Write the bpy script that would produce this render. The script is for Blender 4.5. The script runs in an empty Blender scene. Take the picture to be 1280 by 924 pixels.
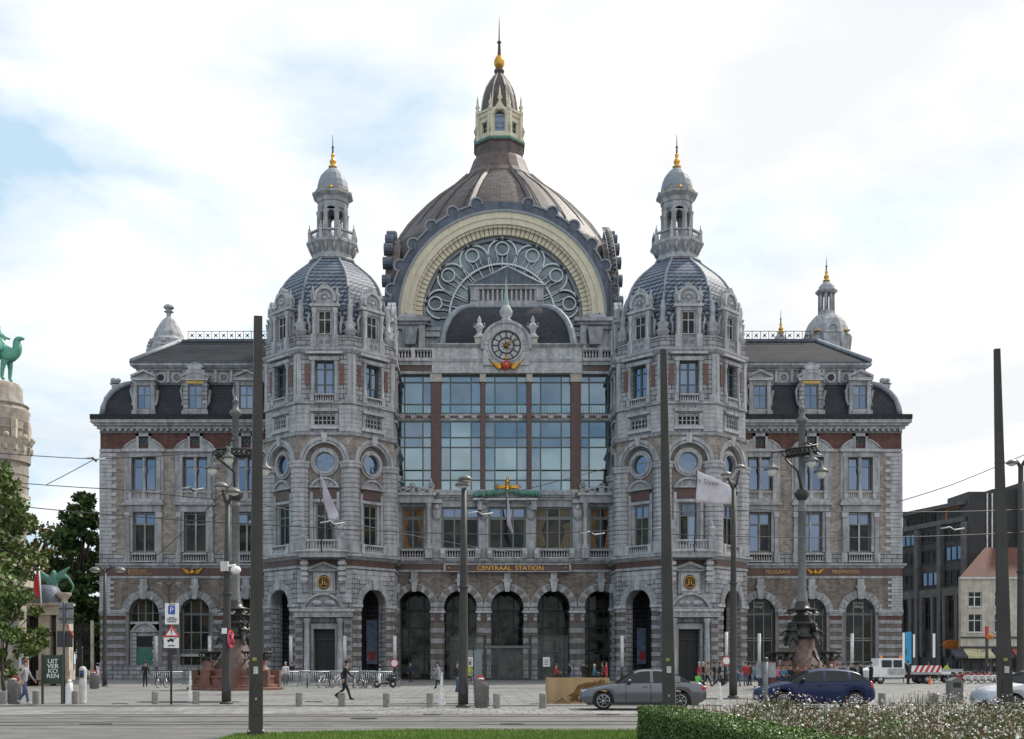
import bpy, bmesh, math, random
from math import sin, cos, pi, radians, sqrt, atan2
from mathutils import Matrix, Vector
R = random.Random(7)
SC = bpy.context.scene
# ---------------------------------------------------------------- camera
F, HOR, VP, EYE = 1400.0, 829.0, 592.0, 1.7
cam_data = bpy.data.cameras.new('camera'); cam = bpy.data.objects.new('camera', cam_data)
SC.collection.objects.link(cam); SC.camera = cam
cam.location = (0, 0, EYE); cam.rotation_euler = (radians(90), 0, 0)
cam_data.sensor_width = 36; cam_data.lens = 36*F/1280
cam_data.shift_x = (640-VP)/1280; cam_data.shift_y = (HOR-462)/1280
cam_data.clip_end = 3000; cam_data.clip_start = .1
# ---------------------------------------------------------------- light
SUN_EL, SUN_AZ = radians(48), radians(50)      # sun stands behind and to the right of the station
w = bpy.data.worlds.new('World'); SC.world = w; w.use_nodes = True
nt = w.node_tree; N = nt.nodes; L = nt.links; N.clear()
def nd(t, **k):
    n = N.new(t)
    for a, b in k.items(): setattr(n, a, b)
    return n
out = nd('ShaderNodeOutputWorld'); bg = nd('ShaderNodeBackground'); L.new(bg.outputs[0], out.inputs[0])
sky = nd('ShaderNodeTexSky', sky_type='NISHITA'); sky.sun_disc = False
sky.sun_elevation = SUN_EL; sky.sun_rotation = SUN_AZ; sky.air_density = 1.0; sky.dust_density = 2.0
tc = nd('ShaderNodeTexCoord'); sep = nd('ShaderNodeSeparateXYZ'); L.new(tc.outputs['Generated'], sep.inputs[0])
def mth(op, a, b=None, c=None, clamp=False):
    n = nd('ShaderNodeMath', operation=op); n.use_clamp = clamp
    for i, x in enumerate((a, b, c)):
        if x is None: continue
        if isinstance(x, (int, float)): n.inputs[i].default_value = x
        else: L.new(x, n.inputs[i])
    return n.outputs[0]
zz = mth('ADD', mth('MAXIMUM', sep.outputs[2], 0.0), .22)
cmb = nd('ShaderNodeCombineXYZ')
L.new(mth('DIVIDE', sep.outputs[0], zz), cmb.inputs[0]); L.new(mth('DIVIDE', sep.outputs[1], zz), cmb.inputs[1])
cmb.inputs[2].default_value = 3.3
n1 = nd('ShaderNodeTexNoise'); n1.inputs['Scale'].default_value = 2.1; n1.inputs['Detail'].default_value = 9; n1.inputs['Roughness'].default_value = .56
n1.inputs['Distortion'].default_value = .35
L.new(cmb.outputs[0], n1.inputs['Vector'])
# more cloud to the right (+x), open patches to the left
bias = mth('MULTIPLY_ADD', sep.outputs[0], 1.25, .36)
mask = mth('ADD', mth('MULTIPLY', mth('SUBTRACT', n1.outputs[0], .5), 4.2), mth('ADD', bias, .38), clamp=True)
mask = mth('POWER', mask, .8)
n2 = nd('ShaderNodeTexNoise'); n2.inputs['Scale'].default_value = 1.7; n2.inputs['Detail'].default_value = 6
L.new(cmb.outputs[0], n2.inputs['Vector'])
cr = nd('ShaderNodeValToRGB'); cr.color_ramp.elements[0].position = .38; cr.color_ramp.elements[1].position = .56
cr.color_ramp.elements[0].color = (8.0, 8.1, 8.3, 1); cr.color_ramp.elements[1].color = (10.3, 10.3, 10.3, 1)
L.new(n2.outputs[0], cr.inputs[0])
skm = nd('ShaderNodeMix', data_type='RGBA', blend_type='MIX'); skm.inputs[0].default_value = .74
L.new(sky.outputs[0], skm.inputs[6]); skm.inputs[7].default_value = (5.9, 7.9, 9.4, 1)
mx = nd('ShaderNodeMix', data_type='RGBA'); L.new(mask, mx.inputs[0]); L.new(skm.outputs[2], mx.inputs[6]); L.new(cr.outputs[0], mx.inputs[7])
L.new(mx.outputs[2], bg.inputs[0]); bg.inputs[1].default_value = .1
sun_d = bpy.data.lights.new('sun', 'SUN'); sun = bpy.data.objects.new('sun', sun_d); SC.collection.objects.link(sun)
sun_d.energy = 3.8; sun_d.angle = radians(3); sun_d.color = (1, .95, .86)
sd = Vector((sin(SUN_AZ)*cos(SUN_EL), cos(SUN_AZ)*cos(SUN_EL), sin(SUN_EL)))
sun.rotation_euler = sd.to_track_quat('Z', 'Y').to_euler(); sun.location = (60, 60, 120)
vs = SC.view_settings; vs.view_transform = 'Standard'; vs.look = 'None'; vs.gamma = 1; vs.exposure = .22
vs.use_curve_mapping = False
SC.cycles.max_bounces = 6; SC.cycles.diffuse_bounces = 3; SC.cycles.glossy_bounces = 3; SC.cycles.transmission_bounces = 4; SC.cycles.transparent_max_bounces = 12

# ---------------------------------------------------------------- materials
MATS = {}
def mat(name, col, rough=.8, metal=0., col2=None, nscale=2.0, namt=1.0, brick=None, bump=0., spec=.5, emit=0, streak=0., alpha=None, trans=0, coat=0, ndetail=5):
    m = bpy.data.materials.new(name); m.use_nodes = True; t = m.node_tree; b = t.nodes['Principled BSDF']
    b.inputs['Roughness'].default_value = rough; b.inputs['Metallic'].default_value = metal
    b.inputs['Specular IOR Level'].default_value = spec
    if coat: b.inputs['Coat Weight'].default_value = coat; b.inputs['Coat Roughness'].default_value = .06
    if trans: b.inputs['Transmission Weight'].default_value = trans; b.inputs['IOR'].default_value = 1.2
    if alpha is not None: b.inputs['Alpha'].default_value = alpha
    def n(ty): return t.nodes.new(ty)
    c4 = (*col, 1)
    uvn = n('ShaderNodeUVMap'); uvn.uv_map = 'UVMap'
    geo = n('ShaderNodeNewGeometry')
    src = None
    if brick:
        bw, bh, mort, mcol = brick[:4]; ca, cb = col, (col2 or col)
        br = n('ShaderNodeTexBrick'); br.inputs['Scale'].default_value = 1
        br.inputs['Brick Width'].default_value = bw; br.inputs['Row Height'].default_value = bh
        br.inputs['Mortar Size'].default_value = mort; br.inputs['Mortar Smooth'].default_value = .3
        br.inputs['Bias'].default_value = 0
        br.inputs['Color1'].default_value = (*ca, 1); br.inputs['Color2'].default_value = (*cb, 1); br.inputs['Mortar'].default_value = (*mcol, 1)
        t.links.new(uvn.outputs[0], br.inputs['Vector']); src = br.outputs['Color']
        if bump:
            bp = n('ShaderNodeBump'); bp.inputs['Strength'].default_value = bump; bp.inputs['Distance'].default_value = .04
            inv = n('ShaderNodeMath'); inv.operation = 'SUBTRACT'; inv.inputs[0].default_value = 1; t.links.new(br.outputs['Fac'], inv.inputs[1])
            t.links.new(inv.outputs[0], bp.inputs['Height']); t.links.new(bp.outputs[0], b.inputs['Normal'])
    if namt:
        nz = n('ShaderNodeTexNoise'); nz.inputs['Scale'].default_value = nscale; nz.inputs['Detail'].default_value = ndetail; nz.inputs['Roughness'].default_value = .62
        t.links.new(geo.outputs['Position'], nz.inputs['Vector'])
        rp = n('ShaderNodeMapRange'); rp.inputs[1].default_value = .3; rp.inputs[2].default_value = .7
        t.links.new(nz.outputs[0], rp.inputs[0])
        if not brick and col2:
            mxn = n('ShaderNodeMix'); mxn.data_type = 'RGBA'; mxn.inputs[6].default_value = c4; mxn.inputs[7].default_value = (*col2, 1)
            t.links.new(rp.outputs[0], mxn.inputs[0]); src = mxn.outputs[2]
        else:
            rp.inputs[3].default_value = 1-.3*namt; rp.inputs[4].default_value = 1+.22*namt
            mm = n('ShaderNodeMix'); mm.data_type = 'RGBA'; mm.blend_type = 'MULTIPLY'; mm.inputs[0].default_value = 1
            if src: t.links.new(src, mm.inputs[6])
            else: mm.inputs[6].default_value = c4
            t.links.new(rp.outputs[0], mm.inputs[7]); src = mm.outputs[2]
        if bump and not brick:
            bp = n('ShaderNodeBump'); bp.inputs['Strength'].default_value = bump; bp.inputs['Distance'].default_value = .05
            t.links.new(nz.outputs[0], bp.inputs['Height']); t.links.new(bp.outputs[0], b.inputs['Normal'])
    if streak:   # rain streaks: weathering with a shape of its own
        mp = n('ShaderNodeMapping'); mp.inputs['Scale'].default_value = (2.6, 2.6, .22); t.links.new(geo.outputs['Position'], mp.inputs[0])
        n3 = n('ShaderNodeTexNoise'); n3.inputs['Scale'].default_value = 1; n3.inputs['Detail'].default_value = 4; t.links.new(mp.outputs[0], n3.inputs['Vector'])
        r3 = n('ShaderNodeMapRange'); r3.inputs[1].default_value = .42; r3.inputs[2].default_value = .66; r3.inputs[3].default_value = 1; r3.inputs[4].default_value = 1-streak
        t.links.new(n3.outputs[0], r3.inputs[0])
        mm = n('ShaderNodeMix'); mm.data_type = 'RGBA'; mm.blend_type = 'MULTIPLY'; mm.inputs[0].default_value = 1
        if src: t.links.new(src, mm.inputs[6])
        else: mm.inputs[6].default_value = c4
        t.links.new(r3.outputs[0], mm.inputs[7]); src = mm.outputs[2]
    if src: t.links.new(src, b.inputs['Base Color'])
    else: b.inputs['Base Color'].default_value = c4
    if emit: b.inputs['Emission Color'].default_value = c4; b.inputs['Emission Strength'].default_value = emit
    MATS[name] = m
    return m
mat('ashlar', (.40,.405,.425), .85, col2=(.315,.32,.34), brick=(1.15,.46,.045,(.08,.08,.09)), nscale=.55, bump=.5, streak=.36, namt=1.0)
mat('trim', (.39,.40,.42), .82, nscale=1.3, bump=.25, streak=.36, namt=1.0)
mat('trim_light', (.47,.475,.49), .8, nscale=2.5, bump=.2, streak=.25)
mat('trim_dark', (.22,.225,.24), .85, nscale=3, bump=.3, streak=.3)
mat('stone_brown', (.23,.205,.19), .88, nscale=2.5, bump=.4, streak=.25)
mat('brick_tan', (.42,.365,.315), .9, col2=(.22,.185,.165), brick=(.46,.23,.03,(.30,.28,.26)), nscale=.7, bump=.4, streak=.2)
mat('brick_red', (.14,.062,.05), .9, col2=(.10,.046,.038), brick=(.4,.13,.015,(.15,.09,.08)), nscale=1.4, bump=.3, streak=.2)
mat('granite_red', (.115,.058,.052), .45, nscale=6, namt=1.2, streak=.2, brick=(50,1.6,.02,(.06,.03,.03)), col2=(.105,.05,.045))
mat('granite_panel', (.095,.05,.044), .4, nscale=6, namt=1)
mat('slate', (.024,.028,.037), .6, spec=.3, col2=(.04,.045,.056), brick=(.35,.2,.015,(.02,.02,.025)), nscale=.8, bump=.4)
mat('slate_blue', (.18,.21,.275), .6, spec=.3, col2=(.27,.305,.37), brick=(.62,.44,.1,(.035,.045,.07)), nscale=.8, bump=.9, namt=.7)
mat('lead', (.20,.225,.265), .6, spec=.3, col2=(.31,.335,.37), nscale=1.3)
mat('lead_dark', (.085,.10,.13), .55, spec=.3, col2=(.14,.165,.205), nscale=1.2, metal=.1, streak=.3)
mat('shingle', (.098,.08,.079), .6, spec=.35, col2=(.14,.117,.112), brick=(.7,.45,.04,(.07,.055,.055)), nscale=.35, bump=.5, streak=.2)
mat('copper_brown', (.085,.067,.068), .6, spec=.3, col2=(.17,.13,.12), nscale=1.3, streak=.2)
mat('cream', (.66,.60,.46), .8, nscale=1.8, namt=.35, streak=.12)
mat('cream_line', (.30,.26,.18), .8)
mat('verdigris', (.12,.30,.24), .7, col2=(.06,.15,.12), nscale=5)
mat('statue_green', (.13,.42,.30), .7, col2=(.07,.22,.17), nscale=1.6)
mat('gold', (.60,.32,.06), .28, metal=.9, nscale=5, namt=.5)
mat('gold_paint', (.55,.36,.12), .5, metal=.3)
mat('black', (.012,.012,.014), .5, namt=0)
mat('dark_metal', (.045,.047,.05), .5, metal=.2, nscale=6, namt=.6)
mat('pole_grey', (.055,.052,.048), .55, spec=.3, metal=.1, nscale=2.5, namt=.6)
mat('pole_light', (.14,.14,.135), .5, metal=.2, nscale=2.5, namt=.6)
mat('window_frame', (.17,.185,.175), .5, nscale=5, namt=.4)
mat('mullion_green', (.075,.10,.095), .5, nscale=5, namt=.4)
mat('rustic_light', (.31,.31,.325), .85, nscale=1.4, bump=.35, streak=.3, namt=1.1)
mat('rustic_brown', (.165,.145,.135), .88, nscale=2, bump=.35, streak=.3)
mat('brick_brown', (.27,.225,.19), .9, col2=(.14,.115,.10), brick=(.46,.23,.03,(.20,.185,.17)), nscale=.7, bump=.4, streak=.25)
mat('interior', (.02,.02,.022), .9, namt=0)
mat('white_paint', (.78,.78,.78), .5, namt=.2, nscale=3)
mat('white_dirty', (.55,.55,.54), .6, nscale=3)
def glass(name, tint, rough, mixf, col2=None, s=.35):
    """dark room behind a coated pane: sharp tinted reflection mixed over a dark body"""
    m = bpy.data.materials.new(name); m.use_nodes = True; t = m.node_tree; b = t.nodes['Principled BSDF']; o = t.nodes['Material Output']
    geo = t.nodes.new('ShaderNodeNewGeometry'); nz = t.nodes.new('ShaderNodeTexNoise'); nz.inputs['Scale'].default_value = s; nz.inputs['Detail'].default_value = 3
    t.links.new(geo.outputs['Position'], nz.inputs['Vector'])
    r = t.nodes.new('ShaderNodeValToRGB'); r.color_ramp.elements[0].position = .42; r.color_ramp.elements[1].position = .6
    r.color_ramp.elements[0].color = (.012, .016, .018, 1); r.color_ramp.elements[1].color = (*(col2 or (.05, .06, .062)), 1)
    t.links.new(nz.outputs[0], r.inputs[0]); t.links.new(r.outputs[0], b.inputs['Base Color']); b.inputs['Roughness'].default_value = .6; b.inputs['Specular IOR Level'].default_value = 0
    g = t.nodes.new('ShaderNodeBsdfGlossy'); g.inputs['Color'].default_value = (*tint, 1); g.inputs['Roughness'].default_value = rough
    bp = t.nodes.new('ShaderNodeBump'); bp.inputs['Strength'].default_value = .05; n2 = t.nodes.new('ShaderNodeTexNoise'); n2.inputs['Scale'].default_value = .8
    t.links.new(geo.outputs['Position'], n2.inputs['Vector']); t.links.new(n2.outputs[0], bp.inputs['Height']); t.links.new(bp.outputs[0], g.inputs['Normal'])
    mxs = t.nodes.new('ShaderNodeMixShader'); mxs.inputs[0].default_value = mixf
    t.links.new(b.outputs[0], mxs.inputs[1]); t.links.new(g.outputs[0], mxs.inputs[2]); t.links.new(mxs.outputs[0], o.inputs[0])
    MATS[name] = m
glass('glass_curtain', (.40,.51,.61), .03, .43, (.09,.12,.13), .5)
glass('glass_curtain_pale', (.42,.56,.63), .03, .46, (.12,.20,.21), .4)
glass('glass_curtain_deep', (.35,.46,.58), .03, .38, (.05,.075,.09), .6)
glass('glass_window', (.34,.46,.66), .03, .36)
glass('glass_dim', (.45,.52,.55), .03, .035, (.05,.042,.03), .8)  # dark body and weak gloss imitate reflections of unbuilt dark surroundings
glass('glass_porch', (.45,.52,.52), .04, .035, (.10,.11,.075), 1.1)  # greenish reflections painted into the patchy body colour
glass('glass_lunette', (.5,.6,.65), .1, .14, (.24,.28,.30), .25)
glass('glass_car', (.6,.65,.7), .02, .045, (.02,.02,.02))
mat('clear_glass', (.55,.62,.62), .05, alpha=.09, namt=0)
mat('curtain_warm', (.24,.12,.045), .8, nscale=1.5, namt=1.2)

# ---------------------------------------------------------------- mesh builder
def frame(ox, oy, t=0., oz=0.):
    return Matrix(((cos(t), sin(t), 0, ox), (sin(t), -cos(t), 0, oy), (0, 0, 1, oz), (0, 0, 0, 1)))
IDF = Matrix.Identity(4)
class MB:
    def __init__(s, M=None): s.v, s.f, s.m, s.uv, s.names, s.M, s.sm = [], [], [], [], [], M or IDF, []
    def mi(s, n):
        if n not in s.names: s.names.append(n)
        return s.names.index(n)
    def face(s, pts, m, uv=None, smooth=False):
        b = len(s.v)
        for p in pts: s.v.append(s.M @ Vector(p))
        s.f.append(list(range(b, b+len(pts)))); s.m.append(s.mi(m)); s.sm.append(smooth)
        s.uv.append(uv or [(p[0]+.7*p[1], p[2]) for p in pts])
    def mesh(s, pts, faces, m, uvs=None, smooth=False):
        b = len(s.v); s.v += [s.M @ Vector(p) for p in pts]; k = s.mi(m)
        for f in faces:
            s.f.append([b+i for i in f]); s.m.append(k); s.sm.append(smooth)
            s.uv.append([uvs[i] for i in f] if uvs else [(pts[i][0]+.7*pts[i][1], pts[i][2]) for i in f])
    def box(s, u0, u1, w0, w1, z0, z1, m):
        if u1 < u0: u0, u1 = u1, u0
        if w1 < w0: w0, w1 = w1, w0
        p = [(u0,w0,z0),(u1,w0,z0),(u1,w1,z0),(u0,w1,z0),(u0,w0,z1),(u1,w0,z1),(u1,w1,z1),(u0,w1,z1)]
        s.mesh(p, [(0,1,2,3),(4,5,6,7),(0,1,5,4),(1,2,6,5),(2,3,7,6),(3,0,4,7)], m)
    def tbox(s, cu, cw, z0, z1, a0, a1, m, b0=None, b1=None):
        b0 = a0 if b0 is None else b0; b1 = a1 if b1 is None else b1
        p = [(cu-a0,cw-b0,z0),(cu+a0,cw-b0,z0),(cu+a0,cw+b0,z0),(cu-a0,cw+b0,z0),(cu-a1,cw-b1,z1),(cu+a1,cw-b1,z1),(cu+a1,cw+b1,z1),(cu-a1,cw+b1,z1)]
        s.mesh(p, [(0,1,2,3),(4,5,6,7),(0,1,5,4),(1,2,6,5),(2,3,7,6),(3,0,4,7)], m)
    def prism(s, prof, w0, w1, m):            # prof in (u,z)
        n = len(prof); p = [(a, w0, b) for a, b in prof]+[(a, w1, b) for a, b in prof]
        s.mesh(p, [tuple(range(n)), tuple(range(n, 2*n))]+[(i, (i+1) % n, n+(i+1) % n, n+i) for i in range(n)], m)
    def prismx(s, prof, u0, u1, m):           # prof in (w,z)
        n = len(prof); p = [(u0, a, b) for a, b in prof]+[(u1, a, b) for a, b in prof]
        s.mesh(p, [tuple(range(n)), tuple(range(n, 2*n))]+[(i, (i+1) % n, n+(i+1) % n, n+i) for i in range(n)], m)
    def arch(s, cu, cz, r0, r1, w0, w1, m, a0=0, a1=180, n=16, gap=0.):
        for i in range(n):
            x, y = radians(a0+(a1-a0)*(i+gap)/n), radians(a0+(a1-a0)*(i+1-gap)/n)
            q = [(cu+r0*cos(x), cz+r0*sin(x)), (cu+r1*cos(x), cz+r1*sin(x)), (cu+r1*cos(y), cz+r1*sin(y)), (cu+r0*cos(y), cz+r0*sin(y))]
            p = [(a, w0, b) for a, b in q]+[(a, w1, b) for a, b in q]
            fs = [(0,1,2,3),(4,5,6,7),(1,2,6,5),(0,3,7,4)]
            if gap or i == 0: fs.append((0,1,5,4))
            if gap or i == n-1: fs.append((2,3,7,6))
            s.mesh(p, fs, m)
    def lathe(s, cu, cw, prof, m, n=12, smooth=True, rot=0., cap=True):
        pts, uvs = [], []
        for r, z in prof:
            for i in range(n+1):
                a = 2*pi*i/n+rot; pts.append((cu+r*cos(a), cw+r*sin(a), z)); uvs.append((max(r,.3)*a, z))
        k = n+1; fs = [(j*k+i, j*k+i+1, (j+1)*k+i+1, (j+1)*k+i) for j in range(len(prof)-1) for i in range(n)]
        s.mesh(pts, fs, m, uvs, smooth)
        if cap:
            for j, (r, z) in ((0, prof[0]), (len(prof)-1, prof[-1])):
                if r > .001: s.mesh([(cu+r*cos(2*pi*i/n+rot), cw+r*sin(2*pi*i/n+rot), z) for i in range(n)], [tuple(range(n))], m)
    def oct(s, cu, cw, prof, m):              # octagon of given apothems, faces square to the axes
        s.lathe(cu, cw, [(a/cos(pi/8), z) for a, z in prof], m, 8, False, pi/8)
    def tube(s, path, r, m, n=6, r2=None, smooth=True, cap=True):
        path = [Vector(p) for p in path]; pts = []; K = len(path)
        up = Vector((0, 0, 1))
        for i, p in enumerate(path):
            d = (path[min(i+1, K-1)]-path[max(i-1, 0)]).normalized()
            a = d.cross(up) if abs(d.z) < .95 else d.cross(Vector((0, 1, 0)))
            a.normalize(); b = d.cross(a)
            rr = r if r2 is None else r+(r2-r)*i/(K-1)
            if isinstance(r, (list, tuple)): rr = r[i]
            for j in range(n):
                t = 2*pi*j/n; pts.append(p+a*rr*cos(t)+b*rr*sin(t))
        fs = [(i*n+j, i*n+(j+1) % n, (i+1)*n+(j+1) % n, (i+1)*n+j) for i in range(K-1) for j in range(n)]
        if cap: fs += [tuple(range(n)), tuple(range((K-1)*n, K*n))]
        s.mesh([tuple(p) for p in pts], fs, m, None, smooth)
    def ball(s, c, r, m, n=10, k=6, sx=1, sy=1, sz=1):
        pts = []
        for j in range(k+1):
            t = pi*j/k
            for i in range(n): a = 2*pi*i/n; pts.append((c[0]+r*sx*sin(t)*cos(a), c[1]+r*sy*sin(t)*sin(a), c[2]+r*sz*cos(t)))
        s.mesh(pts, [(j*n+i, j*n+(i+1) % n, (j+1)*n+(i+1) % n, (j+1)*n+i) for j in range(k) for i in range(n)], m, None, True)
    def torus(s, c, Rr, r, m, axis='y', n=20, k=6):
        pts = []
        for i in range(n):
            a = 2*pi*i/n
            for j in range(k):
                b = 2*pi*j/k; x, y, h = (Rr+r*cos(b))*cos(a), (Rr+r*cos(b))*sin(a), r*sin(b)
                pts.append((c[0]+x, c[1]+h, c[2]+y) if axis == 'y' else (c[0]+h, c[1]+x, c[2]+y) if axis == 'x' else (c[0]+x, c[1]+y, c[2]+h))
        s.mesh(pts, [(i*k+j, ((i+1) % n)*k+j, ((i+1) % n)*k+(j+1) % k, i*k+(j+1) % k) for i in range(n) for j in range(k)], m, None, True)
    # ---- masonry
    def wall(s, u0, u1, z0, z1, w, th, ops, m, reveal=None):
        cur = u0; rv = reveal or m
        for (a, b, za, zb, kind) in sorted(ops):
            if a > cur+1e-4: s.box(cur, a, w-th, w, z0, z1, m)
            cur = b
            if kind == 'r':
                if za > z0+.01: s.box(a, b, w-th, w, z0, za, m)
                if zb < z1-.01: s.box(a, b, w-th, w, zb, z1, m)
            else:
                r = (b-a)/2; c = (a+b)/2; zc = zb
                if kind == 'a' and za > z0+.01: s.box(a, b, w-th, w, z0, za, m)
                for sg in ((1,) if kind == 'a' else (1, -1)):
                    zt = z1 if sg > 0 else z0; n = 16
                    for i in range(n):
                        x, y = pi*i/n, pi*(i+1)/n
                        A = (c+r*cos(x), zc+sg*r*sin(x)); B = (c+r*cos(y), zc+sg*r*sin(y))
                        s.face([(A[0],w,A[1]), (B[0],w,B[1]), (B[0],w,zt), (A[0],w,zt)], m)
                        s.face([(A[0],w,A[1]), (B[0],w,B[1]), (B[0],w-th,B[1]), (A[0],w-th,A[1])], rv)
        if cur < u1-1e-4: s.box(cur, u1, w-th, w, z0, z1, m)
    def rust(s, u0, u1, z0, z1, w, course=.42, d=.07, ms=('rustic_light', 'rustic_brown'), gap=.035, wid=1.1, alt=True):
        n = max(1, round((z1-z0)/course)); c = (z1-z0)/n
        for i in range(n):
            dd = d if (i % 2 == 0 or not alt) else d*.45
            mm = ms[i % 2] if alt else ms[0]; L0 = u1-u0
            if L0 <= wid*1.6: cuts = [u0, u1]
            else:
                k = max(1, round(L0/wid)); off = (.5 if i % 2 else 0)*L0/k
                cuts = [u0]+[u0+off+L0*j/k for j in range(1 if not off else 0, k)]+[u1]
                cuts = sorted(set(c_ for c_ in cuts if u0 <= c_ <= u1))
            for a, b in zip(cuts, cuts[1:]):
                if b-a > .1: s.box(a+(gap/2 if a > u0 else 0), b-(gap/2 if b < u1 else 0), w-.02, w+dd, z0+i*c+gap/2, z0+(i+1)*c-gap/2, mm)
    def balus(s, u0, u1, w, z0, z1, m, step=.26, posts=(), r=.075, back=None):
        h = z1-z0
        if back is not None: s.box(u0, u1, back-.02, back+.012, z0+.1*h, z1-.1*h, 'interior')  # thin dark panel: painted shade in the gaps behind the balusters
        s.box(u0, u1, w-.14, w+.14, z0, z0+.14*h+.02, m); s.box(u0, u1, w-.16, w+.16, z1-.15*h, z1, m)
        n = max(1, int((u1-u0)/step))
        for i in range(n):
            u = u0+(i+.5)*(u1-u0)/n; a, b = z0+.14*h, z1-.15*h
            s.lathe(u, w, [(r*.55, a), (r*1.15, a+(b-a)*.3), (r*.5, a+(b-a)*.7), (r*.8, b)], m, 6, False, cap=False)
        for u in posts: s.box(u-.2, u+.2, w-.2, w+.2, z0, z1+.04, m)
    def cornice(s, u0, u1, w, z0, z1, out, m, ends=True, dent=None):
        h = z1-z0; e = out if ends else 0
        s.box(u0-e*.35, u1+e*.35, w-.05, w+out*.35, z0, z0+h*.35, m)
        s.box(u0-e*.7, u1+e*.7, w-.05, w+out*.7, z0+h*.35, z0+h*.62, m)
        s.box(u0-e, u1+e, w-.05, w+out, z0+h*.62, z1, m)
        if dent:
            n = int((u1-u0)/dent)
            for i in range(n):
                u = u0+(i+.5)*(u1-u0)/n; s.box(u-.12, u+.12, w, w+out*.66, z0-.28, z0-.003, m)
    def pedi(s, cu, hw, w, z0, h, out, m, seg=False, fill=None):
        if seg:
            r = (hw*hw+h*h)/(2*h); a = math.degrees(math.asin(min(1, hw/r))); cz = z0+h-r
            s.arch(cu, cz, r-.2, r, w-.05, w+out, m, 90-a, 90+a, 10)
            s.prism([(cu-hw*.95, z0)]+[(cu+(r-.21)*sin(radians(x)), cz+(r-.21)*cos(radians(x))) for x in [-a*.85+a*1.7*i/8 for i in range(9)]]+[(cu+hw*.95, z0)], w-.05, w+out*.4, fill or m)
        else:
            s.prism([(cu-hw, z0), (cu+hw, z0), (cu+hw, z0+.12), (cu, z0+h), (cu-hw, z0+.12)], w-.05, w+out*.4, fill or m)
            for sg in (-1, 1):
                s.prism([(cu, z0+h), (cu, z0+h-.26), (cu+sg*hw, z0-.02), (cu+sg*(hw+.12), z0+.2)], w-.04, w+out, m)
        s.box(cu-hw-.08, cu+hw+.08, w-.04, w+out*1.02, z0-.16, z0-.021, m)
    def panes(s, u0, u1, w, z0, z1, cols, rows, fm, gm, bar=.07, bd=.06, tilt=.012):
        """cols, rows: fractions at which mullions stand"""
        cu = [u0]+[u0+(u1-u0)*c for c in cols]+[u1]; cz = [z0]+[z0+(z1-z0)*c for c in rows]+[z1]
        for ia, (a, b) in enumerate(zip(cu, cu[1:])):
            for ic, (c, d) in enumerate(zip(cz, cz[1:])):
                g_ = gm if isinstance(gm, str) else gm(ia, ic)
                t1, t2 = R.uniform(-tilt, tilt)*(b-a), R.uniform(-tilt, tilt)*(d-c)
                s.face([(a,w-t1-t2,c), (b,w+t1-t2,c), (b,w+t1+t2,d), (a,w-t1+t2,d)], g_)
        for c in cu: 
            h = bar/2; x0 = max(c-h, u0); x1 = min(c+h, u1); s.box(x0, x1, w+.02, w+.02+bd, z0, z1, fm)
        for c in cz:
            h = bar/2; y0 = max(c-h, z0); y1 = min(c+h, z1); s.box(u0, u1, w+.015, w+.01+bd, y0, y1, fm)
    def archpanes(s, cu, w, z0, zc, r, cols, rows, fm, gm, bar=.08, bd=.07):
        s.panes(cu-r, cu+r, w, z0, zc, cols, rows, fm, gm, bar, bd)
        n = 12; s.mesh([(cu, w, zc)]+[(cu+r*cos(pi*i/n), w, zc+r*sin(pi*i/n)) for i in range(n+1)], [(0, i+1, i+2) for i in range(n)], gm)
        s.arch(cu, zc, r-bar, r+.02, w+.02, w+bd, fm, n=12)
        for c in cols:
            u = -r+2*r*c; s.box(cu+u-bar/2, cu+u+bar/2, w+.02, w+bd, zc, zc+sqrt(max(0, r*r-u*u)), fm)
    def build(s, name, parent=None, world=True, auto=True):
        me = bpy.data.meshes.new(name); o = bpy.data.objects.new(name, me); SC.collection.objects.link(o)
        off = Vector((0, 0, 0)); p = parent
        if world:
            while p is not None: off += p.location; p = p.parent
        me.from_pydata([tuple(v-off) for v in s.v], [], s.f)
        for n in s.names: me.materials.append(MATS[n])
        me.polygons.foreach_set('material_index', s.m); me.polygons.foreach_set('use_smooth', s.sm)
        ul = me.uv_layers.new(name='UVMap'); flat = []
        for f in s.uv:
            for a in f: flat += [a[0], a[1]]
        ul.data.foreach_set('uv', flat)
        if auto:
            bm = bmesh.new(); bm.from_mesh(me); bmesh.ops.recalc_face_normals(bm, faces=bm.faces); bm.to_mesh(me); bm.free()
        me.update()
        if parent is not None: o.parent = parent
        return o
def empty(name, loc, label=None, cat=None, group=None):
    o = bpy.data.objects.new(name, None); SC.collection.objects.link(o); o.location = loc; o.empty_display_size = .3
    tag(o, label, cat, group); return o
def tag(o, label=None, cat=None, group=None, kind=None):
    for k, v in (('label', label), ('category', cat), ('group', group), ('kind', kind)):
        if v: o[k] = v
    return o
def copy_tree(o, parent=None):
    c = o.copy(); SC.collection.objects.link(c)
    if parent is not None: c.parent = parent
    for ch in list(o.children): copy_tree(ch, c)
    return c
def at(px, Y): return (px-VP)*Y/F
def zt(py, Y): return EYE+(HOR-py)*Y/F
def gy(py): return EYE*F/(py-HOR)
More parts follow.
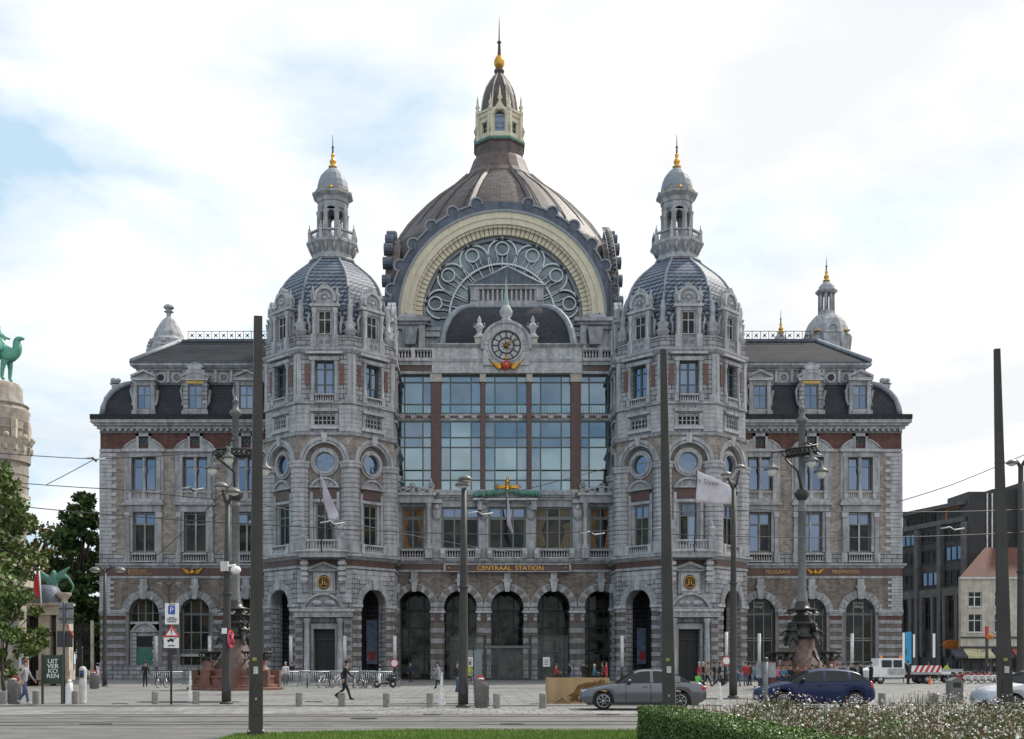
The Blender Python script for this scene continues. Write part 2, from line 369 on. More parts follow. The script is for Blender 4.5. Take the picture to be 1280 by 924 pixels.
def text(s, size, x, y, z, mname, parent, name='lettering', rx=90, rz=0, ext=.01, ry=0, align='CENTER', sx=1.):
    c = bpy.data.curves.new(name, 'FONT'); c.body = s; c.size = size; c.extrude = ext; c.align_x = align; c.align_y = 'CENTER'; c.space_line = .8; c.resolution_u = 3
    t = bpy.data.objects.new(name, c); SC.collection.objects.link(t)
    dg = bpy.context.evaluated_depsgraph_get(); me = bpy.data.meshes.new_from_object(t.evaluated_get(dg))
    bpy.data.objects.remove(t); o = bpy.data.objects.new(name, me); me.materials.clear(); me.materials.append(MATS[mname])
    SC.collection.objects.link(o); off = Vector((0,0,0)); p = parent
    while p is not None: off += p.location; p = p.parent
    o.location = Vector((x, y, z))-off; o.rotation_euler = (radians(rx), radians(ry), radians(rz)); o.scale = (sx, 1, 1)
    if parent is not None: o.parent = parent
    return o
MATS['ashlar_b'] = mat('block_stone', (.43,.435,.455), .82, nscale=1.4, bump=.3, streak=.25, namt=.9)
mat('gutter_dark', (.03,.03,.034), .7, spec=.2, nscale=2)
mat('door_green', (.035,.15,.125), .5, nscale=2)
mat('roof_grey', (.020,.023,.030), .8, spec=.1, col2=(.032,.035,.042), brick=(60,.55,.03,(.07,.07,.07)), nscale=.5)
mat('block2', (.41,.415,.435), .8, nscale=1.5, bump=.3, streak=.28, namt=.8)
mat('panel_red', (.15,.08,.066), .6, nscale=4, namt=1.2)
mat('curtain_dim', (.14,.11,.07), .8, nscale=1.5, namt=1.2)
mat('white_glass', (.22,.26,.28), .3, namt=.3)
mat('cream_stone', (.42,.40,.35), .75, nscale=4)
mat('shield_red', (.45,.04,.03), .5, namt=.3)
mat('verdigris_pale', (.30,.42,.40), .6, nscale=4)
mat('tracery', (.60,.64,.66), .5, nscale=3)
mat('copper_rib', (.13,.108,.105), .6, nscale=2)
mat('asphalt_far', (.10,.10,.10), .9, nscale=.4)
mat('plaza_stone', (.215,.21,.20), .8, col2=(.17,.167,.16), brick=(1.5,1.5,.05,(.09,.09,.09)), nscale=.35, namt=.9, spec=.3)
mat('road_paving', (.25,.24,.23), .85, col2=(.20,.192,.185), brick=(.55,1.6,.035,(.12,.118,.115)), nscale=.5, namt=1.0, spec=.3)
mat('patch', (.175,.172,.165), .85, nscale=.9, namt=1.4, spec=.3, brick=(.6,.3,.02,(.10,.10,.10)), col2=(.15,.147,.142))
mat('kerb_stone', (.33,.33,.32), .8, nscale=2)
mat('asphalt', (.135,.13,.125), .85, nscale=.8, namt=1.1, spec=.3)
mat('wet_stone', (.055,.055,.055), .25, nscale=3, namt=.5)
mat('rail_steel', (.05,.045,.04), .45, metal=.5, nscale=5)
mat('soil_green', (.05,.075,.02), .95, nscale=3)
mat('grass', (.125,.215,.035), .7, col2=(.18,.275,.055), nscale=.7, spec=.2)
mat('leaf_a', (.065,.115,.025), .55, nscale=3, spec=.3); mat('leaf_b', (.11,.175,.04), .55, nscale=3, spec=.3); mat('leaf_c', (.04,.075,.022), .6, nscale=3, spec=.3)
mat('leaf_dark', (.035,.055,.02), .65, nscale=2, spec=.2); mat('leaf_autumn', (.17,.09,.025), .6, nscale=2, spec=.2); mat('leaf_red', (.13,.035,.02), .6, nscale=2); mat('leaf_olive', (.13,.14,.05), .6, nscale=2)
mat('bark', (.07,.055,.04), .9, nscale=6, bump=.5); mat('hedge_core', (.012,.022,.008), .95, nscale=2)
mat('hedge_leaf', (.095,.15,.035), .5, nscale=3, spec=.4)
mat('hedge_leaf_pale', (.15,.22,.055), .5, nscale=3, spec=.4)
mat('petal', (.75,.68,.66), .6, namt=.2); mat('petal_dry', (.30,.20,.14), .7); mat('petal_pink', (.50,.32,.32), .6, namt=.3); mat('stem', (.10,.14,.04), .7, nscale=3); mat('stem_red', (.16,.05,.03), .7, nscale=3)
mat('soil', (.035,.028,.02), .95, nscale=3)
mat('zoo_stone', (.32,.30,.275), .85, nscale=1.5, bump=.3, streak=.3, brick=(1.1,.5,.015,(.26,.22,.18)), col2=(.36,.31,.25)); mat('zoo_trim', (.47,.42,.35), .8, nscale=2, streak=.25)
mat('concrete_dark', (.075,.075,.08), .8, nscale=1, streak=.3); mat('concrete_mid', (.14,.14,.145), .8, nscale=1, streak=.3); mat('cladding_black', (.03,.03,.034), .6, nscale=.6, brick=(.6,60,.02,(.015,.015,.02)), col2=(.038,.038,.042))
mat('orange_frame', (.5,.16,.03), .6); mat('sky_white', (.7,.7,.7), .6)
mat('render_cream', (.50,.47,.40), .85, nscale=1, streak=.2); mat('tile_red', (.12,.048,.032), .8, brick=(.3,.3,.03,(.09,.03,.02)), col2=(.13,.05,.035), nscale=.7)
mat('awning_yellow', (.50,.48,.30), .7); mat('awning_dark', (.05,.05,.07), .7); mat('awning_red', (.30,.08,.05), .7)
mat('red_paint', (.50,.035,.03), .5, namt=.3)
mat('concrete', (.26,.25,.235), .85, nscale=9, bump=.3, streak=.2); mat('bin_grey', (.15,.145,.14), .7, nscale=5); mat('bulb_glass', (.62,.62,.58), .3, namt=.2)
mat('sticker', (.30,.26,.10), .6)
mat('mast_grey', (.05,.046,.042), .5, spec=.45, metal=0, nscale=1.5, namt=.7, streak=.3)
mat('bronze', (.045,.045,.042), .42, metal=.5, nscale=5); mat('granite_pink', (.14,.09,.078), .55, nscale=4, bump=.3, namt=1.5); mat('granite_steps', (.17,.075,.055), .5, nscale=3, namt=1.2, streak=.2); mat('ornate_grey', (.15,.155,.16), .5, spec=.3, metal=.1, nscale=4)
mat('sign_blue', (.03,.10,.42), .4, namt=.2)
mat('sign_back', (.20,.21,.22), .5, metal=.4, nscale=3)
mat('poster_green', (.02,.05,.025), .4, nscale=3, namt=1.5)
mat('sign_back2', (.30,.31,.32), .5, metal=.3, nscale=3)
mat('plywood', (.44,.30,.16), .8, nscale=2.2, namt=.8, streak=.15, col2=(.38,.25,.13)); mat('rust_stain', (.20,.09,.03), .85, nscale=5, namt=1.2)
mat('galvanised', (.42,.45,.47), .45, metal=.5, nscale=4)
mat('flag_lilac', (.50,.46,.53), .8, nscale=1.5, namt=.6); mat('flag_pale', (.62,.58,.62), .8, nscale=1.5, namt=.5); mat('flag_text', (.12,.08,.16), .8)
mat('flag_red', (.45,.03,.035), .8, namt=.4)
mat('banner_blue', (.03,.28,.50), .6, namt=.3)
mat('water_jet', (.85,.88,.9), .3, alpha=.42, namt=0)
mat('paint_grey', (.13,.14,.16), .25, metal=.75, nscale=8, namt=.15, coat=.6); mat('paint_blue', (.001,.012,.065), .35, spec=.3, metal=0, nscale=8, namt=.2, coat=.18); mat('paint_silver', (.50,.52,.56), .3, metal=.5, nscale=8, namt=.15, coat=.6)
mat('rubber', (.018,.018,.018), .8); mat('alloy', (.45,.46,.47), .3, metal=.8, namt=.2); mat('tail_red', (.45,.015,.015), .15, coat=.6, namt=0); mat('head_glass', (.55,.58,.60), .1, metal=.4, namt=0); mat('trim_black', (.015,.015,.016), .5, namt=0); mat('chrome', (.7,.7,.7), .15, metal=1, namt=0); mat('mat_orange', (.7,.2,.02), .4)
mat('stripe', (.7,.68,.66), .5, brick=(.16,9,.0,(0,0,0)), col2=(.5,.03,.03), namt=0); mat('bed_grey', (.38,.40,.42), .5, metal=.3, nscale=3)
mat('cone_orange', (.65,.12,.03), .6)
mat('poster_blue', (.16,.22,.34), .5, nscale=2, namt=1.5)
# ================================================================ STATION
ST = empty('railway_station', (3.3, 120, 0), 'grand grey stone railway station with purple brown dome, two round-domed towers and arcade', 'railway station')

def spindle_finial(mb, cu, cw, z, h, m='gold', r=.28):
    mb.lathe(cu, cw, [(r*1.5, z), (r*1.7, z+.04*h), (r*.7, z+.09*h), (r*1.1, z+.15*h), (r*1.25, z+.2*h), (r*.7, z+.27*h), (r*.45, z+.33*h), (r*.8, z+.38*h), (r*.4, z+.44*h)], m, 10)
    mb.lathe(cu, cw, [(r*.38, z+.44*h), (r*.26, z+.6*h), (r*.55, z+.63*h), (r*.2, z+.67*h), (.02, z+h)], 'copper_brown', 6)
def urn(mb, cu, cw, z, h, m='trim', r=.3):
    mb.lathe(cu, cw, [(r*1.1, z), (r*1.1, z+.12*h), (r*.5, z+.18*h), (r*.9, z+.34*h), (r*1.2, z+.5*h), (r*1.0, z+.6*h), (r*.4, z+.68*h), (r*.6, z+.78*h), (r*.35, z+.88*h), (.02, z+h)], m, 8)

# ---------------------------------------------------------------- wings
def wing(uL, uR, wins, outer, corner_sign):
    """uL..uR the wall, wins the window centres, outer = x of the free corner, corner_sign -1 left / 1 right"""
    Y = 120.; M = frame(0, Y); m = MB(M); depth = 18
    # main brick wall in storeys, real openings
    gw = 1.62
    ops = [(c-gw, c+gw, 0 if (corner_sign < 0 and i == 0) else .9, 7.1, 'a') for i, c in enumerate(wins)]
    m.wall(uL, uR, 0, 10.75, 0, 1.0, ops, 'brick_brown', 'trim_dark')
    m.wall(uL, uR, 10.75, 18.6, 0, .8, [(c-1.18, c+1.18, 13.6, 17.85, 'r') for c in wins], 'brick_tan', 'trim')
    m.wall(uL, uR, 18.6, 24.6, 0, .8, [(c-1.33, c+1.33, 20.2, 23.75, 'r') for c in wins], 'brick_tan', 'trim')
    m.wall(uL, uR, 24.6, 26.6, 0, .8, [(c-.5, c+.5, 24.95, 25.95, 'r') for c in wins], 'brick_red', 'trim')
    for (a, b) in ((uL, uL+.8), (uR-.8, uR)): m.box(a, b, -depth, -.8, 0, 26.6, 'brick_tan')
    m.box(uL, uR, -depth, -depth+.5, 0, 26.6, 'brick_tan')
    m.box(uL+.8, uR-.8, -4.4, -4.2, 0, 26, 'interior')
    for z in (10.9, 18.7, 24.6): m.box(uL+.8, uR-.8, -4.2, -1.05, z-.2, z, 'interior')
    W = m.build('wing', ST)
    # dressed stone
    m = MB(M)
    m.box(uL-.06, uR+.06, -.02, .16, 0, 1.5, 'ashlar')
    edges = [uL]+[e for c in wins for e in (c-gw-.35, c+gw+.35)]+[uR]
    for a, b in zip(edges[::2], edges[1::2]):
        if b-a > .3: m.rust(a, b, 1.55, 6.35, 0, .43, .09)
        if b-a > .3:
            m.box(a-.05, b+.05, -.02, .1, 6.4, 6.75, 'brick_red'); m.box(a-.05, b+.05, -.02, .14, 6.78, 6.98, 'trim'); m.box(a-.1, b+.1, -.02, .24, 7.0, 7.22, 'trim')
            m.box(a-.1, b+.1, -.02, .3, 7.222, 7.38, 'trim_light')
    for c in wins:
        m.arch(c, 7.1, gw-.02, gw+.75, -.02, .16, 'trim', n=13, gap=.03)
        m.arch(c, 7.1, gw+.1, gw+.62, .1, .24, 'rustic_light', 7, 173, n=6, gap=.27)
        m.tbox(c, .12, 8.55, 9.7, .26, .42, 'trim', .24, .3); m.box(c-.5, c+.5, 0, .42, 9.72, 10.0, 'trim'); m.box(c-.36, c+.36, 0, .3, 10.02, 10.72, 'trim')
        m.box(c-gw-.33, c-gw-.02, -.3, .06, 1.5, 7.0, 'trim_dark'); m.box(c+gw+.02, c+gw+.33, -.3, .06, 1.5, 7.0, 'trim_dark')
    # band with the red sign field, string courses
    m.box(uL-.04, uR+.04, -.02, .1, 10.78, 11.04, 'trim'); m.box(uL, uR, -.02, .13, 11.06, 11.84, 'granite_red')
    m.cornice(uL, uR, 0, 11.86, 12.35, .42, 'trim')
    m.box(uL-.02, uR+.02, -.02, .1, 12.37, 13.42, 'ashlar')
    m.box(uL-.05, uR+.05, -.02, .13, 24.32, 24.62, 'trim')
    m.cornice(uL, uR, 0, 26.75, 27.68, .8, 'trim', dent=.62)
    m.box(uL-.02, uR+.02, -.02, .12, 26.32, 26.73, 'trim_dark')
    m.box(uL-.84, uR+.2 if corner_sign < 0 else uR+.84, -1, .88, 27.7, 28.2, 'gutter_dark')
    # quoins
    for s_, e in ((1, uL), (-1, uR)):
        for i in range(40):
            z0 = 12.45+i*.42
            if z0 > 24: break
            ln = 1.75 if i % 2 else 1.25
            a, b = sorted((e-s_*.07, e+s_*ln)); m.box(a, b, -1.5, .09, z0+.02, z0+.40, 'block_stone' if False else 'ashlar_b')
        for i in range(11):
            z0 = 7.4+i*.31; ln = 1.5 if i % 2 else 1.1; a, b = sorted((e-s_*.07, e+s_*ln)); m.box(a, b, -1, .08, z0+.02, z0+.29, 'ashlar_b')
    m.build('stone_dressing', W)
    # windows
    for i, c in enumerate(wins):
        f = MB(M)     # second floor
        for s_ in (-1, 1):
            f.box(c+s_*1.34, c+s_*1.78, -.1, .16, 19.3, 24.0, 'trim'); f.box(c+s_*1.80, c+s_*2.12, -.02, .1, 19.2, 24.2, 'trim')
            f.box(c+s_*1.3, c+s_*1.85, 0, .26, 19.95, 20.12, 'trim_light')
        f.box(c-1.9, c+1.9, -.1, .2, 23.77, 24.3, 'trim'); f.box(c-2.2, c+2.2, 0, .42, 24.31, 24.5, 'trim_light')
        f.box(c-1.33, c+1.33, -.5, -.1, 20.2, 20.22, 'trim')
        f.lathe(c, -.12, [(.17, 20.1), (.2, 20.3), (.13, 20.45), (.13, 21.9), (.2, 22.2), (.24, 22.5), (.14, 22.8), (.17, 23.0), (.22, 23.75)], 'trim', 8)
        f.panes(c-1.33, c+1.33, -.42, 20.2, 23.77, (.08, .46, .54, .92), (.03, .72, .95), 'window_frame', 'glass_window', .09)
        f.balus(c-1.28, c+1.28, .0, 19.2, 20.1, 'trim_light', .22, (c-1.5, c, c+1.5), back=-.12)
        f.box(c-2.0, c+2.0, -.02, .28, 18.95, 19.17, 'trim_light'); f.box(c-2.2, c+2.2, -.02, .42, 18.6, 18.93, 'trim')
        f.build('window', W)
        f = MB(M)     # first floor
        for s_ in (-1, 1):
            f.box(c+s_*1.19, c+s_*1.5, -.1, .12, 13.6, 18.0, 'trim'); f.box(c+s_*1.52, c+s_*1.92, -.02, .24, 13.5, 17.6, 'trim'); f.box(c+s_*1.45, c+s_*2.0, 0, .32, 17.3, 17.85, 'trim_light')
            f.box(c+s_*1.45, c+s_*2.05, 0, .34, 12.45, 13.5, 'trim')
        f.box(c-1.9, c+1.9, -.1, .18, 17.9, 18.58, 'trim')
        f.panes(c-1.18, c+1.18, -.45, 13.6, 17.85, (.06, .5, .94), (.03, .7, .96), 'window_frame', (lambda a_, b_: 'glass_window' if (b_ >= 2 and i != 1) or corner_sign > 0 and (b_ >= 2 or R.random() < .5) else 'glass_dim'), .11)
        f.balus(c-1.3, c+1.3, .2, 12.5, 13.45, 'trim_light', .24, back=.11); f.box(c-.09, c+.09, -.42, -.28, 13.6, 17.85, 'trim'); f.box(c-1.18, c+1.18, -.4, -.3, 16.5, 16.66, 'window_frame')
        f.build('window', W)
        f = MB(M)     # little square window between scrolls under the eaves
        f.panes(c-.5, c+.5, -.2, 24.95, 25.95, (.5,), (.5,), 'dark_metal', 'glass_dim', .06)
        for k in range(4): f.arch(c-.25+.5*(k % 2), 25.2+.5*(k//2), .13, .2, -.16, -.1, 'trim_dark', 0, 360, 8)
        for s_ in (-1, 1):
            f.box(c+s_*.52, c+s_*.8, -.02, .2, 24.64, 26.3, 'trim')
            f.prism([(c+s_*.82, 24.64), (c+s_*2.05, 24.64), (c+s_*1.75, 25.0), (c+s_*1.2, 25.35), (c+s_*.82, 25.6)], -.02, .2, 'trim')
            f.tube([(c+s_*2.15, .2, 24.66), (c+s_*1.8, .22, 25.08), (c+s_*1.25, .22, 25.45), (c+s_*.86, .22, 25.62)], .1, 'trim_light', 5)
        f.box(c-.8, c+.8, 0, .2, 25.97, 26.3, 'trim'); f.box(c-2.3, c+2.3, 0, .34, 24.5, 24.63, 'trim_light')
        f.build('eaves_window', W)
        # ground floor
        f = MB(M)
        if corner_sign < 0 and i == 0:
            f.box(c-1.6, c+1.6, -.9, -.3, 0, 5.2, 'trim'); f.pedi(c, 1.35, -.28, 5.2, .9, .3, 'trim', True)
            f.box(c-1.35, c-.85, -.3, -.12, 0, 4.95, 'ashlar'); f.box(c+.85, c+1.35, -.3, -.12, 0, 4.95, 'ashlar')
            f.archpanes(c, -.7, 6.1, 7.1, 1.55, (.25, .5, .75), (), 'window_frame', 'glass_dim', .12)
            f.box(c-1.6, c+1.6, -.7, -.25, 5.9, 6.15, 'trim_light')
            f.build('door_surround', W)
            d = MB(M); d.box(c-.84, c+.84, -.29, -.2, .02, 3.4, 'door_green'); d.box(c-.84, c+.84, -.29, -.24, 3.45, 4.6, 'interior')
            for k in range(1, 4): d.box(c-.84+.42*k-.015, c-.84+.42*k+.015, -.21, -.185, .05, 3.4, 'window_frame')
            d.build('green_door', W)
        else:
            f.archpanes(c, -.6, .9, 7.1, gw-.05, (.06, .33, .66, .94), (.32, .36, .66, .97) if corner_sign < 0 else (.15, .52, .56, .97), 'window_frame', 'glass_dim', .12)
            f.box(c-gw, c+gw, -.7, -.25, 2.4, 2.7, 'trim') if corner_sign < 0 else None
            f.box(c-gw-.1, c+gw+.1, -.6, .12, .75, .95, 'trim')
            f.build('arched_window', W)
    # ---- mansard with rounded free end
    s_ = corner_sign; e = outer; t = uR if s_ < 0 else uL       # t = tower side
    prof = [(e+(-s_)*(.1), 28.2)]+[(e-s_*(.1+3.0*(1-cos(radians(a)))), 28.2+3.7*sin(radians(a))) for a in (15, 30, 45, 60, 75, 90)]+[(t, 31.9), (t, 28.2)]
    m = MB(M); n = len(prof)
    pts = [(a, -.25-.9*((z-28.2)/3.7)**1.5, z) for a, z in prof]+[(a, -depth, z) for a, z in prof]
    m.mesh(pts, [tuple(range(n)), tuple(range(n, 2*n))]+[(k, (k+1) % n, n+(k+1) % n, n+k) for k in range(n)], 'slate')
    rf = m.build('mansard_roof', W)
    m = MB(M); path = [(a, pts[k][1]+.08, z+.03) for k, (a, z) in enumerate(prof[:-2])]
    m.tube(path, .3, 'lead', 8); m.tube([(path[0][0]-s_*.0, -12, path[-1][2])]+[(path[-1][0], -1, path[-1][2])], .2, 'lead', 6)
    m.box(min(e-s_*2.6, t), max(e-s_*2.6, t), -1.3, -1.0, 31.75, 31.98, 'lead_dark')
    m.build('lead_flashing', rf)
    m = MB(M)   # volute block on the rounded corner, ornament
    x = e-s_*1.35; m.box(x-.4, x+.4, -1.6, -.8, 31.1, 31.9, 'trim'); m.lathe(x-.25, -1.1, [(.1, 31.9), (.36, 32.05), (.36, 32.4), (.1, 32.55)], 'trim', 8); m.ball((x+.25, -1.1, 32.25), .27, 'trim')
    m.box(x-.6, x+.6, -1.5, -.8, 31.8, 31.95, 'trim_light'); m.build('chimney_ornament', W)
    # ---- attic band with round windows
    a0, a1 = sorted((e-s_*3.8, t)); m = MB(M)
    m.box(a0, a1, -12, -1.1, 31.9, 33.3, 'trim'); m.cornice(a0, a1, -1.1, 33.3, 33.95, .75, 'trim')
    m.box(a0-.8, a1+.1, -12, -.3, 33.96, 34.1, 'lead_dark')
    k = 0; x = a0+.7
    while x < a1-.5:
        near = min(abs(x-c) for c in wins)
        if near > 1.0:
            m.arch(x, 32.55, .38, .56, -1.12, -.98, 'trim_light', 0, 360, 14)
            if k % 2: m.arch(x, 32.55, .0, .3, -1.1, -1.0, 'trim_dark', 0, 360, 10)
            else: m.arch(x, 32.55, 0, .37, -1.1, -1.07, 'black', 0, 360, 10)
            k += 1
        m.box(x+.72, x+.98, -1.1, -.8, 32.0, 33.3, 'trim_light'); x += 1.7
    m.build('attic_band', W)
    # ---- hipped upper roof and cresting
    m = MB(M); h0 = e-s_*3.2; r0 = e-s_*6.7
    p = [(h0, -.4, 34.1), (t, -.4, 34.1), (t, -7.5, 38.3), (r0, -7.5, 38.3), (h0, -15, 34.1), (t, -15, 34.1)]
    m.mesh(p, [(0, 1, 2, 3), (0, 3, 4), (4, 3, 2, 5), (0, 1, 5, 4)], 'roof_grey')
    ur = m.build('upper_roof', W)
    m = MB(M); m.tube([(h0, -.4, 34.2), (r0, -7.5, 38.38)], .28, 'lead', 6); m.box(min(r0, t), max(r0, t), -7.7, -7.3, 38.25, 38.5, 'lead_dark'); m.build('ridge_flashing', ur)
    m = MB(M); x0, x1 = sorted((r0-s_*.8, t)); n = int((x1-x0)/.9)
    for z in (38.55, 39.45): m.box(x0, x1, -7.53, -7.47, z, z+.06, 'dark_metal')
    for i in range(n+1):
        x = x0+(x1-x0)*i/n; m.box(x-.03, x+.03, -7.53, -7.47, 38.5, 39.5, 'dark_metal')
        if i < n:
            xm = x+(x1-x0)/n/2
            for q in (-1, 1): m.tube([(xm-.2, -7.5, 39.0-q*.22), (xm+.2, -7.5, 39.0+q*.22)], .045, 'dark_metal', 4)
            m.arch(xm, 39.0, .06, .13, -7.53, -7.47, 'dark_metal', 0, 360, 6)
    m.build('roof_cresting', ur)
    # ---- dormers
    for i, c in enumerate(wins):
        mid = (i == 1); hw = 1.28 if mid else 1.15; f = MB(M)
        for q in (-1, 1):
            f.box(c+q*.75, c+q*hw, -2.2, .1, 28.2, 32.0, 'ashlar' if mid else 'trim'); f.box(c+q*.7, c+q*(hw+.12), 0, .3, 28.2, 28.75, 'trim')
            f.tube([(c+q*(hw+.02), .1, 31.5), (c+q*(hw+.3), -.2, 30.9), (c+q*(hw+.1), -.4, 29.9), (c+q*(hw+.05), 0, 29.3)], .17, 'trim', 5)
        f.box(c-.8, c+.8, -1.8, -.0, 28.2, 28.95, 'trim'); f.box(c-.8, c+.8, -1.8, -.03, 31.5, 32.0, 'trim')
        f.box(c-hw-.15, c+hw+.15, -1.9, .3, 31.95, 32.15, 'trim_light')
        if mid:
            f.box(c-.95, c+.95, -.05, .16, 31.62, 31.93, 'gold_paint')
            f.box(c-1.0, c+1.0, -1.2, .2, 32.17, 33.1, 'trim'); f.pedi(c, 1.5, -.3, 32.35, .75, .55, 'trim'); f.box(c-.7, c+.7, -.9, .22, 33.12, 33.65, 'trim_light'); f.pedi(c, .85, -.2, 33.5, .4, .4, 'trim', True)
        else: f.pedi(c, hw+.15, -.2, 32.3, .85, .5, 'trim'); f.prism([(c-hw, 32.2), (c+hw, 32.2), (c, 33.1)], -2, -.2, 'lead_dark')
        f.panes(c-.75, c+.75, -.15, 28.95, 31.5, (.05, .5, .95), (.03, .58, .97), 'window_frame', 'glass_window', .1)
        f.build('dormer', W)
    return W
WL = wing(-40.0, -19.0, [at(180,120), at(244,120), at(308,120)], -40.0, -1)
WR = wing(26.0, at(1127,120), [at(950,120), at(1014,120), at(1075,120)], at(1127,120), 1)
# lettering on the red fields
text('BUREELEN', .42, at(172,120), 119.84, 11.56, 'gold_paint', WL); text('VAN HET STATION', .3, at(176,120), 119.84, 11.24, 'gold_paint', WL)
text('TELEGRAAF', .52, at(972,120), 119.84, 11.45, 'gold_paint', WR); text('TELEPHOON', .52, at(1056,120), 119.84, 11.45, 'gold_paint', WR)
def winged_emblem(par, cx, y, cz, s=1., body='gold'):
    m = MB(frame(cx, y))
    for q in (-1, 1):
        for k in range(5):
            m.tube([(q*.15*s, .05, cz+.05*s*k-.1*s), (q*(.6+.1*k)*s, .09, cz-.12*s+.13*s*k), (q*(.95+.12*k)*s, .05, cz+(.02+.17*k)*s)], [.07*s, .06*s, .015*s], 'gold', 5)
    m.ball((0, .1, cz), .24*s, body, 10, 6, 1, .6, 1.1); m.ball((0, .1, cz+.36*s), .13*s, 'gold'); m.torus((0, .12, cz), .2*s, .05*s, 'gold')
    return m.build('winged_emblem', par)
winged_emblem(WL, at(241,120), 119.84, 11.4, .95); winged_emblem(WR, at(1018,120), 119.84, 11.4, .8)
# lettering in shop windows of the right wing
for px in (949, 1075):
    text('press\nshop', .5, at(px,120), 120.5, 8.0, 'white_dirty', WR, 'window_lettering')

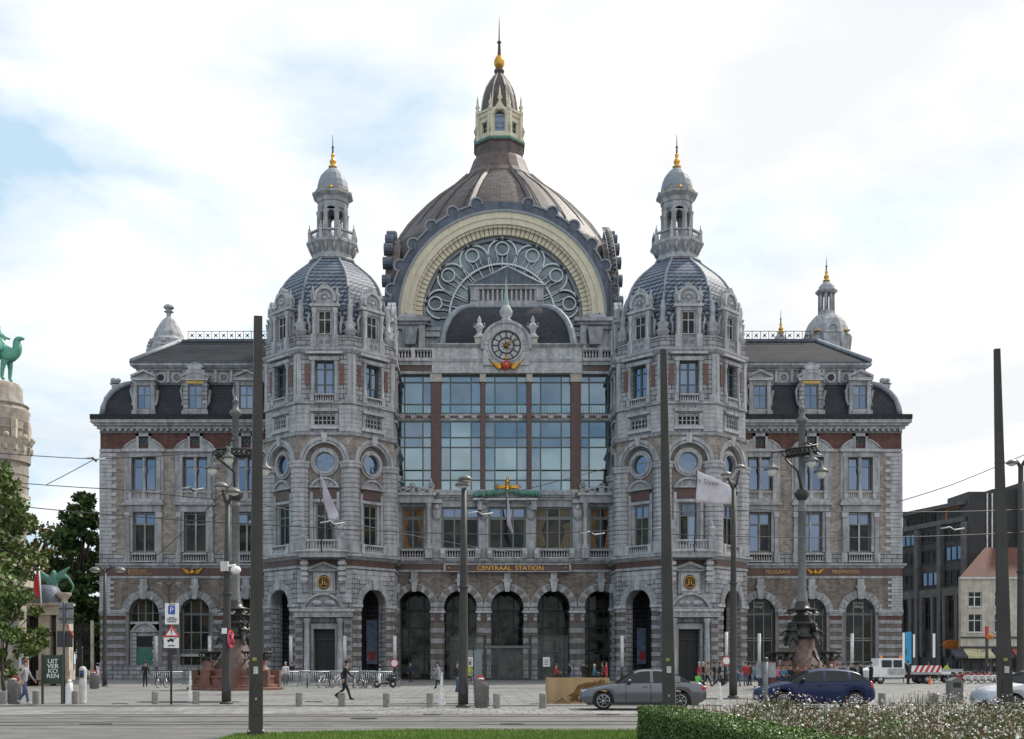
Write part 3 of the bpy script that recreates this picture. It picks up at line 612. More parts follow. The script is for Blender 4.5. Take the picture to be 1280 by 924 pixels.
# ---------------------------------------------------------------- towers
def tower(cx, cy, gold_glass):
    A = 6.3; side = 2*A*math.tan(pi/8); hs = side/2
    T = MB()
    fr = [(t, frame(cx+A*sin(radians(t)), cy-A*cos(radians(t)), radians(t))) for t in range(-135, 181, 45)]
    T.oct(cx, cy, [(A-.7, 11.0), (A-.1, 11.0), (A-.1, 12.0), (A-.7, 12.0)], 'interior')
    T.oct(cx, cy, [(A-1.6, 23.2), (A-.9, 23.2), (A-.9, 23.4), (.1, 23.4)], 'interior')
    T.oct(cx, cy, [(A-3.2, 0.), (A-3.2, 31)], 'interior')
    for t, M in fr:
        T.M = M; back = abs(t) > 100; e = .3
        if back: T.box(-hs, hs, -.8, 0, 0, 31.5, 'ashlar'); continue
        if t == 0: T.wall(-hs, hs, 0, 10.82, 0, .8, [(-1.0, 1.0, 0, 4.9, 'r')], 'ashlar')
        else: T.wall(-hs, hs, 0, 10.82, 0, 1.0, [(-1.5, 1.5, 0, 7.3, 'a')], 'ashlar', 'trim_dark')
        T.box(-hs-.05, hs+.05, -.7, .02, 10.82, 11.5, 'granite_red')
        T.wall(-hs, hs, 11.5, 23.3, 0, .7, [(-1.82, 1.82, 12, 20.7, 'a')], 'brick_tan', 'trim')
        T.box(-1.9, 1.9, -.71, -.5, 12.0, 22.6, 'brick_tan') if False else None
        T.wall(-1.9, 1.9, 12.0, 17.4, -.42, .2, [(-.85, .85, 12.8, 16.9, 'r')], 'trim')
        T.wall(-1.9, 1.9, 17.4, 22.7, -.42, .2, [(-.95, .95, 0, 20.75, 'o')], 'stone_brown')
        T.wall(-hs, hs, 23.3, 31.5, -.12, .7, [(-.95, .95, 24.2, 25.1, 'r')], 'ashlar') if False else None
        T.wall(-hs, hs, 23.3, 26.3, -.1, .7, [(-.98, .98, 24.2, 25.1, 'r')], 'ashlar')
        T.wall(-hs, hs, 26.3, 31.5, -.1, .7, [(-.9, .9, 27.1, 30.3, 'r')], 'ashlar')
    T.M = IDF
    TW = T.build('corner_tower', ST)
    # dressings
    m = MB()
    m.oct(cx, cy, [(A, 10.6), (A+.16, 10.64), (A+.16, 10.85), (A, 10.9)], 'trim')
    m.oct(cx, cy, [(A, 11.45), (A+.2, 11.5), (A+.45, 11.72), (A+.62, 11.78), (A+.62, 12.0), (A-.4, 12.05)], 'trim')
    m.oct(cx, cy, [(A-.1, 12.06), (A+.1, 12.06), (A+.1, 12.35), (A-.1, 12.4)], 'trim')
    m.oct(cx, cy, [(A-.1, 23.1), (A+.22, 23.2), (A+.3, 23.45), (A-.1, 23.5)], 'trim')
    m.oct(cx, cy, [(A-.1, 26.15), (A+.12, 26.2), (A+.12, 26.38), (A-.1, 26.42)], 'trim')
    m.oct(cx, cy, [(A-.15, 30.95), (A+.05, 31.0), (A+.25, 31.3), (A+.25, 31.5), (A-.5, 31.55)], 'trim')
    m.oct(cx, cy, [(A-.1, 31.55), (A-.1, 32.45), (A+.03, 32.5), (A+.03, 32.7), (A-.6, 32.72)], 'ashlar')
    for t, M in fr:
        if abs(t) > 100: continue
        m.M = M
        if t != 0:
            for a, b in ((-hs, -1.53), (1.53, hs)):
                m.box(a, b, -.02, .1, 0, 1.5, 'ashlar'); m.rust(a, b, 1.5, 6.6, 0, .43, .1)
                m.box(a-.02, b+.02, -.02, .12, 6.65, 6.95, 'trim'); m.box(a-.05, b+.05, -.02, .26, 7.0, 7.3, 'trim_light')
            m.arch(0, 7.3, 1.49, 2.15, -.02, .2, 'trim', n=13, gap=.03); m.tbox(0, .15, 8.7, 9.6, .22, .34, 'trim_light', .22, .28)
            for q in (-1, 1): m.box(q*2.0, q*(hs-.02), -.02, .07, 7.35, 10.6, 'ashlar')
            m.rust(-hs+.1, hs-.1, 9.62, 10.55, 0, .46, .05, ('ashlar_b', 'trim'), alt=False)
        else:
            m.rust(-hs, -1.9, 0.4, 6.9, 0, .43, .08); m.rust(1.9, hs, .4, 6.9, 0, .43, .08)
            m.rust(-hs+.05, -1.15, 7.4, 10.5, 0, .45, .08, ('ashlar_b', 'trim'), alt=False); m.rust(1.15, hs-.05, 7.4, 10.5, 0, .45, .08, ('ashlar_b', 'trim'), alt=False)
        # stage 2 : archivolt, segment pediment, red field
        m.arch(0, 20.7, 1.8, 2.02, -.02, .12, 'trim', n=14); m.arch(0, 20.7, 2.06, 2.4, -.02, .2, 'trim', n=14); m.tbox(0, .1, 22.5, 23.4, .2, .32, 'trim_light', .15, .2)
        m.arch(0, 20.75, .93, 1.15, -.44, -.1, 'trim', 0, 360, 20); m.arch(0, 20.75, 1.15, 1.35, -.44, -.25, 'trim_light', 0, 360, 20)
        m.pedi(0, 1.35, -.4, 18.45, .85, .4, 'trim', True); m.box(-1.1, 1.1, -.4, -.24, 17.35, 18.2, 'granite_panel')
        m.box(-1.3, 1.3, -.4, -.15, 16.95, 17.2, 'trim')
        for q in (-1, 1): m.box(q*1.12, q*1.4, -.4, -.2, 12.3, 17.9, 'trim')
        # stage 3
        for q in (-1, 1):
            m.lathe(q*1.1, .02, [(.2, 27.15), (.2, 27.4), (.15, 27.5), (.17, 28.2), (.13, 29.7), (.2, 29.85), (.23, 30.2)], 'trim', 8)
            m.box(q*1.42, q*1.85, -.12, -.02, 28.0, 30.0, 'panel_red'); m.arch(q*1.63, 0, 0, .01, 0, .01, 'trim', n=2) if False else None
            m.box(q*2.2, q*(hs-.03), -.12, .06, 26.45, 30.9, 'ashlar_b'); m.box(q*.95, q*1.35, -.12, .18, 26.42, 27.12, 'trim')
            m.box(q*1.0, q*1.3, -.15, .06, 24.0, 25.3, 'trim')
        m.box(-1.4, 1.4, -.12, .2, 30.25, 30.6, 'trim'); m.box(-1.75, 1.75, -.12, .38, 30.85, 31.05, 'trim_light')
        m.box(-1.3, 1.3, -.12, .22, 25.45, 25.75, 'trim'); m.box(-1.4, 1.4, -.12, .12, 23.8, 24.1, 'trim_light')
        m.rust(-hs+.06, -1.35, 23.6, 26.1, -.1, .42, .05, ('ashlar_b', 'ashlar'), alt=False, gap=.025); m.rust(1.35, hs-.06, 23.6, 26.1, -.1, .42, .05, ('ashlar_b', 'ashlar'), alt=False, gap=.025)
    m.M = IDF
    # corner piers between faces: banded shafts of stage 2, consoles and urns above
    for k in range(8):
        a = radians(-90+22.5+45*k); rr = A/cos(pi/8); x, y = cx+(rr-.62)*cos(a), cy+(rr-.62)*sin(a)
        if sin(a) > .45: continue
        prof = []; z = 12.45
        prof += [(.98, 12.1), (.98, 13.2), (.86, 13.25)]
        z = 13.3
        while z < 20.0: prof += [(.82, z), (.9, z+.04), (.9, z+.38), (.82, z+.42)]; z += .45
        prof += [(.86, 20.1), (1.02, 20.2), (1.02, 20.45), (1.1, 20.55), (1.1, 20.75), (.7, 20.85)]
        m.lathe(x, y, prof, 'block2', 12, False)
        x, y = cx+(rr-.55)*cos(a), cy+(rr-.55)*sin(a); m.lathe(x, y, [(.62, 26.4), (.62, 27.0), (.5, 27.1), (.48, 30.5), (.62, 30.8)], 'ashlar_b', 8, False)
        x, y = cx+(rr-.7)*cos(a), cy+(rr-.7)*sin(a); m.lathe(x, y, [(.55, 32.6), (.55, 33.0), (.75, 33.15), (.45, 33.5), (.62, 33.9), (.3, 34.2), (.25, 34.8), (.3, 35.4), (.12, 36.2)], 'trim', 8)
    m.build('stone_dressing', TW)
    # per face: round window, window, grille, upper window, dormer
    for t, M in fr:
        if abs(t) > 100: continue
        f = MB(M); n = 16
        f.mesh([(0, -.5, 20.75)]+[(.95*cos(2*pi*i/n), -.5+R.uniform(-.004, .004), 20.75+.95*sin(2*pi*i/n)) for i in range(n)], [(0, i+1, (i+1) % n+1) for i in range(n)], 'glass_window'); f.arch(0, 20.75, .86, .96, -.48, -.4, 'window_frame', 0, 360, 16)
        f.build('round_window', TW)
        f = MB(M); f.panes(-.85, .85, -.6, 12.8, 16.9, (.06, .5, .94), (.03, .7, .97), 'window_frame', (lambda a_, b_: gold_glass if b_ >= 2 or (t == 0 and a_ == 2) else 'glass_dim'), .11)
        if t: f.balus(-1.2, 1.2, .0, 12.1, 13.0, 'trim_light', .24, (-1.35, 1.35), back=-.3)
        f.build('window', TW)
        f = MB(M)
        f.box(-.98, .98, -.5, -.4, 24.2, 25.1, 'black')
        for i in range(6): f.box(-.98+.392*i-.05, -.98+.392*i+.05, -.3, -.15, 24.2, 25.1, 'trim')
        for z in (24.2, 24.6, 25.02): f.box(-.98, .98, -.3, -.16, z, z+.08, 'trim')
        f.build('vent_grille', TW)
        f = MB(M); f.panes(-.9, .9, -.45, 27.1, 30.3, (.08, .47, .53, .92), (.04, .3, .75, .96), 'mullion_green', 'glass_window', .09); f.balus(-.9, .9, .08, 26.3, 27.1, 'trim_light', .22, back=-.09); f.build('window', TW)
        f = MB(M)     # dormer
        for q in (-1, 1):
            f.box(q*.68, q*1.2, -2.2, -.1, 32.4, 35.6, 'trim'); f.lathe(q*1.0, -.0, [(.17, 32.7), (.13, 33.0), (.15, 34.6), (.22, 34.9), (.25, 35.2)], 'trim_light', 7)
            f.tube([(q*1.35, -.3, 34.8), (q*1.62, -.4, 34.3), (q*1.42, -.5, 33.6), (q*1.5, -.5, 32.9)], .15, 'trim', 5)
            urn(f, q*1.15, -.35, 35.55, 1.9, 'trim', .2)
            f.box(q*.7, q*1.3, -.2, .16, 31.55, 32.75, 'trim')
        f.box(-.7, .7, -2, -.12, 35.05, 35.6, 'trim'); f.box(-1.4, 1.4, -2.1, .08, 35.4, 35.62, 'trim_light'); f.box(-.7, .7, -.3, -.02, 31.6, 32.55, 'trim')
        f.arch(0, 36.25, .82, 1.08, -.9, .02, 'trim_light', -20, 200, 14); f.arch(0, 36.25, 0, .84, -2.4, -.18, 'trim', -5, 185, 14); f.box(-.95, .95, -2.4, -.2, 35.6, 36.3, 'trim')
        for i in range(7): a = pi*(i+.5)/7; f.ball((.45*cos(a), -.15, 36.2+.45*sin(a)), .13, 'trim_light', 6, 4)
        f.ball((0, -.14, 36.25), .2, 'trim_light', 7, 5)
        for q in (-.3, .3): f.arch(q, 32.05, .1, .2, -.03, .03, 'trim_dark', 0, 360, 8)
        f.prism([(-.5, 37.25), (.5, 37.25), (0, 37.75)], -.8, 0, 'trim')
        f.panes(-.68, .68, -.35, 32.75, 35.05, (.08, .5, .92), (.05, .62, .96), 'trim_light', 'glass_dim', .09)
        f.build('dormer', TW)
    # cupola
    m = MB(); m.oct(cx, cy, [(5.55, 32.6), (5.5, 35.8)], 'slate_blue')
    dome = [(5.5, 35.3), (5.62, 35.5), (5.5, 35.7), (5.35, 36.2), (5.2, 37.0), (4.97, 37.8), (4.7, 38.5), (4.35, 39.12), (3.9, 39.7), (3.38, 40.22), (2.8, 40.75), (2.3, 41.2), (2.0, 41.6)]
    m.oct(cx, cy, dome, 'slate_blue'); D = m.build('cupola', TW)
    m = MB()
    for k in range(8):
        a = radians(22.5+45*k); m.tube([(cx+(r/cos(pi/8)+.03)*cos(a), cy+(r/cos(pi/8)+.03)*sin(a), z) for r, z in [(5.5, 32.7)]+dome[3:]], .13, 'lead', 6)
    m.build('lead_rib', D)
    m = MB(); m.oct(cx, cy, [(2.0, 41.3), (2.25, 41.6), (1.95, 41.9), (1.85, 42.3), (2.0, 42.6), (2.35, 43.0), (2.5, 43.15), (2.5, 43.35), (1.5, 43.4)], 'trim')
    for k in range(16):
        a = radians(11.25+22.5*k); m.tube([(cx+2.0*cos(a), cy+2.0*sin(a), 42.3), (cx+2.38*cos(a), cy+2.38*sin(a), 43.05)], .12, 'trim_light', 4)
    for k in range(8):
        t = radians(45*k); M = frame(cx+2.2*sin(t), cy-2.2*cos(t), t); m.M = M; m.balus(-.75, .75, 0, 43.4, 44.35, 'trim', .2, r=.05); m.M = IDF
        a = radians(22.5+45*k); x, y = cx+2.38*cos(a), cy+2.38*sin(a); m.box(x-.15, x+.15, y-.15, y+.15, 43.4, 44.5, 'trim_light'); m.ball((x, y, 44.65), .14, 'trim_light', 6, 4); m.tube([(x, y, 44.7), (x, y, 45.1)], .05, 'trim_light', 4)
        x, y = cx+1.38*cos(a), cy+1.38*sin(a); m.lathe(x, y, [(.3, 43.4), (.3, 44.3), (.25, 44.5), (.24, 46.2), (.31, 46.4), (.31, 46.6)], 'trim', 8)
        m.M = frame(cx+1.27*sin(t), cy-1.27*cos(t), t); m.arch(0, 46.25, .3, .62, -.14, .14, 'trim', n=8); m.box(-.6, .6, -.14, .14, 46.6, 47.6, 'trim'); m.arch(-.27, 47.1, .1, .2, .1, .2, 'trim_light', 0, 360, 7); m.arch(.27, 47.1, .1, .2, .1, .2, 'trim_light', 0, 360, 7); m.M = IDF
    m.oct(cx, cy, [(1.5, 47.5), (1.55, 47.9), (1.7, 48.0), (1.95, 48.2), (1.95, 48.4), (1.4, 48.5)], 'trim')
    LN = m.build('lantern', TW)
    m = MB(); m.lathe(cx, cy, [(1.55, 48.45), (1.6, 48.7), (1.58, 49.1), (1.45, 49.7), (1.2, 50.3), (.8, 50.8), (.35, 51.15), (.2, 51.4)], 'lead', 16, False); m.build('lantern_cap', TW)
    m = MB(); spindle_finial(m, cx, cy, 51.2, 3.3, 'gold', .27)
    m.build('gilt_finial', TW)
    for k in range(12): a = 2*pi*k/12; m = MB(); m.ball((cx+1.72*cos(a), cy+1.72*sin(a), 48.62), .2 if k % 3 == 0 else .12, 'gold', 7, 5); m.build('gilt_knob', TW)
    # entrance porch and balcony on the front face
    m = MB(frame(cx, cy-A))
    for q in (-1, 1):
        m.lathe(q*1.55, .75, [(.36, 0), (.36, .5), (.27, .6), (.29, 3.), (.24, 5.4), (.34, 5.6), (.36, 5.9)], 'trim', 10)
        m.box(q*1.9, q*2.65, -.1, .7, 0, 6.0, 'ashlar'); m.rust(min(q*1.95, q*2.6), max(q*1.95, q*2.6), .4, 5.8, .7, .43, .08, gap=.03)
        m.box(q*1.02, q*1.25, -.1, .25, 0, 5.1, 'trim')
        m.box(q*1.5, q*2.0, 0, 1.0, 9.2, 11.4, 'trim')
        for z in (9.4, 9.9, 10.4, 10.9): m.box(q*1.42, q*2.08, 0, 1.1+.12*(z-9.4), z, z+.3, 'trim_light')
        m.prismx([(.0, 8.2), (.35, 8.4), (.5, 9.2), (0, 9.2)], q*1.5, q*2.0, 'trim')
    m.box(-1.25, 1.25, -.1, .3, 4.92, 5.4, 'trim'); m.box(-2.75, 2.75, -.05, 1.15, 6.0, 6.5, 'trim'); m.box(-2.95, 2.95, -.05, 1.35, 6.52, 6.75, 'trim_light')
    for i in range(11): m.box(-2.6+.5*i, -2.45+.5*i, 1.1, 1.22, 6.2, 6.45, 'trim_light')
    m.pedi(0, 1.9, .3, 6.95, 1.35, .7, 'trim', True)
    for q in (-1, 1): m.ball((q*.6, 1.0, 7.35), .35, 'trim', 8, 5, 1.6, .5, .7)
    m.box(-1.05, 1.05, 0, .35, 8.25, 10.35, 'trim'); m.box(-.85, .85, .3, .42, 8.45, 10.15, 'trim_light'); m.pedi(0, 1.35, .1, 10.5, .75, .55, 'trim')
    m.build('door_surround', TW)
    m = MB(frame(cx, cy-A)); m.ball((0, .42, 9.3), .62, 'dark_metal', 14, 8, 1, .15, 1.15); m.torus((0, .46, 9.3), .55, .06, 'gold', 'y', 18, 5)
    for q in (-1, 1): m.tube([(q*.12, .55, 9.75), (q*.12, .55, 9.1), (q*.3, .55, 8.95), (q*.34, .55, 9.2)], .06, 'gold', 5)
    m.tube([(-.25, .55, 9.6), (.25, .55, 9.6)], .05, 'gold', 5); m.build('gilt_monogram', TW)
    m = MB(frame(cx, cy-A)); m.box(-2.15, 2.15, .0, 1.75, 11.55, 12.05, 'trim'); m.box(-2.3, 2.3, 0, 1.9, 12.06, 12.2, 'trim_light')
    m.balus(-1.5, 1.5, 1.5, 12.2, 13.2, 'trim_light', .27)
    for q in (-1, 1):
        m.box(q*1.5, q*2.1, 1.15, 1.8, 12.2, 13.35, 'trim'); urn(m, q*1.8, 1.5, 13.35, 1.7, 'trim', .33)
        m.box(q*1.75, q*2.0, .1, 1.2, 12.2, 13.2, 'trim')
    m.build('balcony', TW)
    m = MB(frame(cx, cy-A)); m.box(-1, 1, -.75, -.7, 0, 4.9, 'black'); m.box(-1, 1, -.62, -.5, 3.9, 4.0, 'dark_metal'); m.box(-.04, .04, -.66, -.55, 0, 3.9, 'dark_metal')
    for q in (-1, 1): m.box(q*.9, q*1.0, -.66, -.5, 0, 4.9, 'dark_metal')
    m.build('entrance_door', TW)
    return TW
TL = tower(at(416,112), 112., 'glass_dim'); TR = tower(at(846,112), 112., 'glass_window')
# ---------------------------------------------------------------- central block
YC = 114.; K = YC/F; CX = at(633.5, YC)
def U(px): return at(px, YC)-CX
def Z(py): return zt(py, YC)
M = frame(CX, YC)
m = MB(M); uL, uR = U(494), U(772); arcs = [U(x) for x in (518, 575.5, 634, 692, 751)]; ar = 1.68
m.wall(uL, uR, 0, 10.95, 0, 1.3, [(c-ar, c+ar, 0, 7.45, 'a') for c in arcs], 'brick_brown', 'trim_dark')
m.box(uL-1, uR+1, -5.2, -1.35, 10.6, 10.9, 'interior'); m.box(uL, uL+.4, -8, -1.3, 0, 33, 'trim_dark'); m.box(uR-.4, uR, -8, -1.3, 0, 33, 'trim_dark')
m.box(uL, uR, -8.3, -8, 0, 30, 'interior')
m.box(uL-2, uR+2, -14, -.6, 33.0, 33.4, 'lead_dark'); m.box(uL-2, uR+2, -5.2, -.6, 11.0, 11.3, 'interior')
wins = [(U(516), 1.12, 0), (U(575.5), 1.92, 1), (U(634), 1.92, 1), (U(692), 1.92, 1), (U(751), 1.12, 0)]
m.wall(uL, uR, 12.3, 18.3, 0, .6, [(c-h, c+h, 13.3, 17.6, 'r') for c, h, k in wins], 'trim')
m.box(uL, uR, -.6, .0, 18.3, 19.3, 'trim')
CB = m.build('entrance_block', ST)
# arcade dressing
m = MB(M); edges = [uL-.6]+[e for c in arcs for e in (c-ar, c+ar)]+[uR+.6]
for a, b in zip(edges[::2], edges[1::2]):
    m.box(a-.02, b+.02, -1.28, .1, 0, 1.5, 'ashlar'); m.rust(a+.02, b-.02, 1.52, 5.85, 0, .54, .1); m.rust(a+.02, b-.02, 1.52, 5.85, -1.0, .54, .1) if False else None
    for i in range(8):
        z = 1.52+.54125*i
        for e, q in ((a, 1), (b, -1)):
            m.box(e-q*.05, e+q*.04, -1.2, .1, z+.02, z+.52, 'rustic_light' if i % 2 == 0 else 'rustic_brown')
    m.box(a, b, -.02, .07, 5.9, 6.75, 'stone_brown'); m.box((a+b)/2-.3, (a+b)/2+.3, -.02, .12, 5.95, 6.7, 'granite_panel')
    for e, q in ((a, 1), (b, -1)): m.box(e, e+q*.35, -.02, .1, 5.95, 6.7, 'ashlar')
    m.box(a-.12, b+.12, -1.3, .24, 6.8, 7.05, 'trim_light'); m.box(a-.03, b+.03, -.02, .12, 7.08, 7.45, 'ashlar')
for c in arcs:
    m.arch(c, 7.45, ar-.02, ar+.68, -.02, .15, 'trim', n=13, gap=.03); m.arch(c, 7.45, ar+.08, ar+.58, .12, .24, 'stone_brown', 8, 172, n=6, gap=.27)
    m.tbox(c, .2, 8.95, 9.95, .2, .36, 'trim_light', .22, .3); m.box(c-.5, c+.5, 0, .42, 9.97, 10.2, 'trim'); m.box(c-.33, c+.33, 0, .3, 10.22, 10.92, 'trim')
m.box(uL-.5, uR+.5, -.02, .12, 10.96, 11.2, 'trim'); m.box(uL-.5, uR+.5, -.02, .1, 11.22, 11.76, 'granite_red'); m.cornice(uL-.3, uR+.3, 0, 11.78, 12.28, .55, 'trim', False)
for c, h, k in wins:
    if k:
        for q in (-1, 1): m.box(c+q*(h+.02), c+q*(h+.3), -.1, .12, 13.2, 17.7, 'trim')
        for q in (-1, 1): m.box(c+q*(h+.1), c+q*(h-.45), .1, .8, 12.3, 13.35, 'trim'); 
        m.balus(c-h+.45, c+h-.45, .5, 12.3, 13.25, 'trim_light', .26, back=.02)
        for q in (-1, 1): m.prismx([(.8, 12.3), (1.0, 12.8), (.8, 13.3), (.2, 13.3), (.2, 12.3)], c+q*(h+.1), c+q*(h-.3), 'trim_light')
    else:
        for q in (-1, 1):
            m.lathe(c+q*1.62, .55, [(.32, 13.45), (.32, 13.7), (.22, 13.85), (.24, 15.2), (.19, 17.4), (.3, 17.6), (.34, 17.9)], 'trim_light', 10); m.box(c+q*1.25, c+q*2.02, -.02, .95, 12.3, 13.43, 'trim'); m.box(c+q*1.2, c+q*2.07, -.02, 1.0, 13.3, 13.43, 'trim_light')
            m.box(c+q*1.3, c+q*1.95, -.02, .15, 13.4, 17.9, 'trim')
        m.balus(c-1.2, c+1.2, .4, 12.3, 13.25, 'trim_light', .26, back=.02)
        m.box(c-2.2, c+2.2, 0, .95, 17.9, 18.6, 'trim'); m.box(c-2.4, c+2.4, 0, 1.15, 18.62, 18.9, 'trim_light')
        for i in range(5):   # scrolled cresting in front of the glazing
            x = c-1.9+.95*i; h2 = .95 if i in (0, 2, 4) else .45
            m.arch(x, 18.9+h2*.75, .2, .36, .5, .7, 'trim', 0, 360, 9); m.box(x-.25, x+.25, .45, .75, 18.9, 18.9+h2*.5, 'trim')
            if i in (0, 4): urn(m, x, .6, 19.5, .9, 'trim', .17)
        m.tube([(c-2, .6, 19.0), (c-1.2, .6, 19.35), (c, .6, 19.6), (c+1.2, .6, 19.35), (c+2, .6, 19.0)], .13, 'trim', 5)
m.cornice(uL+4.4, uR-4.4, 0, 18.3, 19.0, .6, 'trim', False); m.box(U(591), U(671), .0, 1.1, 18.15, 18.35, 'trim_light')
for px in (546, 604.5, 663.5, 722):
    m.box(U(px)-.5, U(px)+.5, 0, .18, 12.35, 18.1, 'trim'); m.ball((U(px), .25, 16.9), .5, 'trim', 8, 6, 1, .4, 1.4); m.ball((U(px), .35, 17.5), .3, 'trim_light', 8, 6); m.box(U(px)-.55, U(px)+.55, .0, .5, 17.95, 18.29, 'trim_light')
for px in (600, 667): m.box(U(px)-.25, U(px)+.25, 0, .9, 17.2, 18.12, 'trim')
m.build('stone_dressing', CB)
for c, h, k in wins:
    f = MB(M); 
    f.panes(c-h, c+h, -.4, 13.3, 17.6, (.04, .34, .66, .96) if k else (.06, .5, .94), (.03, .72, .76, .97), 'window_frame', (lambda a_, b_: 'glass_window' if b_ in (2, 3) and c < 3 and k or (b_ >= 2 and c > 10) else 'glass_dim'), .14)
    if abs(c-wins[0][0]) < .1 or abs(c-wins[4][0]) < .1 or abs(c-wins[3][0]) < .1:
        f.M = M
        for q in (-1, 1): f.prism([(c+q*h*.9, 13.45), (c+q*h*.35, 13.5), (c+q*h*.62, 15.2), (c+q*h*.25, 17.3), (c+q*h*.9, 17.4)], -.41, -.385, 'curtain_warm' if k == 0 else 'curtain_dim')
    f.build('window', CB)
# red granite name field
m = MB(M); a, b = U(556), U(712); m.box(a, b, .0, .62, 10.93, 11.0, 'trim_light'); m.box(a, b, .1, .5, 11.0, 11.66, 'granite_panel'); m.box(a, b, 0, .64, 11.66, 11.74, 'trim_light')
for x in (a, b): m.box(x-.1, x+.1, .0, .63, 11.01, 11.655, 'trim_light')
for x in (U(561), U(707)): m.ball((x, .52, 11.32), .13, 'gold')
sg = m.build('name_sign', CB)
text('CENTRAAL', .62, CX+U(617.5), YC-.515, 11.32, 'gold', sg, sx=1.12); text('STATION', .62, CX+U(661.5), YC-.515, 11.32, 'gold', sg, sx=1.12)
# ---- porch glazing behind the arcade
for c in arcs:
    f = MB(M); f.archpanes(c, -4.4, 0, 7.3, ar+.35, (.04, .3, .7, .96), (.02, .36, .4, .74, .98), 'dark_metal', 'glass_porch', .12)
    for q in (-1, 1): f.box(c+q*(ar+.35), c+q*2.4, -4.7, -4.3, 0, 10.6, 'trim_dark')
    f.wall(c-2.38, c+2.38, 7.3, 10.6, -4.3, .3, [(c-ar-.35, c+ar+.35, 7.3, 7.3, 'a')], 'trim_dark') ; f.build('arcade_glazing', CB)
# ---- glass vestibule standing in front of the arcade
m = MB(frame(CX, 112.2)); a, b = U(548), U(722)
vz = 4.5
for x in [U(565), U(606), U(661.5), U(706)]: m.box(x-.16, x+.16, -.1, .1, 0, vz, 'dark_metal')
for x in (U(577), U(592), U(676), U(691)): m.box(x-.04, x+.04, -.05, .05, 0, vz, 'dark_metal')
for (x0, x1) in ((U(565), U(606)), (U(661.5), U(706))):
    m.box(x0, x1, -.1, .1, vz-.12, vz, 'dark_metal'); m.box(x0, x1, -.03, .03, 1.0, 1.06, 'dark_metal')
    m.face([(x0, .0, 0), (x1, 0, 0), (x1, 0, vz), (x0, 0, vz)], 'clear_glass')
m.box(U(606), U(661.5), -.12, .12, 3.2, 3.45, 'pole_light'); m.box(U(606)+.3, U(661.5)-.3, -.03, .03, 1.2, 1.24, 'dark_metal')
m.face([(U(606), 0, 0), (U(661.5), 0, 0), (U(661.5), 0, 3.2), (U(606), 0, 3.2)], 'clear_glass')
m.box(U(606), U(661.5), -.06, .06, 0, .25, 'dark_metal')
for x in (U(565), U(706)): m.face([(x, 0, 0), (x, -1.8, 0), (x, -1.8, vz), (x, 0, vz)], 'clear_glass')
vest = m.build('glass_vestibule', CB)
m = MB(frame(CX, 112.2)); m.box(U(583), U(602), .02, .05, 0, 3.0, 'white_glass'); m.build('frosted_door', vest)
for px, py in ((587, 824), (683, 824)):
    m = MB(frame(at(px, 112.1), 112.1)); m.box(-.35, .35, 0, .04, 1.35, 2.3, 'white_paint'); 
    for i in range(4): m.box(-.22, .22, .04, .05, 1.55+.15*i, 1.6+.15*i, 'dark_metal')
    m.build('paper_notice', vest)
# ---- the great glazed wall
m = MB(M); zs = (19.3, 26.55, 27.15, 31.1)
GZ = None
bays = [(U(495), U(539), .6), (U(551), U(601), 1), (U(606), U(659), 1), (U(664), U(714), 1), (U(726), U(771.5), .6)]
m.box(uL-.2, uR+.2, -.55, -.42, 26.5, 27.2, 'trim'); m.box(uL-.2, uR+.2, -.42, -.36, 26.72, 26.98, 'granite_panel')
m.box(uL-.2, uR+.2, -.3, -.1, 19.02, 19.3, 'trim_light')
for (a, b, k) in bays:
    n = 2
    for i in range(3): x = a+(b-a)*(i+.5)/3; m.box(x-.25, x+.25, -.4, -.3, 26.7, 27.0, 'trim_light')
for px, hw in ((545, .49), (603.5, .21), (661.5, .21), (720, .49)):
    c = U(px); m.box(c-hw, c+hw, -.6, .12, 19.35, 30.3, 'granite_red'); m.box(c-hw-.1, c+hw+.1, -.6, .22, 30.3, 31.15, 'cream_stone'); m.box(c-hw-.06, c+hw+.06, -.6, .2, 19.0, 19.35, 'cream_stone')
m.box(uL-.05, U(499), -.5, .05, 19.3, 33, 'trim') if False else None
GW = m.build('glazed_wall', CB)
for (a, b, k) in bays:
    f = MB(M); cols = (.24, .76)
    f.panes(a, b, -.45, 19.3, 26.5, cols, (.15, .29, .615, .755, .98), 'mullion_green', lambda a_, b_: 'glass_curtain_deep' if b_ >= 3 and R.random() < .6 else 'glass_curtain_pale' if (a_ == 1 and b_ in (1, 2)) or R.random() < .3 else 'glass_curtain', .13, tilt=.006)
    f.box(a+.1+(b-a)*.24, b-.1-(b-a)*.24, -.44, -.38, 19.3+7.2*.29-.08, 19.3+7.2*.29+.08, 'glass_curtain_pale')
    for q_ in range(5): f.box(a+(b-a)*R.random()*.8, a+(b-a)*R.random()*.3+.5, -.449, -.446, 19.45, 19.6+R.random()*.8, 'glass_curtain_deep') if False else None
    f.build('window', GW)
    f = MB(M); f.panes(a, b, -.45, 27.2, 31.1, cols, (.235, .81, .97), 'mullion_green', lambda a_, b_: 'glass_curtain_pale' if b_ == 0 else 'glass_curtain_deep' if R.random() < .55 else 'glass_curtain', .13, tilt=.006)
    for i in range(int((b-a)/.28)): f.box(a+.28*i, a+.28*i+.02, -.38, -.35, 27.2, 27.95, 'mullion_green')
    f.build('window', GW)
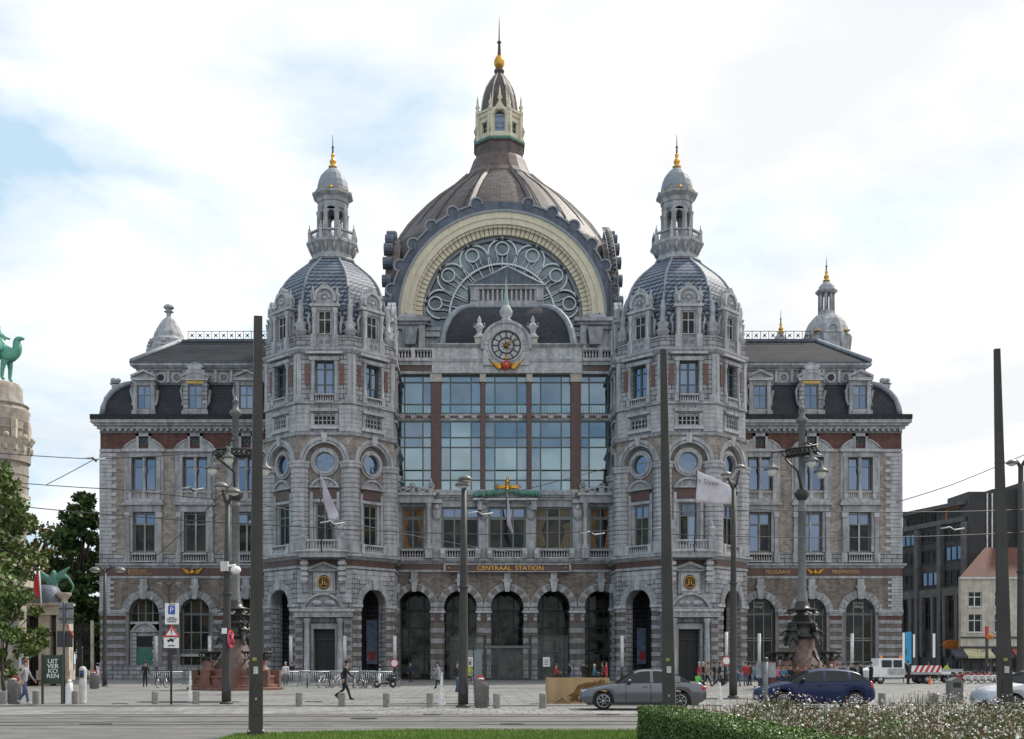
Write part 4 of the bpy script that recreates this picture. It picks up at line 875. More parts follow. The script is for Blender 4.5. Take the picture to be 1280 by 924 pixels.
# ---- entablature with clock
m = MB(M); a, b = U(540), U(727.5)
m.box(a, b, -.8, .35, 31.15, 32.25, 'trim_light'); m.box(a-.03, b+.03, -.8, .4, 32.27, 32.55, 'trim'); m.box(a, b, -.8, .3, 32.57, 33.75, 'trim_light')
m.cornice(a, b, .3, 33.77, 34.1, .3, 'trim')
for (x0, x1) in ((uL-.1, a), (b, uR+.1)):
    m.box(x0, x1, -.8, .1, 31.13, 31.4, 'trim'); m.box(x0, x1, -.8, .04, 31.4, 31.95, 'trim_dark'); m.box(x0+.3, x1-.3, -.7, .1, 31.45, 31.92, 'granite_panel'); m.box(x0, x1, -.8, .25, 31.97, 32.35, 'trim')
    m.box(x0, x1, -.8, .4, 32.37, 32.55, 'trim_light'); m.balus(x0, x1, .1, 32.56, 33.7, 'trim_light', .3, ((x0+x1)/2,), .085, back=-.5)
m.build('entablature', CB)
CKX = U(632.5)
m = MB(M); cz = 33.85; r = 1.95
m.arch(CKX, cz, 0, 2.35, -.6, .55, 'trim_light', 0, 180, 20); m.box(CKX-2.35, CKX+2.35, -.6, .55, 31.9, cz, 'trim_light'); m.arch(CKX, cz, 2.3, 2.6, -.6, .7, 'trim', -8, 188, 20)
m.arch(CKX, cz, 1.52, 1.72, .5, .72, 'trim', 0, 360, 30)
for k in range(12):
    aa = radians(30*k+15); m.box(CKX+1.95*cos(aa)-.04, CKX+1.95*cos(aa)+.04, .54, .6, cz+1.95*sin(aa)-.04, cz+1.95*sin(aa)+.04, 'trim_dark')
ck = m.build('clock_surround', CB)
m = MB(M); m.arch(CKX, cz, 0, 1.5, .5, .58, 'trim_light', 0, 360, 30); m.arch(CKX, cz, 1.38, 1.5, .58, .68, 'black', 0, 360, 30); m.arch(CKX, cz, .72, .84, .58, .66, 'black', 0, 360, 24)
for k in range(12):
    aa = radians(30*k); m.tube([(CKX+.84*cos(aa), .63, cz+.84*sin(aa)), (CKX+1.38*cos(aa), .63, cz+1.38*sin(aa))], .045, 'black', 4)
for k in range(8): aa = radians(45*k+10); m.tube([(CKX, .6, cz), (CKX+.5*cos(aa), .6, cz+.5*sin(aa))], [.12, .02], 'black', 4)
cf = m.build('clock_face', ck)
for aa, l in ((40, 1.15), (-38, .7)):
    m = MB(M); m.tube([(CKX-.3*cos(radians(aa)), .72, cz-.3*sin(radians(aa))), (CKX+l*cos(radians(aa)), .72, cz+l*sin(radians(aa)))], [.07, .035], 'gold', 4); m.build('clock_hand', ck) 
m = MB(M)
for q in (-1, 1):
    for k in range(7): m.tube([(CKX+q*.4, .6, 31.75+.03*k), (CKX+q*(.8+.08*k), .7, 31.45+.1*k), (CKX+q*(1.15+.12*k), .62, 31.7+.15*k)], [.1, .09, .02], 'gold', 5)
m.ball((CKX, .65, 31.85), .42, 'shield_red', 12, 8, 1, .6, 1.2); m.torus((CKX, .75, 31.85), .3, .06, 'gold'); m.ball((CKX, .85, 31.85), .16, 'gold'); m.ball((CKX, .6, 32.55), .2, 'gold'); m.tube([(CKX, .6, 32.6), (CKX, .6, 32.95)], .05, 'gold', 5)
m.build('winged_shield', CB)
m = MB(M)     # green wreath and gilt figure over the middle window
c = U(634)
for k in range(26):
    x = c-3.2+6.4*k/25; m.ball((x, .7+R.uniform(-.1, .1), 18.75+.35*(1-abs(x-c)/3.3)+R.uniform(-.08, .08)), .3, 'verdigris', 7, 5)
m.build('bronze_wreath', CB)
m = MB(M)
for q in (-1, 1):
    for k in range(4): m.tube([(c, .8, 19.5+.05*k), (c+q*.85, .85, 19.35+.07*k), (c+q*(1.5-.12*k), .8, 19.5+.12*k)], [.1, .08, .02], 'gold', 5)
m.lathe(c, .8, [(.3, 19.2), (.2, 19.5), (.14, 19.75), (.22, 19.95), (.24, 20.1), (.12, 20.25), (.14, 20.4), (.02, 20.6)], 'gold', 8); m.build('winged_emblem', CB)
m = MB(M)     # urns and obelisk over the clock
for q in (-1, 1):
    x = CKX+q*2.72; m.box(x-.45, x+.45, -.4, .5, 34.1, 34.7, 'cream_stone'); m.box(x-.55, x+.55, -.5, .6, 34.7, 34.85, 'trim_light'); urn(m, x, .05, 34.85, 2.2, 'trim_light', .38)
    for q2 in (-1, 1): m.tube([(x+q2*.25, .05, 35.7), (x+q2*.6, .05, 36.0), (x+q2*.5, .05, 36.3)], .07, 'trim_light', 5)
m.build('stone_urn', CB)
m = MB(M); m.lathe(CKX, .1, [(.55, 36.3), (.6, 36.55), (.35, 36.7), (.62, 37.1), (.66, 37.5), (.4, 37.95), (.3, 38.05)], 'trim_light', 10); m.lathe(CKX, .1, [(.33, 38.0), (.2, 38.9), (.1, 39.8), (.02, 41.0)], 'verdigris_pale', 8); m.build('obelisk_finial', CB)
# ---- convex roof behind the clock and little attic house on it
Yr = 116.; kk = Yr/F; c = at(634.5, Yr)-CX; N_ = 12; m = MB(frame(CX, Yr)); rings = []
for i in range(N_+1):
    t = (pi/2)*i/N_; hwid = 3.55+3.2*cos(t); z = 34.1+5.1*sin(t); wf = .4-2.6*(1-cos(t)); rings.append((hwid, wf, z))
pts = []; 
for h, wf, z in rings: pts += [(c-h, wf, z), (c+h, wf, z), (c+h, -9, z), (c-h, -9, z)]
fs = [(i*4+j, i*4+(j+1) % 4, (i+1)*4+(j+1) % 4, (i+1)*4+j) for i in range(N_) for j in range(4)]+[(N_*4, N_*4+1, N_*4+2, N_*4+3)]
m.mesh(pts, fs, 'slate'); cr_ = m.build('convex_roof', CB)
m = MB(frame(CX, Yr))
for q in (-1, 1):
    m.tube([(c+q*h, wf+.05, z) for h, wf, z in rings], .3, 'lead', 8); m.tube([(c+q*(h+.25), wf-.3, z) for h, wf, z in rings], .22, 'lead_dark', 6)
m.box(c-3.6, c+3.6, -2.5, -2.0, 39.1, 39.35, 'lead'); m.build('lead_flashing', cr_)
m = MB(frame(CX, Yr)); b0 = rings[-1][1]
m.box(c-3.9, c+3.9, -8, -2.3, 39.3, 40.0, 'trim'); m.box(c-3.7, c+3.7, -8, -2.6, 40.0, 41.2, 'trim_dark')
for i in range(15): x = c-3.5+.5*i; m.box(x-.09, x+.09, -2.6, -2.35, 40.0, 41.2, 'trim_light')
for q in (-1, 1): m.box(c+q*3.1, c+q*3.85, -2.7, -2.2, 40.0, 41.2, 'trim')
m.box(c-3.95, c+3.95, -8, -2.2, 41.2, 41.5, 'trim'); m.box(c-4.15, c+4.15, -8, -2.0, 41.52, 41.65, 'trim_light')
m.prism([(c-3.6, 41.65), (c+3.6, 41.65), (c, 43.5)], -8, -2.3, 'lead_dark'); 
for q in (-1, 1): m.tube([(c+q*3.7, -2.3, 41.75), (c, -2.3, 43.6)], .13, 'lead', 5)
m.build('attic_house', CB)
# ---------------------------------------------------------------- the arched gable
YA = 129.; GX = at(628, YA); zc = zt(394, YA); kA = YA/F
Mg = frame(GX, YA); m = MB(Mg)
m.arch(0, zc, 11.2, 12.95, -2.2, .25, 'lead_dark', -2, 182, 56)
hx = 12.7
m.box(-hx-.6, -9.2, -2.5, .0, 33, zc, 'trim'); m.box(9.2, hx+.6, -2.5, .0, 33, zc, 'trim'); m.box(-13.5, 13.5, -2.5, -.2, 30, 39.5, 'trim')
for q in (-1, 1):
    m.cornice(min(q*9.3, q*12.2), max(q*9.3, q*12.2), .1, zc-1.7, zc-.55, 1.1, 'trim'); m.box(q*9.9, q*11.9, 0, .5, zc-.5, zc+.1, 'trim_light')
    m.tbox(q*10.6, .7, zc-3.6, zc-1.75, .6, .9, 'trim', .3, .7); m.box(q*8.9, q*9.6, -.2, .7, zc-6.5, zc-.6, 'trim_light')
    m.box(q*5.5, q*9.2, -.5, .15, zc-2.5, zc-1.9, 'trim_light'); m.box(q*5.5, q*9.3, -.5, .3, zc-1.85, zc-1.5, 'trim')
    m.arch(q*7.1, zc-4.7, 1.0, 1.5, -.2, .2, 'trim_light', 0, 180, 10); m.box(q*7.1-.2, q*7.1+.2, -.2, .35, zc-3.5, zc-2.8, 'trim_light')
    for i in range(9): m.rust(min(q*9.7, q*12.6), max(q*9.7, q*12.6), zc-7.5, zc-3.7, 0, .5, .06, ('ashlar_b', 'trim'), alt=False) if i == 0 else None
    m.balus(min(q*6, q*12.6), max(q*6, q*12.6), 1.6, 35.9, 36.9, 'dark_metal', .3, r=.05)
m.box(-13.4, 13.4, 0, 1.9, 35.3, 35.85, 'trim_dark')
GB = m.build('arched_gable', ST)
m = MB(Mg)    # scalloped edge
for k in range(7):
    for q in (-1, 1):
        a = 90+q*(13.2+12.85*k)
        if k == 6 : continue
        x, z = 13.05*cos(radians(a)), zc+13.05*sin(radians(a)); m.arch(x, z, 0, .66, -1.9, .28, 'lead_dark', 0, 360, 14); m.arch(x, z, .58, .76, .2, .42, 'lead', a-110, a+110, 10)
for k in range(6):
    for q in (-1, 1):
        a0_, a1_ = 90+q*(13.2+12.85*k+3.1), 90+q*(13.2+12.85*(k+1)-3.1); a0_, a1_ = sorted((a0_, a1_)); m.arch(0, zc, 12.9, 13.08, .1, .42, 'lead', a0_, a1_, 4)
m.arch(0, zc, 12.85, 13.1, .1, .42, 'lead', 80, 100, 6) if False else None
m.arch(0, zc, 11.75, 12.0, .2, .55, 'lead', 0, 180, 50)
m.build('scalloped_rim', GB)
m = MB(Mg)
m.arch(0, zc, 10.55, 11.85, -.2, .4, 'cream', 0, 180, 48); m.arch(0, zc, 10.3, 10.6, -.4, .52, 'cream', 0, 180, 48); m.arch(0, zc, 11.0, 11.2, .3, .5, 'cream', 0, 180, 48)
nn = 58
for i in range(nn):
    a0_ = 180*i/nn; m.arch(0, zc, 9.25, 10.05, -.9, .0, 'cream', a0_+.28, a0_+180/nn-.28, 1); m.arch(0, zc, 10.0, 10.35, -.9, .32, 'cream', a0_+.15, a0_+180/nn-.15, 1)
m.arch(0, zc, 9.2, 10.3, -1.2, -.2, 'cream_line', 0, 180, 40)
m.build('cream_archivolt', GB)
m = MB(Mg); m.mesh([(0, -.95, zc-1.5)]+[(9.3*cos(radians(a)), -.95, zc+9.3*sin(radians(a))) for a in range(0, 181, 6)], [(0, i+1, i+2) for i in range(30)], 'glass_lunette'); m.box(-9.3, 9.3, -1.1, -.96, zc-2, zc, 'glass_lunette')
lg = m.build('fan_window', GB)
m = MB(Mg); wt = .16
m.arch(0, zc, 8.85, 9.3, -.95, -.5, 'lead', 0, 180, 40); m.arch(0, zc, 6.03, 6.22, -.9, -.55, 'tracery', 0, 180, 36); m.arch(0, zc, 4.0, 4.2, -.9, -.55, 'tracery', 0, 180, 30)
for k in range(-3, 4):
    a = radians(90+26.2*k); deg = math.degrees(a); cc = (7.35*cos(a), zc+7.35*sin(a)); c2 = (7.9*cos(a), zc+7.9*sin(a))
    m.arch(c2[0], c2[1], .68, .82, -.9, -.55, 'tracery', 0, 360, 20); m.arch(cc[0], cc[1], 1.55, 1.72, -.9, -.5, 'tracery', deg-100, deg+100, 22)
    for q in (-1, 1):
        e = (cc[0]+1.63*cos(a+q*radians(100)), -.72, cc[1]+1.63*sin(a+q*radians(100))); a2 = a+q*radians(11.6); m.tube([e, (6.1*cos(a2), -.72, zc+6.1*sin(a2)), (3.4*cos(a2), -.72, zc+3.4*sin(a2))], .075, 'tracery', 4)
        m.tube([(c2[0]+.8*cos(a+q*1.7), -.72, c2[1]+.8*sin(a+q*1.7)), (6.75*cos(a+q*.075), -.72, zc+6.75*sin(a+q*.075)), (6.15*cos(a+q*.1), -.72, zc+6.15*sin(a+q*.1))], .065, 'tracery', 4)
    m.tube([(7.1*cos(a), -.72, zc+7.1*sin(a)), (3.2*cos(a), -.72, zc+3.2*sin(a))], .075, 'tracery', 4); m.tube([(9.0*cos(a), -.6, zc+9.0*sin(a)), (9.45*cos(a), -.4, zc+9.45*sin(a))], .2, 'tracery', 5)
m.build('tracery', lg)
# ---------------------------------------------------------------- dome
YD = 142.; DX = at(624, YD); m = MB(frame(DX, YD)); NS = 48
prof = [(3.55, 63.9), (4.05, 63.1), (5.7, 61.5), (7.6, 60.0), (9.1, 58.6), (10.4, 57.2), (11.6, 55.8), (12.6, 54.3), (13.3, 52.4), (13.5, 50.5), (13.5, 47), (13.5, 30)]
pts = []; uvs = []
for r, z in prof:
    sq = min(1, max(0, (54.5-z)/8))
    for i in range(NS+1):
        a = 2*pi*i/NS; c_, s_ = cos(a), sin(a); p_ = 2+sq*3; f_ = (abs(c_)**p_+abs(s_)**p_)**(-1/p_); pts.append((r*f_*c_, r*f_*s_*(.95-.13*sq), z)); uvs.append((a*9, z*1.3))
k = NS+1; m.mesh(pts, [(j*k+i, j*k+i+1, (j+1)*k+i+1, (j+1)*k+i) for j in range(len(prof)-1) for i in range(NS)], 'shingle', uvs, False)
DM = m.build('central_dome', ST)
for q4 in range(4):
    for q in (-1, 1):
        a = pi/2*q4-pi/2+q*radians(17.5)
        m = MB(frame(DX, YD, 0)); pr = prof[1:9]; pth = [((r+.06)*cos(a), -(r+.06)*sin(a)*.97, z) for r, z in pr]
        m.tube(pth, [.24, .26, .3, .32, .34, .36, .38, .4], 'copper_rib', 4, smooth=False); m.build('rib', DM)
m = MB(frame(DX, YD))
for i in range(24):
    a = 2*pi*(i+.5)/24
    if min(abs((a % (pi/2))-x) for x in (0, pi/2)) < .35: continue
    m.tube([((r+.0)*cos(a), (r+.0)*sin(a)*.97, z) for r, z in prof[1:8]], .07, 'copper_brown', 4)
m.build('standing_seam', DM)
m = MB(); m.lathe(DX, YD, [(4.75, 62.15), (4.7, 62.45), (4.05, 63.2), (3.7, 64.1), (3.45, 64.8), (3.3, 65.1)], 'copper_brown', 20, False); m.oct(DX, YD, [(2.95, 64.6), (2.95, 66.6), (3.15, 66.7), (3.15, 66.95), (2.6, 67.0)], 'copper_brown')
m.oct(DX, YD, [(3.05, 66.75), (3.2, 66.85), (3.2, 67.1), (2.8, 67.25)], 'verdigris'); m.build('dome_collar', DM)
LT = MB(); LT.oct(DX, YD, [(2.2, 67.1), (2.2, 71.6)], 'cream'); 
for kf in range(8):
    t = radians(45*kf); hs = 2.65*math.tan(pi/8); LT.M = frame(DX+2.65*sin(t), YD-2.65*cos(t), t)
    if kf % 2 == 0:
        LT.wall(-hs, hs, 67.2, 70.6, .1, .5, [(-.62, .62, 67.9, 69.9, 'a')], 'cream'); LT.arch(0, 69.95, .72, 1.05, -.1, .35, 'cream', 0, 180, 10); LT.box(-.8, .8, .05, .2, 67.2, 67.85, 'cream')
        LT.prism([(-.5, 70.95), (.5, 70.95), (0, 71.7)], -.3, .3, 'cream'); LT.lathe(0, .1, [(.2, 71.4), (.12, 71.7), (.3, 72.1), (.14, 72.4), (.12, 72.9), (.02, 73.6)], 'cream', 8)
    else:
        LT.wall(-hs, hs, 67.2, 70.0, 0, .4, [(-.4, .4, 68.0, 69.3, 'r')], 'cream'); LT.box(-.55, .55, 0, .1, 69.35, 69.5, 'cream')
        LT.box(-hs, hs, -.3, .15, 70.0, 70.5, 'cream')
    LT.box(-hs-.1, -hs+.3, -.1, .32, 67.2, 70.4, 'cream'); LT.box(hs-.3, hs+.1, -.1, .32, 67.2, 70.4, 'cream')
    LT.box(-hs-.1, hs+.1, -.3, .3, 70.5, 70.75, 'cream')
LT.M = IDF
for kf in range(8):
    a = radians(22.5+45*kf); x, y = DX+3.0*cos(a), YD+3.0*sin(a)
    LT.tube([(DX+2.9*cos(a), YD+2.9*sin(a), 67.3), (DX+3.35*cos(a), YD+3.35*sin(a), 68.4), (DX+2.95*cos(a), YD+2.95*sin(a), 69.6)], .17, 'cream', 5); LT.lathe(x, y, [(.25, 70.7), (.25, 71.0), (.12, 71.1), (.28, 71.5), (.1, 71.8), (.03, 72.6)], 'cream', 7)
LN = LT.build('lantern', DM)
for kf in range(8):
    t = radians(45*kf); f = MB(frame(DX+2.65*sin(t), YD-2.65*cos(t), t))
    if kf % 2 == 0: f.archpanes(0, -.35, 67.9, 69.9, .62, (.33, .66), (.3, .6), 'lead', 'glass_window', .07); 
    else: f.panes(-.4, .4, -.3, 68.0, 69.3, (.5,), (.5,), 'lead', 'glass_dim', .08)
    f.build('lantern_window', DM)
m = MB(); cap = [(2.4, 70.8), (2.42, 71.2), (2.3, 72.2), (2.1, 73.2), (1.75, 74.3), (1.25, 75.2), (.75, 75.9), (.5, 76.2)]
m.lathe(DX, YD, cap, 'shingle', 16, False); m.lathe(DX, YD, [(.5, 76.1), (.45, 76.5), (.65, 76.6), (.65, 76.85), (.35, 77.0)], 'copper_brown', 10)
cp = m.build('lantern_cap', DM); m = MB()
for kf in range(8): a = radians(22.5+45*kf); m.tube([(DX+(r+.04)*cos(a), YD+(r+.04)*sin(a), z) for r, z in cap], .1, 'cream', 4)
m.build('cream_rib', cp)
m = MB(); m.lathe(DX, YD, [(.3, 76.95), (.45, 77.1), (.68, 77.6), (.66, 78.1), (.4, 78.6), (.25, 78.7)], 'gold', 12); m.lathe(DX, YD, [(.25, 78.65), (.16, 80.2), (.32, 80.4), (.12, 80.6), (.06, 82.4), (.02, 83.6)], 'copper_brown', 7); m.build('spire_finial', DM)
# side gables seen edge-on: rim of scallops round each flank of the dome
for q, X in ((-1, -10.6), (1, 17.2)):
    m = MB(); Rr = 13.4; prof_r = []
    a = 0; zc2 = 42.0
    x0, x1 = sorted((X, X-q*2.2))
    n = 40; P = [(YD-(Rr-.9)*cos(pi*i/n), zc2+(Rr-.9)*sin(pi*i/n)) for i in range(n+1)]
    P = [(YD-Rr+.9, 33)]+P+[(YD+Rr-.9, 33)]
    pts = [(x0+.3, y, z) for y, z in P]+[(x1-.3, y, z) for y, z in P]; k = len(P)
    m.mesh(pts, [tuple(range(k)), tuple(range(k, 2*k))]+[(i, (i+1) % k, k+(i+1) % k, k+i) for i in range(k)], 'copper_brown')
    for i in range(15):
        a = radians(6+12*i); y, z = YD-(Rr-.55)*cos(a), zc2+(Rr-.55)*sin(a); path = [(x0, y, z), (x0+1.1, y, z)] if q < 0 else [(x1-1.1, y, z), (x1, y, z)]
        m.tube(path, .72, 'lead_dark', 12, smooth=False)
    m.build('side_gable', DM)
m = MB(); ladder = []      # maintenance ladder over the right flank
for i in range(26):
    a = radians(-12+72*i/25); ladder.append((16.2-.3*max(0, a), YD-13.9*cos(a), 42+14.1*sin(a)))
for dx in (-.4, .4): m.tube([(x+dx, y, z) for x, y, z in ladder], .07, 'pole_light', 4)
for x, y, z in ladder: m.tube([(x-.4, y, z), (x+.4, y, z)], .06, 'pole_light', 4); 
for i in range(0, 24): m.tube([(ladder[i][0]-.4, *ladder[i][1:]), (ladder[i+1][0]+.4, *ladder[i+1][1:])], .045, 'pole_light', 4)
m.build('maintenance_ladder', DM)
# ---------------------------------------------------------------- small roof turrets behind the wings
def dome_turret(px, Y, pyb, pyt, hwpx, open_lantern, gold=True):
    k = Y/F; x = at(px, Y); H = lambda p: zt(p, Y); m = MB(); r = hwpx*k; return x, k, H, r, m
x, k, H, r, m = dome_turret(211, 134, 0, 0, 21, False)
m.lathe(x, 134, [(r*1.25, H(442)), (r*1.25, H(436)), (r*1.1, H(433)), (r*1.1, H(428)), (r*.92, H(424)), (r*.86, H(419)), (r*.74, H(414)), (r*.62, H(409)), (r*.47, H(404)), (r*.33, H(400)), (r*.2, H(398)), (r*.14, H(396)), (r*.14, H(392)), (r*.3, H(390)), (r*.14, H(388)), (r*.33, H(385)), (r*.25, H(382)), (.02, H(380))], 'trim', 12, False)
for i in range(8): a = 2*pi*i/8; urn(m, x+r*1.2*cos(a), 134+r*1.2*sin(a), H(438), 1.0, 'trim', .25)
m.lathe(x, 134, [(r*1.35, 30), (r*1.35, H(440)), (r*1.0, H(439))], 'trim', 12, False); m.build('stone_turret', WL)
x, k, H, r, m = dome_turret(1033, 140, 0, 0, 25, True)
m.oct(x, 140, [(r*1.05, 30), (r*1.05, H(425)), (r*1.1, H(422)), (r*1.0, H(419)), (r*.95, H(412)), (r*.82, H(404)), (r*.6, H(397)), (r*.38, H(394)), (r*.38, H(390))], 'trim')
for i in range(8):
    a = radians(22.5+45*i); m.tube([(x+r*1.05*cos(a), 140+r*1.05*sin(a), H(440)), (x+r*1.15*cos(a), 140+r*1.15*sin(a), H(424))], .25, 'trim', 6)
    m.tube([(x+r*.33*cos(a), 140+r*.33*sin(a), H(391)), (x+r*.33*cos(a), 140+r*.33*sin(a), H(367))], .2, 'trim', 6)
for i in range(4): a = pi/2*i; m.arch(x, H(416), .6, 1.0, 0, .1, 'trim') if False else None
m.M = frame(x, 140-r*.98); m.arch(0, H(418), .5, .95, -.5, .2, 'trim_light', 0, 360, 14); m.arch(0, H(418), 0, .5, -.5, .1, 'lead', 0, 360, 12)
for q in (-1, 1): m.box(q*1.75-.45, q*1.75+.45, -.8, -.1, H(420), H(418.5), 'gold_paint')
m.M = IDF
m.oct(x, 140, [(r*.42, H(368)), (r*.5, H(366)), (r*.5, H(364)), (r*.36, H(363)), (r*.34, H(358)), (r*.2, H(354)), (.2, H(351))], 'trim'); spindle_finial(m, x, 140, H(352), (352-322)*k, 'gold', .28); m.build('stone_turret', WR)
x, k, H, r, m = dome_turret(976, 140, 0, 0, 9, False)
m.lathe(x, 140, [(r*1.1, 34), (r*1.1, H(428)), (r*.9, H(424)), (r*.8, H(421)), (r*.4, H(418)), (.15, H(416))], 'trim', 10); spindle_finial(m, x, 140, H(417), (417-388)*k, 'gold', .25); m.build('roof_finial', WR)
# station flags carried by poles on balconies are things of their own (below)
# ================================================================ SETTING
def struct(mb, name): return tag(mb.build(name), kind='structure')
m = MB(); m.face([(-1500, -300, -.02), (1500, -300, -.02), (1500, 2500, -.02), (-1500, 2500, -.02)], 'asphalt_far', uv=[(0,0),(1,0),(1,1),(0,1)]); struct(m, 'ground')
def sheet(pts, z, mt, name):
    m = MB(); m.face([(x, y, z) for x, y in pts], mt, uv=[(x, y) for x, y in pts]); return struct(m, name)
sheet([(-120, 45.2), (140, 45.2), (140, 300), (-120, 300)], -.012, 'plaza_stone', 'plaza')
# tram road in front of the square, darker lanes, kerb line, grooves of the rails
sheet([(-120, 20), (140, 20), (140, 44.9), (-120, 44.9)], -.012, 'asphalt', 'road')
def strip(path, wd, z, mt, name):
    m = MB(); P = [Vector((x, y, 0)) for x, y in path]
    for a, b in zip(P, P[1:]):
        n_ = (b-a).cross(Vector((0, 0, 1))).normalized()*wd/2
        q = [a-n_, b-n_, b+n_, a+n_]; m.face([(v.x, v.y, z) for v in q], mt, uv=[(v.x, v.y) for v in q])
    return struct(m, name)
m = MB(); m.box(-120, 140, 44.88, 45.22, -.015, .035, 'kerb_stone'); struct(m, 'kerb')
def curve(f, x0, x1, n=40): return [(x0+(x1-x0)*i/n, f(x0+(x1-x0)*i/n)) for i in range(n+1)]
fA = lambda x: 34.6-.0035*(x+18)**2*(1 if x < -4 else .35)-(.0035*14**2*.65 if x >= -4 else 0)
strip([(x, y) for x, y in curve(lambda x: 40.3, -60, 60, 10)], 6.4, -.008, 'road_paving', 'tram_lane')
rail_paths = [lambda x: 37.5-.004*max(0, -x-4)**2, lambda x: 36.0-.004*max(0, -x-4)**2, lambda x: 32.6-.006*max(0, -x-6)**2, lambda x: 31.1-.006*max(0, -x-6)**2]
for f_ in rail_paths: strip(curve(f_, -45, 45), .2, -.003, 'rail_steel', 'tram_rail'); 
strip(curve(lambda x: 29.6-.006*max(0, -x-6)**2, -45, 45), .1, -.003, 'kerb_stone', 'road_line')
for px, py, rx, ry in ((237, 878, 2.3, 1.0), (549, 881, 2.1, .9), (899, 874, 2.0, .9)):
    Y = gy(py)+.8; x = at(px, Y); m = MB(); n = 26
    m.face([(x+rx*cos(2*pi*i/n)*R.uniform(.9, 1.08), Y+ry*sin(2*pi*i/n)*R.uniform(.9, 1.08), .002) for i in range(n)], 'wet_stone'); struct(m, 'wet_paving')

for px, py, r_ in ((694, 865, .42), (392, 877, .4), (150, 879.5, .35), (760, 893, .4), (455, 898, .42), (120, 905, .45), (640, 905, .35), (540, 893, .3)):
    Y = gy(py); x = at(px, Y); m = MB(); m.lathe(x, Y, [(r_, -.004), (r_, .004), (r_-.02, .006)], 'rail_steel', 18, False); struct(m, 'drain_cover')
for px, py, rx, ry in ((300, 868, 3.2, 1.5), (500, 872, 2.4, 1.0), (640, 860, 3.0, 2.0), (150, 890, 2.2, .7), (470, 906, 3.0, .5), (720, 900, 2.0, .5), (60, 897, 2.5, .6)):
    Y = gy(py); x = at(px, Y); m = MB(); m.face([(x-rx, Y-ry, -.005), (x+rx*.9, Y-ry*.9, -.005), (x+rx, Y+ry, -.005), (x-rx*.95, Y+ry, -.005)], 'patch', uv=[(0, 0), (4, 0), (4, 3), (0, 3)]); struct(m, 'paving_patch')
# ---- lawn

def lawn_edge(x): return 28.0-.09*max(0, -x-1)**1.6*1.4-.004*x*x
m = MB(); xs = [-5.6+.45*i for i in range(48)]
for a, b in zip(xs, xs[1:]): m.face([(a, 5, .02), (b, 5, .02), (b, lawn_edge(b), .02), (a, lawn_edge(a), .02)], 'soil_green', uv=[(a,5),(b,5),(b,20),(a,20)])
struct(m, 'lawn_soil')
m = MB()
pts, fs = [], []
for i in range(42000):
    x = R.uniform(-5.6, 8); y = R.uniform(23.2, 28.2)
    if y > lawn_edge(x)+R.uniform(-.1, .06): continue
    h = R.uniform(.05, .1); a = R.uniform(0, pi); w_ = .012; dx, dy = cos(a)*w_, sin(a)*w_; lx, ly = R.uniform(-.04, .04), R.uniform(-.04, .04); b = len(pts)
    pts += [(x-dx, y-dy, .01), (x+dx, y+dy, .01), (x+lx, y+ly, h)]; fs.append((b, b+1, b+2))
m.mesh(pts, fs, 'grass'); o = m.build('grass', auto=False); tag(o, 'short bright green mown grass along the bottom of the view', 'grass', kind='stuff')

# ---- clipped hedge
def scatter_leaves(mb, n, fn, size, mats, aspect=.6, droop=.3):
    buf = {k: ([], []) for k in mats}
    for i in range(n):
        c, nrm, sz = fn(); k = mats[min(len(mats)-1, int(R.random()*len(mats)))]; pts, fs = buf[k]
        a = Vector((R.gauss(0, 1), R.gauss(0, 1), R.gauss(0, .8))).normalized(); d = (a+Vector(nrm)*.7).normalized()
        u = d.cross(Vector((R.gauss(0, 1), R.gauss(0, 1), R.gauss(0, 1)))).normalized(); v = d.cross(u)
        s = size*sz*R.uniform(.6, 1.3); b = len(pts); C_ = Vector(c)
        pts += [tuple(C_-u*s), tuple(C_+v*s*aspect), tuple(C_+u*s), tuple(C_-v*s*aspect)]; fs.append((b, b+1, b+2, b+3))
    for k, (pts, fs) in buf.items():
        if pts: mb.mesh(pts, fs, k)
hedge0, hedge1 = Vector((3.55, 24.2, 0)), Vector((4.05, 10.5, 0)); hw_, hh = .86, .75
hd = (hedge1-hedge0).normalized(); hn = Vector((-hd.y, hd.x, 0)); 
if hn.x < 0: hn = -hn
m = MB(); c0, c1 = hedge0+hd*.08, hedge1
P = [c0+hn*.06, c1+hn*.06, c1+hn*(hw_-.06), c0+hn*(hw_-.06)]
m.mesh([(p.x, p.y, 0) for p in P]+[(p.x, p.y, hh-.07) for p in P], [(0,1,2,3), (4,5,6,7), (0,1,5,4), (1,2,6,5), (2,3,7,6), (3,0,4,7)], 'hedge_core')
Lh = (hedge1-hedge0).length
def hleaf():
    t = R.random()*Lh; r = R.random()
    if r < .42: p = hedge0+hd*t+hn*R.random()*hw_; return (p.x, p.y, hh+R.uniform(-.05, .03)+.025*sin(t*3.1)), (0, 0, 1), 1
    if r < .85: p = hedge0+hd*t+hn*R.uniform(-.03, .06); return (p.x, p.y, R.random()**.8*hh), (-1, 0, 0), 1
    if r < .95: p = hedge0+hd*R.uniform(-.03, .06)+hn*R.random()*hw_; return (p.x, p.y, R.random()*hh), (0, 1, 0), 1
    p = hedge0+hd*t+hn*hw_; return (p.x, p.y, R.random()*hh), (1, 0, 0), 1
scatter_leaves(m, 46000, hleaf, .024, ['hedge_leaf', 'hedge_leaf_pale', 'leaf_b', 'leaf_a']); o = m.build('clipped_hedge', auto=False)
tag(o, 'low clipped box hedge running from the lawn towards the viewer', 'hedge')
